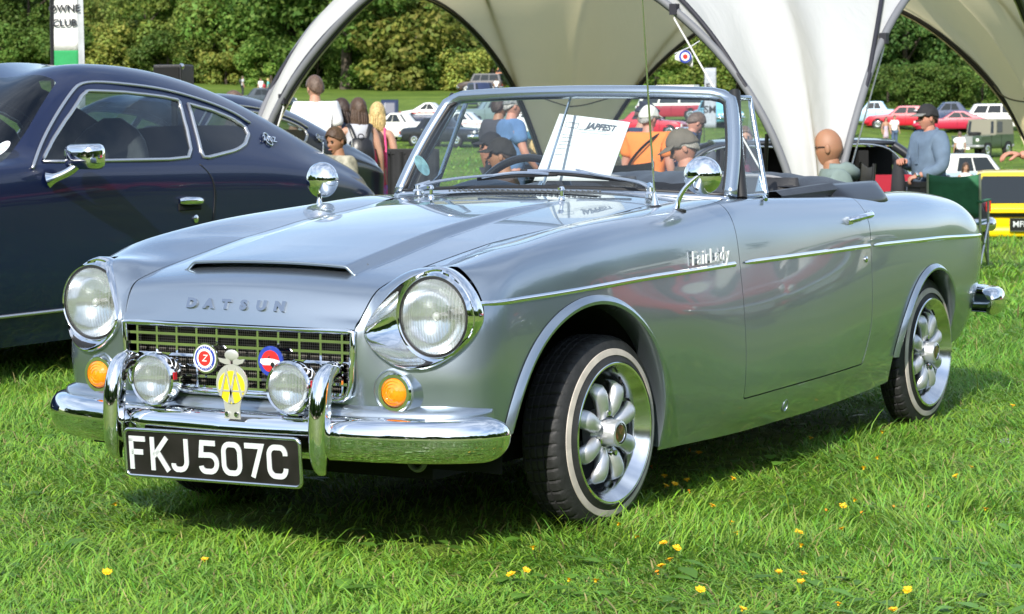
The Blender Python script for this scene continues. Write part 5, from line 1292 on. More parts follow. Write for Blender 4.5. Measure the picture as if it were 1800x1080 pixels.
for k_ in range(3):
    a = R(90) + k_ * R(120); q = MB(); q.tube([(.03 * math.cos(a), .03 * math.sin(a), -.03), (.178 * math.cos(a), .178 * math.sin(a), 0)], .008, 6, flat=(1.6, .6)); q.build('spoke', CHROME2, sw)
q = MB(); q.lathe([(.045, -.03), (.04, -.015), (.0005, -.008)], (0, 0, 0), (0, 0, 1), 20); q.tube([(0, 0, -.03), (0, 0, -.35)], .02, 8); q.build('hub', BLACKGLOSS, sw)
for side in (1, -1):
    se = bpy.data.objects.new('seat', None); COL.objects.link(se); se.parent = roadster; se.location = (1.45, side * .29, 0)
    q = MB(); rws = []
    for z in np.linspace(.40, .90, 14):
        t_ = (z - .40) / .5; w_ = .23 * (1 - .35 * max(0, t_ - .75) * 4 * .6); d_ = .055 * math.sqrt(max(.02, 1 - max(0, (t_ - .8) / .2) ** 2)); x0 = .05 + t_ * .12
        rws.append([(x0 + d_ * math.cos(a), w_ * math.sin(a) * (1 if abs(math.sin(a)) < .98 else .98), z) for a in np.linspace(0, 2 * math.pi, 28, endpoint=False)])
    q.grid(rws, cv=True); q.add(rws[-1], [tuple(range(28))]); q.build('backrest', VINYL, se, smooth=60)
    q = MB(); q.box((-.13, 0, .42), (.44, .46, .12)); c_ = q.build('cushion', VINYL, se, smooth=0, bevel=.04)
    q = MB(); q.tube([(.05 + .12 * 1 + .0, .15 * math.sin(a), .905 - .02 * abs(math.sin(a)) ** 3) for a in np.linspace(-math.pi / 2, math.pi / 2, 14)], .007, 6); q.build('piping', mat('grey_piping', (.22, .22, .23), rough=.5), se)
# folded hood under its black cover, wrapping round the cockpit, with the studded tab on the near flank
q = MB(); rws = []
for y in np.linspace(-.60, .60, 41):
    u = abs(y) / .60; bz0 = .832 + .012 * (1 - u * u); hgt = .055 * (1 - u ** 6) + .012; x0 = 1.60 - .05 * u ** 3; row = []
    wv = .004 * math.sin(y * 37) + .003 * math.sin(y * 71 + 1)
    for t_ in np.linspace(0, 1, 13):
        row.append((x0 + .50 * t_, y, bz0 - .02 + (hgt + wv) * math.sin(math.pi * min(1, .12 + .88 * t_)) ** .6 + .02))
    rws.append(row)
q.grid(rws, flip=True); hc = q.build('folded_hood', VINYL, roadster, smooth=60, fix=True)
q = MB(); rws = []
for t_ in np.linspace(0, 1, 12):       # side run of the cover forward to the quarter light
    x = 1.19 + t_ * .43; rws.append([(x, s_[0], s_[1]) for s_ in ((-.60, .846), (-.605, .858 + .006 * t_), (-.585, .872 + .012 * t_), (-.55, .870 + .012 * t_), (-.53, .845))])
q.grid(rws); q.build('hood_cover_edge', VINYL, hc, smooth=60)
TABX = [(1.60, 0), (1.64, .030), (1.72, .042), (1.85, .044), (1.94, .034), (1.985, .012), (1.99, 0)]
top_, bot_ = [], []
cx2 = curve([(1.585, .0), (1.62, .030), (1.72, .044), (1.86, .046), (1.95, .036), (1.99, .008)], 22)
q = MB(); rws = []
for x, dy in cx2:
    row = []
    for v in np.linspace(0, 1, 6):
        y = .575 + dy * v * 1.3 + .01 * v; zt = .842 + .020 * (1 - v) - (.012 + .030 * (dy / .046)) * v * v
        row.append((x, -y, zt + .008))
    rws.append(row)
q.grid(rws); tab = q.build('stud_tab', mat('navy_cover_vinyl', (.012, .014, .02), rough=.4, coat=.2), hc, smooth=60); tab.modifiers.new('solid', 'SOLIDIFY').thickness = .012
for i, x in enumerate((1.635, 1.71, 1.79, 1.865, 1.925)):
    z_ = .842 + .002 * (i == 0); q = MB(); q.lathe([(.010, 0), (.0085, .006), (.005, .011), (.0005, .0125)], (x, -.600 - .004 * math.sin(i), z_ + .009), (0, -.55, 1), 12); q.build('press_stud', CHROME, tab)
# paper show sheet standing on the dash: a thing of its own
sh = thing('show_sheet', 'white printed show sheet standing inside the windscreen of the silver roadster', 'paper sheet')
c = [Vector(p) for p in ((.972, .128, .905), (1.02, -.108, .905), (1.10, -.140, 1.082), (1.06, .084, 1.110))]
q = MB(); q.grid([[tuple(c[0].lerp(c[1], u).lerp(c[3].lerp(c[2], u), v) + Vector((.008 * math.sin(3 * u), 0, 0))) for v in np.linspace(0, 1, 8)] for u in np.linspace(0, 1, 8)]); pp = q.build('paper', mat('white_paper', (.82, .82, .82), rough=.8), sh, smooth=180); pp.modifiers.new('solid', 'SOLIDIFY').thickness = .0006
INK = mat('grey_ink', (.10, .11, .14), rough=.7)
ux = (c[2] - c[3]).normalized(); uy = (c[3] - c[0]).normalized(); nrm = ux.cross(uy).normalized()
if nrm.x > 0: nrm = -nrm
def on_paper(u, v): return c[0].lerp(c[1], u).lerp(c[3].lerp(c[2], u), v) + Vector((.008 * math.sin(3 * u), 0, 0)) + nrm * .0025
tv, tf = text_data('JAPFEST', .027, .0002, shear=.35, bold=.0012); q = MB().add(tv, tf); q.xf(frame(on_paper(.62, .86), ux, uy)); q.build('sheet_heading', INK, sh, smooth=0)
q = MB(); a_, b_ = on_paper(.14, .84), on_paper(.30, .84)
for d0, d1 in (((-.02, -.008), (.02, -.008)), ((-.02, .008), (.02, .008)), ((-.02, -.008), (-.02, .008)), ((.02, -.008), (.02, .008))):
    q.tube([on_paper(.22, .85) + ux * d0[0] + uy * d0[1], on_paper(.22, .85) + ux * d1[0] + uy * d1[1]], .0006, 4)
q.build('sheet_box', INK, sh, smooth=0)
q = MB()
for i, (v, L) in enumerate(((.80, .4), (.76, .5), (.70, .15), (.66, .15), (.60, .14), (.55, .18), (.49, .12), (.40, .10))):
    x0 = .14 if i > 1 else .32
    q.tube([on_paper(x0, v), on_paper(x0 + L, v)], .0007, 4)
q.build('sheet_lines', mat('pale_grey_ink', (.5, .51, .53), rough=.7), sh, smooth=0)
# ================================================================ dark blue fastback coupe beside the roadster (and its twin further back)
NAVY = mat('navy_paint', (.005, .011, .046), rough=.3, metal=.0, spec=.3, coat=.6, coat_rough=.02)
CGLASS = glass_mat('coupe_glass', (.62, .70, .72))
def poly_sd(P, poly):
    """signed distance of points (n,2) to a polygon, negative inside"""
    poly = np.asarray(poly, float); d = np.full(len(P), 1e9); ins = np.zeros(len(P), bool)
    for i in range(len(poly)):
        a, b = poly[i], poly[(i + 1) % len(poly)]; e = b - a; w_ = P - a
        t = np.clip((w_ @ e) / (e @ e), 0, 1); d = np.minimum(d, np.hypot(*(w_ - t[:, None] * e).T))
        c = (a[1] <= P[:, 1]) != (b[1] <= P[:, 1])
        with np.errstate(divide='ignore', invalid='ignore'): xi = a[0] + (P[:, 1] - a[1]) * e[0] / (e[1] if e[1] else 1e-12)
        ins ^= c & (P[:, 0] < xi)
    return np.where(ins, -d, d)
CX = np.array([-.35, .2, .8, 1.30, 1.66, 2.05, 2.45, 2.8, 3.2, 3.6, 4.0, 4.28, 4.43, 4.50])
def tab(*r): return np.array(r, float)
zc = tab(.70, .84, .90, .935, .965, 1.145, 1.318, 1.350, 1.315, 1.225, 1.075, .93, .82, .73)
ye = tab(.40, .56, .59, .61, .625, .60, .548, .548, .555, .585, .64, .685, .69, .66)
ze = tab(.68, .81, .865, .90, .93, 1.085, 1.245, 1.270, 1.235, 1.14, .985, .865, .775, .70)
yb = tab(.55, .74, .77, .777, .780, .782, .782, .782, .782, .786, .79, .785, .76, .70)
zb = tab(.60, .74, .82, .87, .90, .912, .914, .910, .903, .885, .84, .775, .71, .66)
ym = tab(.60, .77, .795, .80, .80, .80, .80, .80, .80, .805, .81, .80, .775, .71)
zm = tab(.52, .58, .62, .63, .63, .63, .63, .63, .63, .64, .64, .62, .60, .58)
STC = []
for i, x in enumerate(CX):
    STC.append([(x, 0, zc[i]), (x, ye[i] * .55, zc[i] - (zc[i] - ze[i]) * .22), (x, ye[i], ze[i]), (x, ye[i] * .35 + yb[i] * .65, ze[i] * .38 + zb[i] * .62), (x, yb[i], zb[i]), (x, ym[i] + .004, (zb[i] + zm[i]) / 2 + .03), (x, ym[i], zm[i]), (x, ym[i] - .012, .42), (x, ym[i] - .03, .315), (x, ym[i] - .06, .19)])
STC = np.array(STC); TKC = np.cumsum([0, .35, .25, .16, .12, .14, .14, .2, .10, .12])
NSC, NTC = 300, 110
GC_ = spl(CX, STC, np.linspace(CX[0], CX[-1], NSC))
SHC = spl(TKC, GC_.transpose(1, 0, 2), np.linspace(0, TKC[-1], NTC)).transpose(1, 0, 2); SHC = smooth_rows(SHC, 2); SHC[:, 0, 1] = 0
WS_ = [(1.70, -.1), (1.70, .3), (1.735, .60), (1.80, .735), (2.08, .64), (2.40, .520), (2.375, .25), (2.365, -.1)]
BL_ = [(3.30, -.1), (3.32, .40), (3.42, .47), (3.95, .52), (4.02, .45), (4.04, -.1)]
DW = [(2.015, .928), (2.21, 1.045), (2.47, 1.198), (2.52, 1.218), (2.75, 1.212), (3.00, 1.192), (3.105, 1.176), (2.985, .918)]
QW = [(3.155, 1.160), (3.32, 1.128), (3.45, 1.086), (3.505, 1.050), (3.495, 1.015), (3.43, .975), (3.32, .947), (3.055, .917)]
SHCF = SHC.reshape(-1, 3)
def coupe_y(x, z):
    k = SHCF[:, 1] > .45; d = (SHCF[k, 0] - x) ** 2 + (SHCF[k, 2] - z) ** 2; i = np.argsort(d)[:3]; return float(SHCF[k, 1][i].mean())
def build_coupe(label, group):
    t = thing('fastback_coupe', label, 'car', (0, 0, 0), 0, group)
    bm_ = MB(); gl = []
    for side in (1, -1):
        V = SHC.reshape(-1, 3).copy(); F = [(i * NTC + j, (i + 1) * NTC + j, (i + 1) * NTC + j + 1, i * NTC + j + 1) for i in range(NSC - 1) for j in range(NTC - 1)]
        lock = np.zeros(len(V), bool); s2 = np.array([1, side, 1])
        for nm, poly, kind in (('windscreen', WS_, 'top'), ('rear_window', BL_, 'top'), ('door_window', DW, 'side'), ('quarter_window', QW, 'side')):
            def fn(P, poly=poly, kind=kind):
                if kind == 'top': return np.where(P[:, 2] > .9, poly_sd(np.stack([P[:, 0], P[:, 1]], 1), poly), 1.0)
                return np.where(P[:, 1] > .45, poly_sd(np.stack([P[:, 0], P[:, 2]], 1), poly), 1.0)
            IN, F, on = cut_mesh(V, F, fn, lock); lock |= on; gl.append((nm, V * s2, IN, side))
        Vc, Fc = compact(V * s2, F); bm_.add(Vc, Fc if side == -1 else [f[::-1] for f in Fc])
        gl = [(a, V * s2 if e == side else b, c, e) for a, b, c, e in gl]
    tl = SHC[-1]; bm_.add([tuple(p) for p in tl] + [(p[0], -p[1], p[2]) for p in tl], [tuple(range(NTC)) + tuple(range(2 * NTC - 1, NTC - 1, -1))])
    bm_.build('body', NAVY, t, smooth=50)
    byname = {}
    for nm, V, F, side in gl:
        Vc, Fc = compact(V, F)
        if nm in ('windscreen', 'rear_window'):
            byname.setdefault(nm, MB()).add(Vc, Fc)
        else:
            MB().add(Vc, Fc).build(nm, CGLASS, t, smooth=180)
    for nm, q in byname.items(): q.build(nm, CGLASS, t, smooth=180)
    for side in (1, -1):
        for nm, poly, r_ in (('window_frame', DW, .0085), ('window_frame', QW, .0095)):
            P = np.array(poly); pts = []
            for i in range(len(P)):
                for f in np.linspace(0, 1, 6, endpoint=False): a = P[i] + (P[(i + 1) % len(P)] - P[i]) * f; pts.append((a[0], side * (coupe_y(a[0], a[1]) + .003), a[1]))
            pts = smooth_rows(np.array(pts + pts[:1]), 1)[:-1]
            MB().tube([tuple(p) for p in pts], r_, 8, closed=True).build(nm, mat('brushed_trim', (.55, .56, .58), rough=.28, metal=.85), t, smooth=180)
        # drip rail above the side glass
        rail = [(1.93, .905), (2.12, 1.03), (2.44, 1.222), (2.52, 1.250), (2.78, 1.248), (3.05, 1.222), (3.3, 1.172), (3.5, 1.108), (3.56, 1.07)]
        c = curve([(x, side * (coupe_y(x, z) + .008), z) for x, z in rail], 40); MB().tube([tuple(p) for p in c], .007, 8).build('drip_rail', mat('brushed_trim', (.55, .56, .58)), t, smooth=180)
        c = [(x, side * (coupe_y(x, .318) + .004), .318) for x in np.linspace(.2, 4.0, 20)]; MB().tube(c, .008, 6).build('sill_strip', mat('brushed_trim', (1, 1, 1)), t, smooth=180)
        dl = [(3.02, .895), (3.085, .83), (3.102, .74), (3.09, .64), (3.07, .50), (3.03, .36)]
        c = curve([(x, side * (coupe_y(x, z) + .0005), z) for x, z in dl], 24); MB().tube([tuple(p) for p in c], .0035, 6).build('door_gap', SEAL, t, smooth=180)
        MB().tube([tuple(p + np.array([.006, side * .0005, 0])) for p in c], .0018, 6).build('door_edge', NAVY, t, smooth=180)
        h = bpy.data.objects.new('door_handle', None); COL.objects.link(h); h.parent = t
        yy = side * (coupe_y(2.93, .725))
        MB().tube(curve([(2.845, yy + side * .006, .738), (2.88, yy + side * .016, .739), (2.97, yy + side * .016, .735), (3.005, yy + side * .006, .733)], 12), [.012, .016, .018, .019, .019, .019, .019, .019, .019, .018, .016, .012], 10).build('handle_bar', CHROME, h, smooth=60)
        MB().box((2.925, yy + side * .001, .712), (.16, .010, .035)).build('handle_recess', DARK, h, smooth=0, bevel=.006)
        MB().lathe([(.018, 0), (.018, .006), (.009, .010), (.0005, .010)], (2.965, side * coupe_y(2.965, .656), .656), (0, side, 0), 18).build('door_lock', CHROME2, t)
        m_ = bpy.data.objects.new('door_mirror', None); COL.objects.link(m_); m_.parent = t
        y0 = coupe_y(2.03, .86)
        MB().tube(curve([(2.015, side * y0, .855), (2.03, side * (y0 + .03), .865), (2.06, side * (y0 + .075), .890), (2.08, side * (y0 + .10), .915)], 10), [.034, .026, .02, .018, .018, .018, .018, .018, .017, .016], 10).build('mirror_stalk', CHROME, m_, smooth=60)
        q = MB(); rws = []
        for dx_, s_ in ((-.052, .25), (-.050, .6), (-.040, .86), (-.02, .97), (.01, 1.0), (.03, .99), (.036, .95)):
            rws.append([(2.105 + dx_ * 1.0, side * (y0 + .115 + yy_ * s_), .948 + zz_ * s_) for yy_, zz_ in rrect(.082, .052, .028, 5)])
        q.grid(rws, cv=True); q.add(rws[0], [tuple(range(len(rws[0])))]); q.build('mirror_shell', CHROME, m_, smooth=60, fix=True)
        q = MB(); q.add([(2.139, side * (y0 + .115 + yy_ * .95), .948 + zz_ * .95) for yy_, zz_ in rrect(.082, .052, .028, 5)], [tuple(range(20))]); q.build("mirror_glass", MATS["mirror_silver"], m_, smooth=0)
        # pillar emblem: oval ring crossed by the letters
        e = bpy.data.objects.new('pillar_emblem', None); COL.objects.link(e); e.parent = t
        yy = side * (coupe_y(3.63, .995) + .008); sl_ = (coupe_y(3.63, 1.03) - coupe_y(3.63, .96)) / .07
        fx = (1, 0, -.12) if side == -1 else (-1, 0, -.12 * -1); fy = (0, sl_ * side, 1)
        M = frame((3.63, yy, .995), fx, fy)
        MB().tube([M @ Vector((.022 * math.cos(a) , .036 * math.sin(a), 0)) for a in np.linspace(0, 6.283, 28, endpoint=False)], .0045, 6, closed=True).build('emblem_ring', CHROME2, e, smooth=180)
        tv, tf = text_data('240Z', .044, .004, shear=.35, bold=.001, space=1.15); MB().add(tv, tf).xf(frame((3.63, yy + side * .004, .995), fx, fy)).build('emblem_letters', CHROME2, e, smooth=0)
        for x_, r_ in ((.0, .29), (2.305 + 1.42, .29)):
            wv = bpy.data.objects.new('wheel', None); COL.objects.link(wv); wv.parent = t
            MB().lathe([(.18, -.02), (.27, -.01), (.295, .03), (.295, .14), (.27, .18)], (x_ if x_ else 1.38 - .0, side * .79, .295), (0, -side, 0), 40).build('tyre', RUBBER, wv)
            MB().lathe([(.18, -.012), (.15, .01), (.06, -.005), (.0005, -.005)], (x_ if x_ else 1.38, side * .79, .295), (0, -side, 0), 32).build('rim', ALLOY, wv)
    # aerial stub and window sticker
    q = MB(); yy = -coupe_y(4.12, .86); q.lathe([(.018, 0), (.014, .012), (.006, .016), (.004, .085), (.003, .09)], (4.12, yy + .06, .882), (0, 0, 1), 10); q.build('aerial_stub', CHROME2, t)
    q = MB(); q.lathe([(.045, 0), (.0005, 0)], (0, 0, 0), (0, 0, 1), 28); st_ = q.build('round_sticker', mat('sticker_rim', (.75, .72, .75), rough=.5), t)
    q = MB(); q.lathe([(.039, .0008), (.0005, .0008)], (0, 0, 0), (0, 0, 1), 28); s2 = q.build('sticker_face', mat('sticker_blue', (.30, .62, .72), rough=.5, col2=(.7, .8, .82), nscale=50), st_)
    st_.matrix_local = frame((1.85, -.70, .985), (.75, .25, .62), (.35, .9, .12))
    # cabin: floor, seats, wheel
    q = MB(); q.box((2.9, 0, .30), (2.8, 1.4, .06)); q.box((1.72, 0, .72), (.25, 1.36, .32)); q.build('cabin_floor', VINYL, t, smooth=0)
    for side in (1, -1):
        se = bpy.data.objects.new('seat', None); COL.objects.link(se); se.parent = t
        q = MB(); rws = []
        for z in np.linspace(.36, 1.10, 16):
            t_ = (z - .36) / .74; w_ = .25 * math.sqrt(max(.03, 1 - max(0, (t_ - .55) / .45) ** 2.6)); d_ = .06 * (1 if t_ < .9 else .6); x0 = 2.78 + t_ * .17
            rws.append([(x0 + d_ * math.cos(a), side * .36 + w_ * math.sin(a), z) for a in np.linspace(0, 6.283, 24, endpoint=False)])
        q.grid(rws, cv=True); q.add(rws[-1], [tuple(range(24))]); q.build('backrest', VINYL, se, smooth=60)
        q = MB(); q.box((2.55, side * .36, .40), (.5, .5, .12)); q.build('cushion', VINYL, se, smooth=0, bevel=.03)
    q = MB(); q.tube([(2.17 + .1 * math.cos(a), .36 + .19 * math.sin(a), .83 + .16 * math.cos(a)) for a in np.linspace(0, 6.283, 40, endpoint=False)], .014, 8, closed=True); q.build('steering_wheel', BLACKGLOSS, t, smooth=180)
    q = MB(); q.box((4.50, 0, .44), (.06, 1.40, .10)); q.build('rear_bumper', CHROME, t, smooth=0, bevel=.02)
    for side in (1, -1):
        q = MB(); q.box((4.508, side * .48, .64), (.012, .36, .10)); q.build('tail_lamp', mat('red_lens', (.5, .01, .01), rough=.15, coat=1), t, smooth=0)
    return t
coupe = build_coupe('dark navy blue fastback coupe with chrome door mirror parked left of the silver roadster', 'dark blue fastback coupes')
coupe.location = (0, 3.8, 0)
coupe2 = copy_tree(coupe); coupe2['label'] = 'second dark blue fastback coupe, its tail showing behind the left tent pole'
coupe2.location = (6.10, 7.8, -.08)
# ================================================================ show cars across the field
DGLASS = mat('dark_car_glass', (.025, .03, .034), rough=.10, spec=.35)
HEADL = mat('far_headlamp', (.85, .85, .82), rough=.15, metal=.2, coat=1)
REDL = MATS['red_lens']; PWHITE = mat('plate_white', (.8, .8, .75), rough=.5); PYEL = mat('plate_yellow', (.8, .6, .03), rough=.5)
def carpaint(name, c, metal=0.0): return mat('paint_' + name, c, rough=.35, metal=metal, coat=.7)
def loft_body(L, W, prof, zbot=.22, taper=(.80, .82), crown=.03, n=34, under=.92, rnd=.10):
    """lower body: prof is the side outline [(x, z)] of bonnet, shoulder and boot from nose to tail"""
    px = np.array([p[0] for p in prof]); pz = np.array([p[1] for p in prof]); q = MB(); rws = []
    xs = L / 2 - L * (1 - np.cos(np.linspace(0, math.pi, n))) / 2
    for x in xs:
        e = 1 - abs(x) / (L / 2); tp = taper[0] if x > 0 else taper[1]
        w_ = W / 2 * (tp + (1 - tp) * min(1, (e / .28)) ** .5) if e < .28 else W / 2
        zt = float(np.interp(-x, -px, pz)); zb_ = zbot + .12 * max(0, 1 - e / .10) ** 2
        if e < .02: zt = zb_ + (zt - zb_) * .82; w_ *= .97
        h = zt - zb_; r_ = min(rnd, h * .35)
        half = [(0, zt + crown), (w_ * .5, zt + crown * .75), (w_ - r_ * 1.1, zt), (w_ - r_ * .3, zt - r_ * .35), (w_ - .012, zt - r_), (w_, zb_ + h * .55), (w_ - .01, zb_ + h * .25), (w_ * .965, zb_ + .04), (w_ * under, zb_)]
        rws.append([(x, y, z) for y, z in half] + [(x, -y, z) for y, z in half[::-1][:-1]])
    q.grid(rws, cv=True); k = len(rws[0]); q.add(rws[0], [tuple(range(k))]); q.add(rws[-1], [tuple(range(k))[::-1]]); return q
def cabin(q, base, roof, zb_, zr, wb, wr, crown=.035):
    """roof shell: base = (front x, rear x) at the belt, roof = (front, rear)"""
    rws = []
    for x0, x1, z, w_ in ((base[0], base[1], zb_, wb), (base[0] * .5 + roof[0] * .5, base[1] * .5 + roof[1] * .5, zb_ * .5 + zr * .5, wb * .52 + wr * .48), (roof[0], roof[1], zr, wr), (roof[0] - .10, roof[1] + .10, zr + crown * .7, wr - .10), (roof[0] - .35, roof[1] + .3, zr + crown, wr - .32)):
        m_ = (x0 + x1) / 2; c = .08
        rws.append([(x0 - c, w_, z), (m_, w_ + .008, z), (x1 + c, w_, z), (x1, w_ - c, z), (x1 - .01, 0, z), (x1, -w_ + c, z), (x1 + c, -w_, z), (m_, -w_ - .008, z), (x0 - c, -w_, z), (x0, -w_ + c, z), (x0 + .05, 0, z), (x0, w_ - c, z)])
    q.grid(rws, cv=True, flip=True); q.add(rws[-1], [tuple(range(12))[::-1]]); return q
def quadpane(name, pts, parent, m_=None, thick=.012):
    """a pane standing a little proud of the shell"""
    P = [Vector(p) for p in pts]; n = (P[1] - P[0]).cross(P[2] - P[0]).normalized(); c = sum(P, Vector()) / len(P)
    if n.dot(c - Vector((0, 0, .6))) < 0: P = P[::-1]; n = -n
    q = MB(); q.prism([p - n * thick for p in P], n * thick * 2); return q.build(name, m_ or DGLASS, parent, smooth=0, fix=True)
def far_wheel(parent, x, y, r_, w_=.17, hub=None, white=False):
    wh = bpy.data.objects.new('wheel', None); COL.objects.link(wh); wh.parent = parent; s = 1 if y > 0 else -1
    MB().lathe([(r_ * .62, .0), (r_ * .94, .0), (r_, -.02), (r_, -w_), (r_ * .6, -w_)], (x, y, r_), (0, s, 0), 24).build('tyre', RUBBER, wh)
    MB().lathe([(r_ * .64, .003), (r_ * .55, .012), (r_ * .28, -.01), (r_ * .22, .015), (.001, .018)], (x, y, r_), (0, s, 0), 20).build('hubcap', hub or CHROME2, wh)
    if white: MB().lathe([(r_ * .86, .004), (r_ * .66, .006)], (x, y, r_), (0, s, 0), 24).build('whitewall', WHITEWALL, wh)
def make_car(name, label, u, v, face, sp, cat='car', group='show cars parked across the field', D=None):
    p, D_ = ground_at(u, v) if D is None else (foot(u, D), D)
    t = thing(name, label, cat, (p.x, p.y, p.z + sp.get('lift', 0)), YAW0 - math.pi / 2 + R(face), group)
    L, W = sp['L'], sp['W']; pm = sp['paint']; rm = sp.get('roof', pm); prof = [(L / 2 * a, z) for a, z in sp['prof']]
    loft_body(L, W, prof, sp.get('zbot', .22), sp.get('taper', (.84, .86)), sp.get('crown', .03), rnd=sp.get('rnd', .10)).build('body', pm, t, smooth=50, fix=True)
    zb_, zr = sp['belt'], sp['zr']; b0, b1 = sp['base']; r0, r1 = sp['rooflen']; wb, wr = W / 2 - sp.get('inset', .06), W / 2 - sp.get('tumble', .17)
    if sp.get('cabin', True):
        cb = cabin(MB(), (b0, b1), (r0, r1), zb_ - .05, zr, wb, wr).build('cabin', rm, t, smooth=40, fix=True)
        def lerp3(a, b, f): return tuple(a[i] + (b[i] - a[i]) * f for i in range(3))
        zz0, zz1 = .10, .90
        # windscreen and rear window
        A, B = (b0, wb, zb_ - .02), (r0, wr, zr)
        for nm, (xb, xr) in (('windscreen', (b0, r0)), ('rear_window', (b1, r1))):
            pts = [(xb + (xr - xb) * zz0, (wb + (wr - wb) * zz0) * .88, zb_ - .05 + (zr - zb_ + .05) * zz0), (xb + (xr - xb) * zz1, (wb + (wr - wb) * zz1) * .86, zb_ - .05 + (zr - zb_ + .05) * zz1)]
            quadpane(nm, [pts[0], pts[1], (pts[1][0], -pts[1][1], pts[1][2]), (pts[0][0], -pts[0][1], pts[0][2])], t)
        npane = sp.get('panes', 2); gaps = sp.get('gaps')
        for s in (1, -1):
            f0, f1 = .16, .88
            def side_pt(g, f):
                xa, xb = b0 - .10 + (r0 - b0) * f, b1 + .10 + (r1 - b1) * f
                return (xa + (xb - xa) * g, s * (wb + (wr - wb) * f + .006), zb_ - .05 + (zr - zb_ + .05) * f)
            ed = gaps or list(np.linspace(.02, .98, npane + 1))
            for i in range(len(ed) - 1):
                g0, g1 = ed[i] + .015, ed[i + 1] - .015; quadpane('side_window', [side_pt(g0, f0), side_pt(g1, f0), side_pt(g1, f1), side_pt(g0, f1)], t)
    r_ = sp.get('r', .30)
    for x in sp['axles']:
        for s in (1, -1):
            a = MB(); a.lathe([(r_ + .055, .0), (.01, .0)], (x, s * (W / 2 - .002), r_ + .015), (0, s, 0), 24); a.build('arch_shade_disc', DARK, t)  # flat black disc stands for the shaded hollow round the wheel
            far_wheel(t, x, s * (W / 2 + .006), r_, hub=sp.get('hub'), white=sp.get('ww', False))
    zf = sp.get('zlamp', .62); yl = sp.get('ylamp', W / 2 - .22); xf = L / 2
    for s in (1, -1):
        for k in range(sp.get('nl', 1)):
            q = MB(); rr = sp.get('rl', .085)
            if sp.get('sqlamp'): q.box((xf - .005, s * yl, zf), (.06, .30, .15))
            else: q.lathe([(rr, -.05), (rr, .02), (rr * .9, .03), (rr * .5, .045), (.001, .05)], (xf - .015, s * (yl - k * .19), zf), (1, 0, 0), 16)
            q.build('headlamp', HEADL, t)
        q = MB(); q.box((-L / 2 + .0, s * (W / 2 - .22), sp.get('ztail', .66)), (.05, sp.get('wtail', .18), sp.get('htail', .12))); q.build('tail_lamp', REDL, t, smooth=0)
        for x in sp.get('handles', [0.05]):
            q = MB(); q.box((x, s * (W / 2 + .002), zb_ - .12), (.13, .02, .022)); q.build('door_handle', CHROME2, t, smooth=0)
        for x in sp.get('doors', [.75, -.35]):
            q = MB(); q.box((x, s * (W / 2 - .006), zb_ * .5 + .16), (.012, .018, zb_ - .42)); q.build('door_gap', DARK, t, smooth=0)
    gw = sp.get('grille', (W * .48, .16)); q = MB(); q.box((xf + .004, 0, zf - .01), (.03, gw[0], gw[1])); g = q.build('grille', sp.get('grm', DARK), t, smooth=0)
    if sp.get('bars', 3):
        for k in range(sp.get('bars', 3)):
            q = MB(); q.box((xf + .022, 0, zf - .01 - gw[1] / 2 + gw[1] * (k + .5) / sp.get('bars', 3)), (.012, gw[0], .014)); q.build('grille_bar', CHROME2, g, smooth=0)
    bm_ = sp.get('bumper', CHROME2); zbp = sp.get('zbump', .46)
    for nm, sx in (('front_bumper', 1), ('rear_bumper', -1)):
        q = MB(); q.tube(curve([(sx * (xf - .25), W / 2 - .0, zbp), (sx * (xf + .02), W / 2 - .10, zbp), (sx * (xf + .07), 0, zbp), (sx * (xf + .02), -W / 2 + .10, zbp), (sx * (xf - .25), -W / 2, zbp)], 20), sp.get('rb', .05), 8, flat=(.6, 1.3)); q.build(nm, bm_, t, smooth=60)
        q = MB(); q.box((sx * (xf + .10), 0, zbp - .10 if sx > 0 else zbp + .0), (.012, .52, .11)); q.build('number_plate', PWHITE if sx > 0 else PYEL, t, smooth=0)
    for s in sp.get('stripe', []):
        for sd in (1, -1):
            q = MB(); q.box((s[0], sd * (W / 2 + .004), s[1]), (s[2], .014, s[3])); q.build('stripe', s[4], t, smooth=0)
    return t
SALOON = dict(L=4.2, W=1.6, prof=[(1, .70), (.9, .80), (.3, .90), (.22, .93), (-.5, .93), (-.9, .88), (-1, .74)], belt=.93, zr=1.36, base=(.62, -1.25), rooflen=(.15, -.80), axles=(1.28, -1.22), gaps=[.03, .45, .80], handles=[.1, -.75])
WHITEP, CREAM = carpaint('white', (.78, .78, .75)), carpaint('cream', (.75, .73, .66))
# --- left of the windscreen
make_car('classic_saloon', 'white rounded classic saloon with chrome grille beside the blonde woman', 712, 249, -28, dict(SALOON, L=4.6, W=1.68, paint=CREAM, prof=[(1, .62), (.93, .86), (.6, .96), (.25, .98), (.1, .95), (-.4, .93), (-.8, .82), (-1, .55)], belt=.96, zr=1.42, base=(.42, -1.2), rooflen=(.0, -.55), axles=(1.42, -1.25), r=.34, ww=False, grille=(.42, .44), grm=CHROME2, zlamp=.70, taper=(.62, .66), rnd=.2, nl=1, ylamp=.56, bars=0))
make_car('navy_sports_car', 'dark blue sports car with its bonnet raised behind the white classic saloon', 742, 229, -10, dict(SALOON, L=4.0, paint=carpaint('navy', (.02, .03, .07)), cabin=False, prof=[(1, .6), (.85, .74), (.1, .80), (-.5, .80), (-1, .66)], belt=.8, zr=1.1, base=(.2, -.8), rooflen=(.1, -.5), axles=(1.15, -1.15)))
p, D_ = ground_at(686, 226); q = MB()
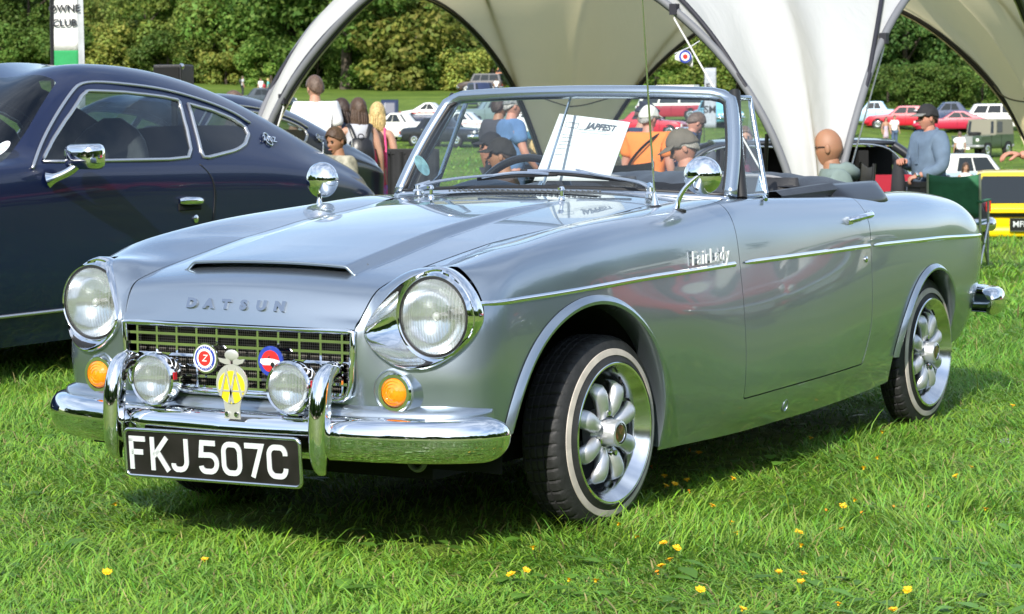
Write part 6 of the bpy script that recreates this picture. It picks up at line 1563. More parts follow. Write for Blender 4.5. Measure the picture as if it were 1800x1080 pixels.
q.grid([[tuple(p + cam_r0 * a + Vector((0, 0, .62 + b * 1.0)) + cam_h * (.25 * b)) for b in np.linspace(0, 1, 5)] for a in np.linspace(-.52, .48, 5)]); o = q.build('raised_bonnet', carpaint('navy', (.02, .03, .07)), thing('bonnet_lid', 'dark blue raised bonnet lid standing up behind the white classic saloon', 'bonnet lid'), smooth=180); o.modifiers.new('solid', 'SOLIDIFY').thickness = .05
make_car('striped_sports_car', 'white sports car with a red side stripe behind the dark blue sports car', 765, 217, -12, dict(SALOON, L=4.0, W=1.55, paint=WHITEP, prof=[(1, .58), (.8, .74), (.2, .80), (-.6, .80), (-1, .68)], belt=.80, zr=1.2, base=(.35, -1.3), rooflen=(-.05, -.55), axles=(1.2, -1.2), stripe=[(.3, .62, 3.0, .06, carpaint('red', (.5, .02, .03)))]))
make_car('white_coupe', 'white coupe with a thin red side stripe, seen through the left of the windscreen', 826, 241, -22, dict(SALOON, L=4.35, W=1.7, paint=WHITEP, prof=[(1, .62), (.9, .78), (.25, .86), (-.5, .90), (-.85, .82), (-1, .66)], belt=.88, zr=1.28, base=(.45, -1.3), rooflen=(-.05, -.6), axles=(1.35, -1.1), r=.32, nl=2, ylamp=.66, rl=.07, stripe=[(.0, .68, 3.9, .035, carpaint('red', (.5, .02, .03)))]))
make_car('grey_green_saloon', 'grey green old saloon behind the white coupe with the red stripe', 868, 222, -165, dict(SALOON, L=4.6, W=1.75, paint=carpaint('greygreen', (.16, .22, .22)), belt=1.0, zr=1.55, prof=[(1, .75), (.8, .92), (.3, 1.0), (-.5, 1.0), (-1, .8)], base=(.8, -1.5), rooflen=(.4, -1.0)))
make_car('dark_blue_pickup', 'dark blue pickup at the top left of the windscreen', 846, 190, -60, dict(SALOON, L=4.3, W=1.75, paint=carpaint('deepblue', (.02, .03, .08)), belt=1.05, zr=1.75, prof=[(1, .85), (.8, 1.0), (.3, 1.05), (-1, 1.05)], base=(.6, -.9), rooflen=(.3, -.7), r=.36))
make_car('white_saloon', 'white saloon right of the man in the blue shirt, seen through the windscreen', 948, 240, -25, dict(SALOON, paint=WHITEP, L=4.3, zr=1.42))
make_car('chrome_nosed_car', 'dark car with a big chrome front behind the far quarter light', 783, 258, -35, dict(SALOON, L=4.4, W=1.7, paint=carpaint('black', (.015, .017, .022)), grille=(.7, .36), grm=CHROME2, zlamp=.66, bars=4, rb=.07))
make_car('brown_estate', 'dark brown estate with its glass tailgate raised at the edge of the wood', 846, 163, 168, dict(SALOON, L=4.4, W=1.75, paint=carpaint('brown', (.05, .03, .025)), roof=mat('grey_roof', (.12, .12, .13), rough=.5), belt=1.05, zr=1.75, prof=[(1, .85), (.75, 1.0), (.4, 1.05), (-1, 1.05)], base=(.95, -2.1), rooflen=(.6, -1.9), gaps=[.02, .3, .62, .98], r=.34))
p = foot(873, 226); q = MB(); e = p + Vector((0, 0, 1.9)); a = cam_r0 * .0 + cam_r0
q.prism([e, e + a * 1.55 + Vector((0, 0, .12)), e + a * 1.85 + Vector((0, 0, .62)), e + a * .3 + Vector((0, 0, .55))], cam_h * .05); q.build('tailgate_glass', DGLASS, None, smooth=0)
tg = bpy.data.objects['tailgate_glass']; r_ = thing('estate_tailgate', 'raised glass tailgate with an orange edge on the brown estate', 'tailgate'); tg.parent = r_
q = MB(); q.tube([e, e + a * 1.55 + Vector((0, 0, .12)), e + a * 1.85 + Vector((0, 0, .62)), e + a * .3 + Vector((0, 0, .55))], .05, 6, closed=True); q.build('tailgate_frame', mat('orange_trim', (.75, .32, .18), rough=.6), r_)
make_car('dark_green_saloon', 'dark saloon with pale interior behind the left tent pole', 466, 192, 8, dict(SALOON, L=4.3, paint=carpaint('slate', (.03, .045, .06)), zr=1.4))
# --- through the right half of the windscreen
van = make_car('camper_van', 'red and white camper van with its roof raised, seen through the right of the windscreen', 1188, 213, 158, dict(L=4.4, W=1.72, prof=[(1, .72), (.97, .86), (.9, .90), (-.9, .90), (-1, .82)], paint=carpaint('campred', (.32, .02, .035)), roof=CREAM, belt=.92, zr=1.74, base=(2.12, -2.08), rooflen=(1.72, -1.9), axles=(1.25, -1.15), gaps=[.02, .30, .62, .98], inset=.02, tumble=.10, r=.33, zlamp=.78, grille=(.01, .01), bars=0, bumper=WHITEP, handles=[.6], doors=[.9, 0, -.9], taper=(.9, .92), rnd=.06), cat='van')
q = MB(); q.box((-.1, 0, 1.95), (2.3, 1.1, .16)); q.build('raised_roof', CREAM, van, smooth=0, bevel=.04)
q = MB(); q.box((-.35, -.868, .80), (.75, .02, 1.0)); q.build('open_side_door', mat('dark_orange_inside', (.06, .02, .012), rough=.8), van, smooth=0)
make_car('red_hot_hatch', 'small red car half hidden behind the man in the orange shirt', 1142, 243, -20, dict(SALOON, L=3.8, paint=carpaint('brightred', (.5, .012, .03)), zr=1.33, sqlamp=True, grille=(.7, .12)))
make_car('pale_blue_pickup', 'bright pale blue flat fronted car beside the grey feather flag', 1262, 222, -75, dict(SALOON, L=4.3, W=1.72, paint=carpaint('skyblue', (.16, .45, .62)), zr=1.45, belt=.98, nl=2, rl=.07, grille=(.8, .14), ylamp=.68))
# --- right hand field
make_car('pale_blue_saloon', 'pale blue two door saloon parked below the dark trees', 1530, 221, 168, dict(SALOON, L=4.1, paint=carpaint('paleblue', (.34, .52, .66)), belt=.95, zr=1.40, nl=2, rl=.07, ylamp=.66, base=(.5, -1.1), rooflen=(.1, -.75), grille=(.8, .12)))
make_car('red_hatchback', 'bright red hatchback parked beside the couple on the grass', 1583, 228, 166, dict(SALOON, L=4.1, W=1.66, paint=carpaint('brightred', (.5, .012, .03)), belt=.92, zr=1.36, prof=[(1, .62), (.9, .78), (.3, .88), (-.7, .92), (-1, .80)], base=(.65, -1.8), rooflen=(.1, -1.2), sqlamp=True, grille=(.5, .10), bars=1, bumper=carpaint('brightred', (.5, .012, .03)), gaps=[.03, .42, .78], ww=False, rb=.09))
make_car('red_sports_coupe', 'low red sports coupe behind the man in the black cap', 1672, 234, 170, dict(SALOON, L=4.3, W=1.72, paint=carpaint('deepred', (.42, .012, .045)), belt=.86, zr=1.24, prof=[(1, .52), (.8, .74), (.3, .82), (-.6, .88), (-1, .78)], base=(.55, -1.9), rooflen=(-.1, -.8), bumper=carpaint('deepred', (.42, .012, .045)), gaps=[.03, .5, .8], rb=.08, grille=(.4, .06), bars=1))
make_car('dark_blue_hatch', 'dark blue car roof showing above the red sports coupe', 1662, 222, 175, dict(SALOON, L=4.0, paint=carpaint('inkblue', (.03, .05, .11)), zr=1.42))
make_car('white_estate', 'white estate partly hidden by the tent leg', 1728, 230, 172, dict(SALOON, L=4.4, W=1.7, paint=WHITEP, belt=1.0, zr=1.55, base=(.9, -2.1), rooflen=(.5, -1.9), gaps=[.02, .33, .65, .98]))
lr = make_car('green_off_roader', 'dark green old off roader with a canvas top and round front lamps', 1728, 277, -128, dict(L=3.7, W=1.68, prof=[(1, 1.05), (.2, 1.10), (.12, 1.15), (-1, 1.15)], paint=carpaint('bronzegreen', (.055, .085, .055)), roof=mat('canvas_top', (.22, .21, .16), rough=.9), belt=1.18, zr=1.88, base=(.30, -1.8), rooflen=(.18, -1.75), axles=(1.15, -1.1), gaps=[.03, .36], inset=.02, tumble=.06, r=.38, zbot=.45, taper=(.97, .97), rnd=.03, zlamp=.88, rl=.09, ylamp=.62, grille=(.72, .42), grm=mat('galvanised', (.35, .36, .36), rough=.5, metal=.5), bars=0, bumper=mat('galvanised', (.3, .3, .3)), zbump=.58))
for s in (1, -1):
    q = MB(); q.box((1.35, s * .66, 1.04), (.9, .36, .12)); q.build('front_wing', MATS['paint_bronzegreen'], lr, smooth=0, bevel=.02)
q = MB(); q.lathe([(.30, 0), (.33, .05), (.33, .14), (.2, .16)], (.95, 0, 1.12), (0, 0, 1), 20); q.build('spare_wheel', RUBBER, lr)
make_car('white_roofed_car', 'pale car with a white roof and open door beyond the green folding chair', 1712, 318, 12, dict(SALOON, L=3.6, W=1.5, paint=carpaint('iceblue', (.35, .45, .52)), roof=WHITEP, belt=.9, zr=1.33, base=(.55, -1.2), rooflen=(.2, -.95)), D=62)
# --- yellow car at the right edge, seen from behind
yc = make_car('yellow_sports_car', 'low bright yellow sports car seen from behind at the right edge with a black plate', 1790, 432, 79, dict(L=4.0, W=1.70, prof=[(1, .46), (.8, .60), (.25, .68), (-.3, .66), (-.85, .62), (-1, .60)], paint=carpaint('yellow', (.86, .62, .005)), belt=.66, zr=1.10, base=(.9, -1.80), rooflen=(.25, -1.05), axles=(1.2, -1.2), r=.29, taper=(.8, .97), handles=[], doors=[], bumper=carpaint('yellow', (.86, .62, .005)), zbump=.26, rb=.06, zbot=.17, wtail=.01, htail=.01, ztail=.45, crown=.01, zlamp=.42, grille=(.5, .05), bars=0, tumble=.22), D=38)
for ob in list(yc.children):
    if ob.name.startswith('number_plate') or ob.name.startswith('tail_lamp'): bpy.data.objects.remove(ob)
xb = -2.0
q = MB(); q.box((xb - .03, 0, .575), (.22, 1.56, .07)); q.build('boot_spoiler', MATS['paint_yellow'], yc, smooth=0, bevel=.01)
q = MB(); q.box((xb - .005, 0, .50), (.03, 1.40, .05)); q.build('tail_panel', mat('smoked_black', (.012, .010, .010), rough=.2, coat=.6), yc, smooth=0)
pl = bpy.data.objects.new('number_plate', None); COL.objects.link(pl); pl.parent = yc; pl.location = (xb - .15, .0, .365)
q = MB(); q.box((0, 0, 0), (.015, .30, .19)); q.build('plate_panel', BLACKGLOSS, pl, smooth=0)
q = MB(); q.tube([(-.008, y, z) for y, z in rrect(.152, .096, .008, 2)], .006, 6, closed=True); q.build('plate_frame', CHROME2, pl)
tv, tf = text_data('MFP', .125, .002, bold=.001); q = MB().add(tv, tf); q.xf(frame((-.012, 0, .004), (0, -1, 0), (0, 0, 1))); q.build('plate_letters', PLATEGREY, pl, smooth=0)
q = MB(); q.lathe([(.06, 0), (.06, .05), (.03, .08)], (.7, .86, .72), (-1, 0, 0), 16); q.build('chrome_mirror', CHROME, yc)
# --- black car with its red trimmed door open, behind the roadster's tail
bc = make_car('black_coupe', 'black coupe with a bright red inner door card behind the tail of the roadster', 1340, 462, 180, dict(SALOON, L=4.6, W=1.75, paint=carpaint('black', (.015, .017, .022)), cabin=False, belt=.90, zr=1.30, prof=[(1, .66), (.9, .80), (.25, .88), (-.6, .90), (-1, .76)], axles=(1.4, -1.3), r=.32, doors=[], handles=[]), D=26)
bc.location.z = at(1340, 249, 26).z - 1.345
q = MB(); q.grid([[(x, y, 1.315 + .03 * (1 - (y / .62) ** 2) - .02 * abs((x + .4) / 1.0) ** 3) for y in np.linspace(-.62, .62, 9)] for x in np.linspace(-1.35, .55, 12)], flip=True); o = q.build('roof', MATS['paint_black'], bc, smooth=60); o.modifiers.new('solid', 'SOLIDIFY').thickness = .04
for s in (1, -1):
    q = MB(); q.tube(curve([(1.05, s * .74, .90), (.62, s * .66, 1.28), (.45, s * .64, 1.315)], 10), .030, 8); q.build('roof_pillar', MATS['paint_black'], bc, smooth=60)
    q = MB(); q.tube(curve([(-1.32, s * .63, 1.30), (-1.5, s * .68, 1.16), (-1.66, s * .72, .92)], 10), .05, 8); q.build('roof_pillar', MATS['paint_black'], bc, smooth=60)
    q = MB(); q.tube(curve([(1.0, s * .735, .92), (.60, s * .675, 1.265), (-.3, s * .665, 1.285), (-1.25, s * .665, 1.27), (-1.40, s * .70, 1.12), (-1.5, s * .74, .93)], 30), .010, 8); q.build('window_chrome', CHROME2, bc, smooth=60)
q = MB(); q.box((-.45, 0, .62), (2.1, 1.5, .3)); q.box((-.45, .0, .98), (1.9, .05, .60)); q.build('cabin_dark_fill', DARK, bc, smooth=0)  # upright black panel down the middle is added to darken the cabin
for s in (1, -1):
    q = MB(); q.box((-.35, s * .36, .92), (.16, .50, .56)); q.build('seat', VINYL, bc, smooth=0, bevel=.06)
q = MB(); q.box((-1.0, 0, 1.0), (.1, 1.3, .5)); q.build('rear_seat', DARK, bc, smooth=0)

for s in (1, -1):
    q = MB(); q.box((-1.26, s * .885, .86), (.56, .02, .28)); q.build('door_card', mat('red_leather', (.34, .012, .03), rough=.45), bc, smooth=0)
q = MB(); q.tube([(-1.25, .905, .92), (-1.42, .905, .92)], .012, 6); q.tube([(-1.25, -.905, .92), (-1.42, -.905, .92)], .012, 6); q.build('inner_handle', CHROME2, bc)
# ================================================================ people
SKIN = {k: mat('skin_' + k, c, rough=.55, subsurf=.08, noise=.06, nscale=12) for k, c in (('fair', (.42, .235, .16)), ('tan', (.31, .155, .09)), ('ruddy', (.46, .215, .15)))}
HAIR = {k: mat('hair_' + k, c, rough=.5, noise=.35, nscale=60, bump=.5, bscale=90) for k, c in (('brown', (.07, .04, .025)), ('darkbrown', (.035, .02, .014)), ('blonde', (.50, .36, .15)), ('grey', (.35, .33, .31)), ('short', (.11, .07, .05)))}
def cloth(name, c, **k): return mat('cloth_' + name, c, rough=.85, noise=k.pop('noise', .12), nscale=k.pop('nscale', 9), bump=.35, bscale=22, **k)
EYE = mat('eye_dark', (.02, .015, .012), rough=.2); LIP = mat('lips', (.42, .17, .14), rough=.5)
def skin_data(pts, edges, sub=2):
    """grow a smooth surface round a joint skeleton; pts: {name: (x, y, z, rx, ry)}; first edge starts at the root"""
    names = list(pts); ix = {n_: i for i, n_ in enumerate(names)}
    me = bpy.data.meshes.new('skeleton'); me.from_pydata([pts[n_][:3] for n_ in names], [(ix[a], ix[b]) for a, b in edges], [])
    o = bpy.data.objects.new('skeleton', me); COL.objects.link(o)
    o.modifiers.new('skin', 'SKIN').use_smooth_shade = True
    if not me.skin_vertices: me.skin_vertices.new() if hasattr(me.skin_vertices, 'new') else None
    if not me.skin_vertices:
        bm = bmesh.new(); bm.from_mesh(me); bm.verts.layers.skin.verify(); bm.to_mesh(me); bm.free()
    for i, n_ in enumerate(names):
        p = pts[n_]; sv = me.skin_vertices[0].data[i]; sv.radius = (p[3], p[4] if len(p) > 4 else p[3]); sv.use_root = (i == 0)
    s = o.modifiers.new('sub', 'SUBSURF'); s.levels = sub; s.render_levels = sub
    dg = bpy.context.evaluated_depsgraph_get(); dg.update(); ev = bpy.data.meshes.new_from_object(o.evaluated_get(dg))
    V = np.array([v.co[:] for v in ev.vertices]); F = [tuple(p.vertices) for p in ev.polygons]
    bpy.data.objects.remove(o); bpy.data.meshes.remove(me); bpy.data.meshes.remove(ev)
    return V, F
def head_mesh():
    """head with brow, nose, mouth, chin and ears; x is forward, origin at the skull centre"""
    q = MB(); n, k = 36, 28; rws, mi = [], []
    for i in range(k + 1):
        th = math.pi * i / k; row = []
        for j in range(n):
            ph = 2 * math.pi * j / n; x, y, z = math.sin(th) * math.cos(ph), math.sin(th) * math.sin(ph), math.cos(th)
            px_, py_, pz_ = .096 * x, .076 * y, .122 * z
            fr = max(0, x)
            if z < -.15:
                t = (-z - .15) / .85; py_ *= 1 - .38 * t; px_ = px_ * (1 - .12 * t) + (.016 * t if x > 0 else .020 * t)
            if x > .3: px_ -= .010 * (x - .3) * (1 - abs(z)) * 2
            g = lambda y0, z0, sy, sz: math.exp(-((py_ - y0) / sy) ** 2 - ((pz_ - z0) / sz) ** 2)
            if x > 0:
                px_ += .024 * g(0, -.028, .013, .016) + .016 * g(0, -.008, .009, .024) + .007 * g(0, .022, .05, .009) - .011 * g(.03, .004, .015, .012) - .011 * g(-.03, .004, .015, .012)
                px_ += .006 * g(0, -.062, .022, .007) - .006 * g(0, -.048, .03, .006) + .010 * g(0, -.100, .024, .016) - .005 * g(0, -.080, .03, .008) + .005 * (g(.042, -.022, .018, .02) + g(-.042, -.022, .018, .02))
            row.append((px_, py_, pz_))
        rws.append(row)
    q.grid(rws, 0, cv=True)
    for s in (1, -1):
        q.ball((.079, s * .030, .004), .0115, 8, 6, 1); q.ball((.083, s * .030, .020), .012, 8, 5, 3, sc=(.5, 1.3, .25))
        er = [(.000 + .004 * math.cos(a) - .012, s * (.076 + .012 * (1 + math.cos(a)) * .5), -.005 + .032 * math.sin(a)) for a in np.linspace(0, 6.283, 14, endpoint=False)]
        q.ball((-.006, s * .080, -.004), .030, 10, 8, 0, sc=(.62, .32, 1.05))
    q.ball((.092, 0, -.062), .018, 8, 5, 2, sc=(.35, 1.3, .35))
    return q
HEAD = head_mesh()
def hand_mesh(curl=.5):
    """right-hand style palm with four fingers and a thumb; local x along the fingers, z the back of the hand"""
    q = MB(); q.ball((.045, 0, 0), .045, 12, 8, 0, sc=(1.05, .88, .36))
    for i, (y, L_, r_) in enumerate(((.029, .070, .0088), (.010, .080, .0092), (-.010, .074, .0088), (-.028, .058, .0078))):
        pts = [(.055, y * .8, 0)]; a = -curl * .2; x, z = .080, -.002
        for seg in (0.42, .32, .26):
            a -= curl * .55; pts.append((x, y * 1.05, z)); x += L_ * seg * math.cos(a); z += L_ * seg * math.sin(a)
        pts.append((x, y * 1.05, z)); q.tube(curve(pts, 9), [r_ * 1.05] * 7 + [r_ * .95, r_ * .6], 8)
    q.tube(curve([(.02, .026, -.004), (.045, .048, -.010), (.068, .056, -.016 - .02 * curl), (.085, .052, -.022 - .03 * curl)], 8), [.014, .0135, .012, .0115, .011, .0105, .009, .006], 8)
    return q
def person(label, base, face, h=1.75, skin='fair', hair=None, hairstyle='short', shirt=None, sleeves='short', trousers=None, pose=None, cap=None, head=(0, 0), dress=None, seat=False, female=False, group=None, lean=0, legs=True, glasses=None, build=1.0, bald=False, rz=None, beard=None):
    """face: 0 looks right in the photograph, 90 away, 180 left, -90 at the camera"""
    s = h / 1.75; P = pose or {}; b = build * (.92 if female else 1)
    t = thing('person', label, 'person', tuple(base), YAW0 - math.pi / 2 + R(face), group)
    zp = .93 if not seat else .50
    dz = zp - .93
    J = {'pelvis': (0, 0, .95 + dz, .13 * b, .105 * b), 'waist': (.005, 0, 1.10 + dz, .125 * b, .095 * b), 'chest': (0, 0, 1.30 + dz, .150 * b, .105 * b), 'neckb': (-.012, 0, 1.445 + dz, .085, .070), 'neck': (.002, 0, 1.515 + dz, .056, .056), 'skull': (.012, 0, 1.558 + dz, .055, .06)}
    sh_w = .175 if not female else .155
    for sd, k in ((1, 'L'), (-1, 'R')):
        J['sh' + k] = (-.01, sd * sh_w, 1.405 + dz, .070 * b, .066 * b)
        e, w_ = P.get('e' + k, (-.03, sd * (sh_w + .065), 1.13)), P.get('w' + k, (.06, sd * (sh_w + .085), .89))
        J['el' + k] = (e[0], e[1], e[2] + dz, .042 * b, .042 * b); J['wr' + k] = (w_[0], w_[1], w_[2] + dz, .027, .030)
        J['hip' + k] = (0, sd * .09, .88 + dz, .092 * b, .098 * b)
        kn, an = P.get('k' + k, (.02, sd * .10, .50) if not seat else (.42, sd * .13, .50)), P.get('a' + k, (-.02, sd * .11, .085) if not seat else (.40, sd * .13, .085))
        J['kn' + k] = (*kn, .062 * b, .065 * b); J['an' + k] = (*an, .040, .042); J['toe' + k] = (an[0] + .15, an[1] + sd * .02, .035, .036, .045)
    if lean:
        c_, s_ = math.cos(R(lean)), math.sin(R(lean)); zc_ = .95 + dz
        for k in J:
            if k[:3] in ('wai', 'che', 'nec', 'sku', 'shL', 'shR') or (k[:2] in ('el', 'wr') and not P.get('fixarms')):
                x, y, z = J[k][:3]; z -= zc_; J[k] = (x * c_ + z * s_, y, -x * s_ + z * c_ + zc_, *J[k][3:])
    torso = [('pelvis', 'waist'), ('waist', 'chest'), ('chest', 'neckb'), ('neckb', 'neck'), ('neck', 'skull')]
    arms = [e for k in 'LR' for e in (('chest', 'sh' + k), ('sh' + k, 'el' + k), ('el' + k, 'wr' + k))]
    lg = [e for k in 'LR' for e in (('pelvis', 'hip' + k), ('hip' + k, 'kn' + k), ('kn' + k, 'an' + k), ('an' + k, 'toe' + k))]
    use = torso + arms + (lg if legs else [])
    nm = ['pelvis'] + [n_ for n_ in J if n_ != 'pelvis' and any(n_ in e for e in use)]
    slim = .84 if shirt else (.9 if dress else 1.0)
    V, F = skin_data({k: (*J[k][:3], J[k][3] * slim, J[k][4] * slim) if k in ('chest', 'waist', 'pelvis', 'shL', 'shR', 'neckb') else J[k] for k in nm}, use)
    q = MB(); q.add(V, F)
    # head turned on the neck
    yaw, pit = head; M = Matrix.Translation(Vector(J['skull'][:3]) + Vector((.012, 0, .055))) @ Matrix.Rotation(R(yaw), 4, 'Z') @ Matrix.Rotation(R(pit + lean * .5), 4, 'Y')
    hd = MB(); hd.v = list(HEAD.v); hd.f = list(HEAD.f); hd.m = list(HEAD.m); hd.xf(M @ Matrix.Scale(.97 if not female else .92, 4)); q._mm(hd)
    for k, sd in (('L', 1), ('R', -1)):
        w_ = Vector(J['wr' + k][:3]); e = Vector(J['el' + k][:3]); d = (w_ - e).normalized(); d = Vector(P.get('d' + k, d)).normalized()
        up = Vector(P.get('u' + k, (0, sd, 0))); up = (up - d * up.dot(d)).normalized(); yv = up.cross(d)
        Mh = Matrix((d, yv * (1 if k == 'R' else -1), up)).transposed().to_4x4(); Mh.translation = w_ - d * .012
        hm = hand_mesh(P.get('curl', .6)); hm.xf(Mh); q._mm(hm)
    SK = SKIN[skin]; body_ = q.build('body', [SK, EYE, LIP, HAIR.get(hair, HAIR['brown'])], t, smooth=180); 
    if s != 1:
        t.scale = (s, s, s)
    def garment(name, keys, edges, grow, m_, over={}, sub=2):
        pts = {}
        for k in keys:
            p = over.get(k, J[k]); pts[k] = (*p[:3], p[3] + grow, (p[4] if len(p) > 4 else p[3]) + grow)
        V, F = skin_data(pts, edges, sub); return MB().add(V, F).build(name, m_, t, smooth=180)
    def mid(a, b, f, r_=None): A, B = np.array(J[a]), np.array(J[b]); c = A * (1 - f) + B * f; return tuple(c) if r_ is None else (*c[:3], r_, r_)
    if shirt:
        keys = ['chest', 'waist', 'hem', 'neckb']; ov = {'hem': (J['pelvis'][0], 0, J['pelvis'][2] - .05, .155 * b, .122 * b), 'neckb': (J['neckb'][0], 0, J['neckb'][2] + .03, .066, .062), 'chest': (*J['chest'][:3], .162 * b, .112 * b), 'waist': (*J['waist'][:3], .145 * b, .112 * b)}
        J['hem'] = ov['hem']; ed = [('chest', 'waist'), ('waist', 'hem'), ('chest', 'neckb')]
        if sleeves != 'none':
            for k in 'LR':
                keys.append('sh' + k); ed.append(('chest', 'sh' + k)); f = .68 if sleeves == 'short' else 1.0
                if sleeves == 'long': J['sl' + k] = mid('el' + k, 'wr' + k, .88, .034); keys += ['el' + k, 'sl' + k]; ed += [('sh' + k, 'el' + k), ('el' + k, 'sl' + k)]
                else: J['sl' + k] = mid('sh' + k, 'el' + k, f, .056 * b); keys.append('sl' + k); ed.append(('sh' + k, 'sl' + k))
        ov.update({k: (*J[k][:3], J[k][3] + .010, J[k][4] + .010) for k in ('shL', 'shR') if k in keys}); garment('shirt', keys, ed, .022, shirt, ov)
    if dress:
        J['hem'] = (0.0, 0, J['pelvis'][2] - .42, .20, .17); garment('dress', ['chest', 'waist', 'pelvis', 'hem'], [('chest', 'waist'), ('waist', 'pelvis'), ('pelvis', 'hem')], .014, dress, {'chest': (0, 0, J['chest'][2] - .02, .14, .10)})
    if trousers and legs:
        m_, f = trousers; keys = ['pelvis', 'hipL', 'hipR', 'knL', 'knR']; ed = [('pelvis', 'hipL'), ('pelvis', 'hipR'), ('hipL', 'knL'), ('hipR', 'knR')]
        if f > .5:
            for k in 'LR': J['cf' + k] = mid('kn' + k, 'an' + k, .9, .058); keys.append('cf' + k); ed.append(('kn' + k, 'cf' + k))
        else: ed = ed[:2]; keys = keys[:3]; 
        if f <= .5:
            for k in 'LR': J['cf' + k] = mid('hip' + k, 'kn' + k, .8, .085); keys.append('cf' + k); ed.append(('hip' + k, 'cf' + k))
        garment('trousers', keys, ed, .012, m_)
        for k in 'LR':
            a, c = J['an' + k], J['toe' + k]; sh_ = MB(); sh_.ball(((a[0] + c[0]) / 2 + .01, (a[1] + c[1]) / 2, .042), .14, 12, 8, sc=(1, .38, .34)); sh_.build('shoe', mat('shoe_dark', (.04, .035, .03), rough=.5), t, smooth=180)
    # hair
    def hairshell(cut, grow=.010, m_=None, back=.0, name='hair'):
        hv = MB(); rws = []
        for i in range(15):
            row = []
            for j in range(32):
                ph = 2 * math.pi * j / 32; fx = math.cos(ph); lim = cut[0] * max(0, fx) ** .7 + cut[1] * max(0, -fx) + cut[2] * (1 - abs(fx)); th = (lim) * i / 14
                x, y, z = math.sin(th) * fx, math.sin(th) * math.sin(ph), math.cos(th); th *= 1 + (.07 * math.sin(ph * 5 + h * 9) + .05 * math.sin(ph * 11)) * (i / 14) * (name == 'hair'); wob = 1 + .035 * math.sin(ph * 7 + i * .8) + .02 * math.sin(ph * 17 + i * 1.7)
                row.append(((.096 + grow) * x * wob - back, (.076 + grow) * y * wob, (.122 + grow) * z))
            rws.append(row)
        hv.grid(rws, cv=True); hv.xf(M); o = hv.build(name, m_, t, smooth=180); so = o.modifiers.new('solid', 'SOLIDIFY'); so.thickness = .008; so.offset = -1; return o
    if hair:
        H_ = HAIR[hair]
        if hairstyle in ('short', 'bob', 'long'): hairshell({'short': (1.02, 2.05, 1.45), 'bob': (1.05, 2.25, 1.75), 'long': (1.05, 2.2, 1.7)}[hairstyle], .012 if hairstyle == 'short' else .011, H_)
        if hairstyle in ('bob', 'long'):
            L_ = .16 if hairstyle == 'bob' else .40; hv = MB()
            for i in range(34):
                rr = random.Random(i + int(h * 100)); a = math.pi * (.50 + 1.0 * i / 33) + rr.uniform(-.05, .05); gg = rr.uniform(.86, 1.12); x0, y0 = .080 * gg * math.cos(a), .074 * gg * math.sin(a); L2 = L_ * rr.uniform(.7, 1.1)
                hv.tube(curve([(x0 * .8, y0 * .9, .03), (x0 * 1.22, y0 * 1.18, -.06), (x0 * 1.25 - .01, y0 * (1.2 if hairstyle == 'bob' else .95), -.06 - L2 * .5), (x0 * 1.1 - .02, y0 * (1.1 if hairstyle == 'bob' else .6), -.06 - L2)], 8), [.009, .012, .012, .011, .010, .009, .006, .002], 6)
            hv.xf(M); hv.build('hair_lengths', H_, t, smooth=180)
    if cap:
        cm, kind = cap; hairshell((1.12, 1.62, 1.36), .020, cm, name='cap')
        br = MB(); rws = []
        for a in np.linspace(-1.15, 1.15, 13):
            rws.append([((.090 + .012) * math.cos(a) + e * .075 * math.cos(a * .7), .084 * math.sin(a) + e * .012 * math.sin(a), .050 - e * .022 - .010 * (1 - math.cos(a))) for e in np.linspace(0, 1, 5)])
        br.grid(rws); br.xf(M); o = br.build('cap_peak', cm if kind != 'greybrim' else cloth('capgrey', (.16, .16, .15)), t, smooth=180); o.modifiers.new('solid', 'SOLIDIFY').thickness = .006
        if kind == 'officer':
            cr = MB(); cr.lathe([(.098, .055), (.118, .095), (.120, .112), (.06, .125), (.001, .128)], (0, 0, 0), (0, 0, 1), 28); cr.xf(M); cr.build('cap_crown', cm, t, smooth=60)
    if glasses:
        gl_ = MB()
        for sd in (1, -1): gl_.ball((.090, sd * .031, .004), .022, 12, 8, sc=(.25, 1, .75)); gl_.tube([(.086, sd * .052, .008), (.03, sd * .078, .010), (-.015, sd * .082, .004)], .003, 6)
        gl_.tube([(.094, -.012, .008), (.094, .012, .008)], .003, 6); gl_.xf(M); gl_.build('glasses', BLACKGLOSS, t, smooth=60)
    t['joints'] = 0; del t['joints']
    PJ[t.name] = (J, M)
    return t
PJ = {}
def gp(u, D, dz=0.0): p = foot(u, D); return (p.x, p.y, p.z + dz)
def head_base(u, vtop, D, h):
    """place a standing person so that the top of the head is seen at pixel row vtop"""
    p = at(u, vtop, D); return (p.x, p.y, p.z - h)
C = cloth
JEANS, DARKTR = C('jeans', (.07, .11, .19)), C('darktrousers', (.025, .028, .035)); SHORTS = C('shorts', (.30, .27, .22))
# --- the group left of the windscreen
person('man in a plain white t-shirt seen from behind by the left tent pole', head_base(553, 131, 24.5, 1.80), 95, 1.80, 'fair', 'short', 'short', C('white', (.78, .78, .78), noise=.04), trousers=(JEANS, 1), head=(30, 4))
person('woman with dark hair and sunglasses in a navy top beside the white t-shirt man', head_base(603, 171, 24.8, 1.66), 150, 1.66, 'fair', 'darkbrown', 'bob', C('navytop', (.03, .045, .09)), trousers=(DARKTR, 1), glasses=True, female=True)
w1 = person('woman with long brown hair in a grey vest carrying a black backpack', head_base(630, 170, 24.2, 1.68), 100, 1.68, 'fair', 'brown', 'long', C('greyvest', (.42, .43, .47)), sleeves='none', trousers=(JEANS, 1), female=True, head=(25, 0))
w2 = person('blonde woman in a pink red dress with a patterned shoulder bag', head_base(662, 178, 24.8, 1.66), 75, 1.66, 'fair', 'blonde', 'bob', None, dress=C('pinkdress', (.62, .05, .10), noise=.3, nscale=30), trousers=None, female=True)
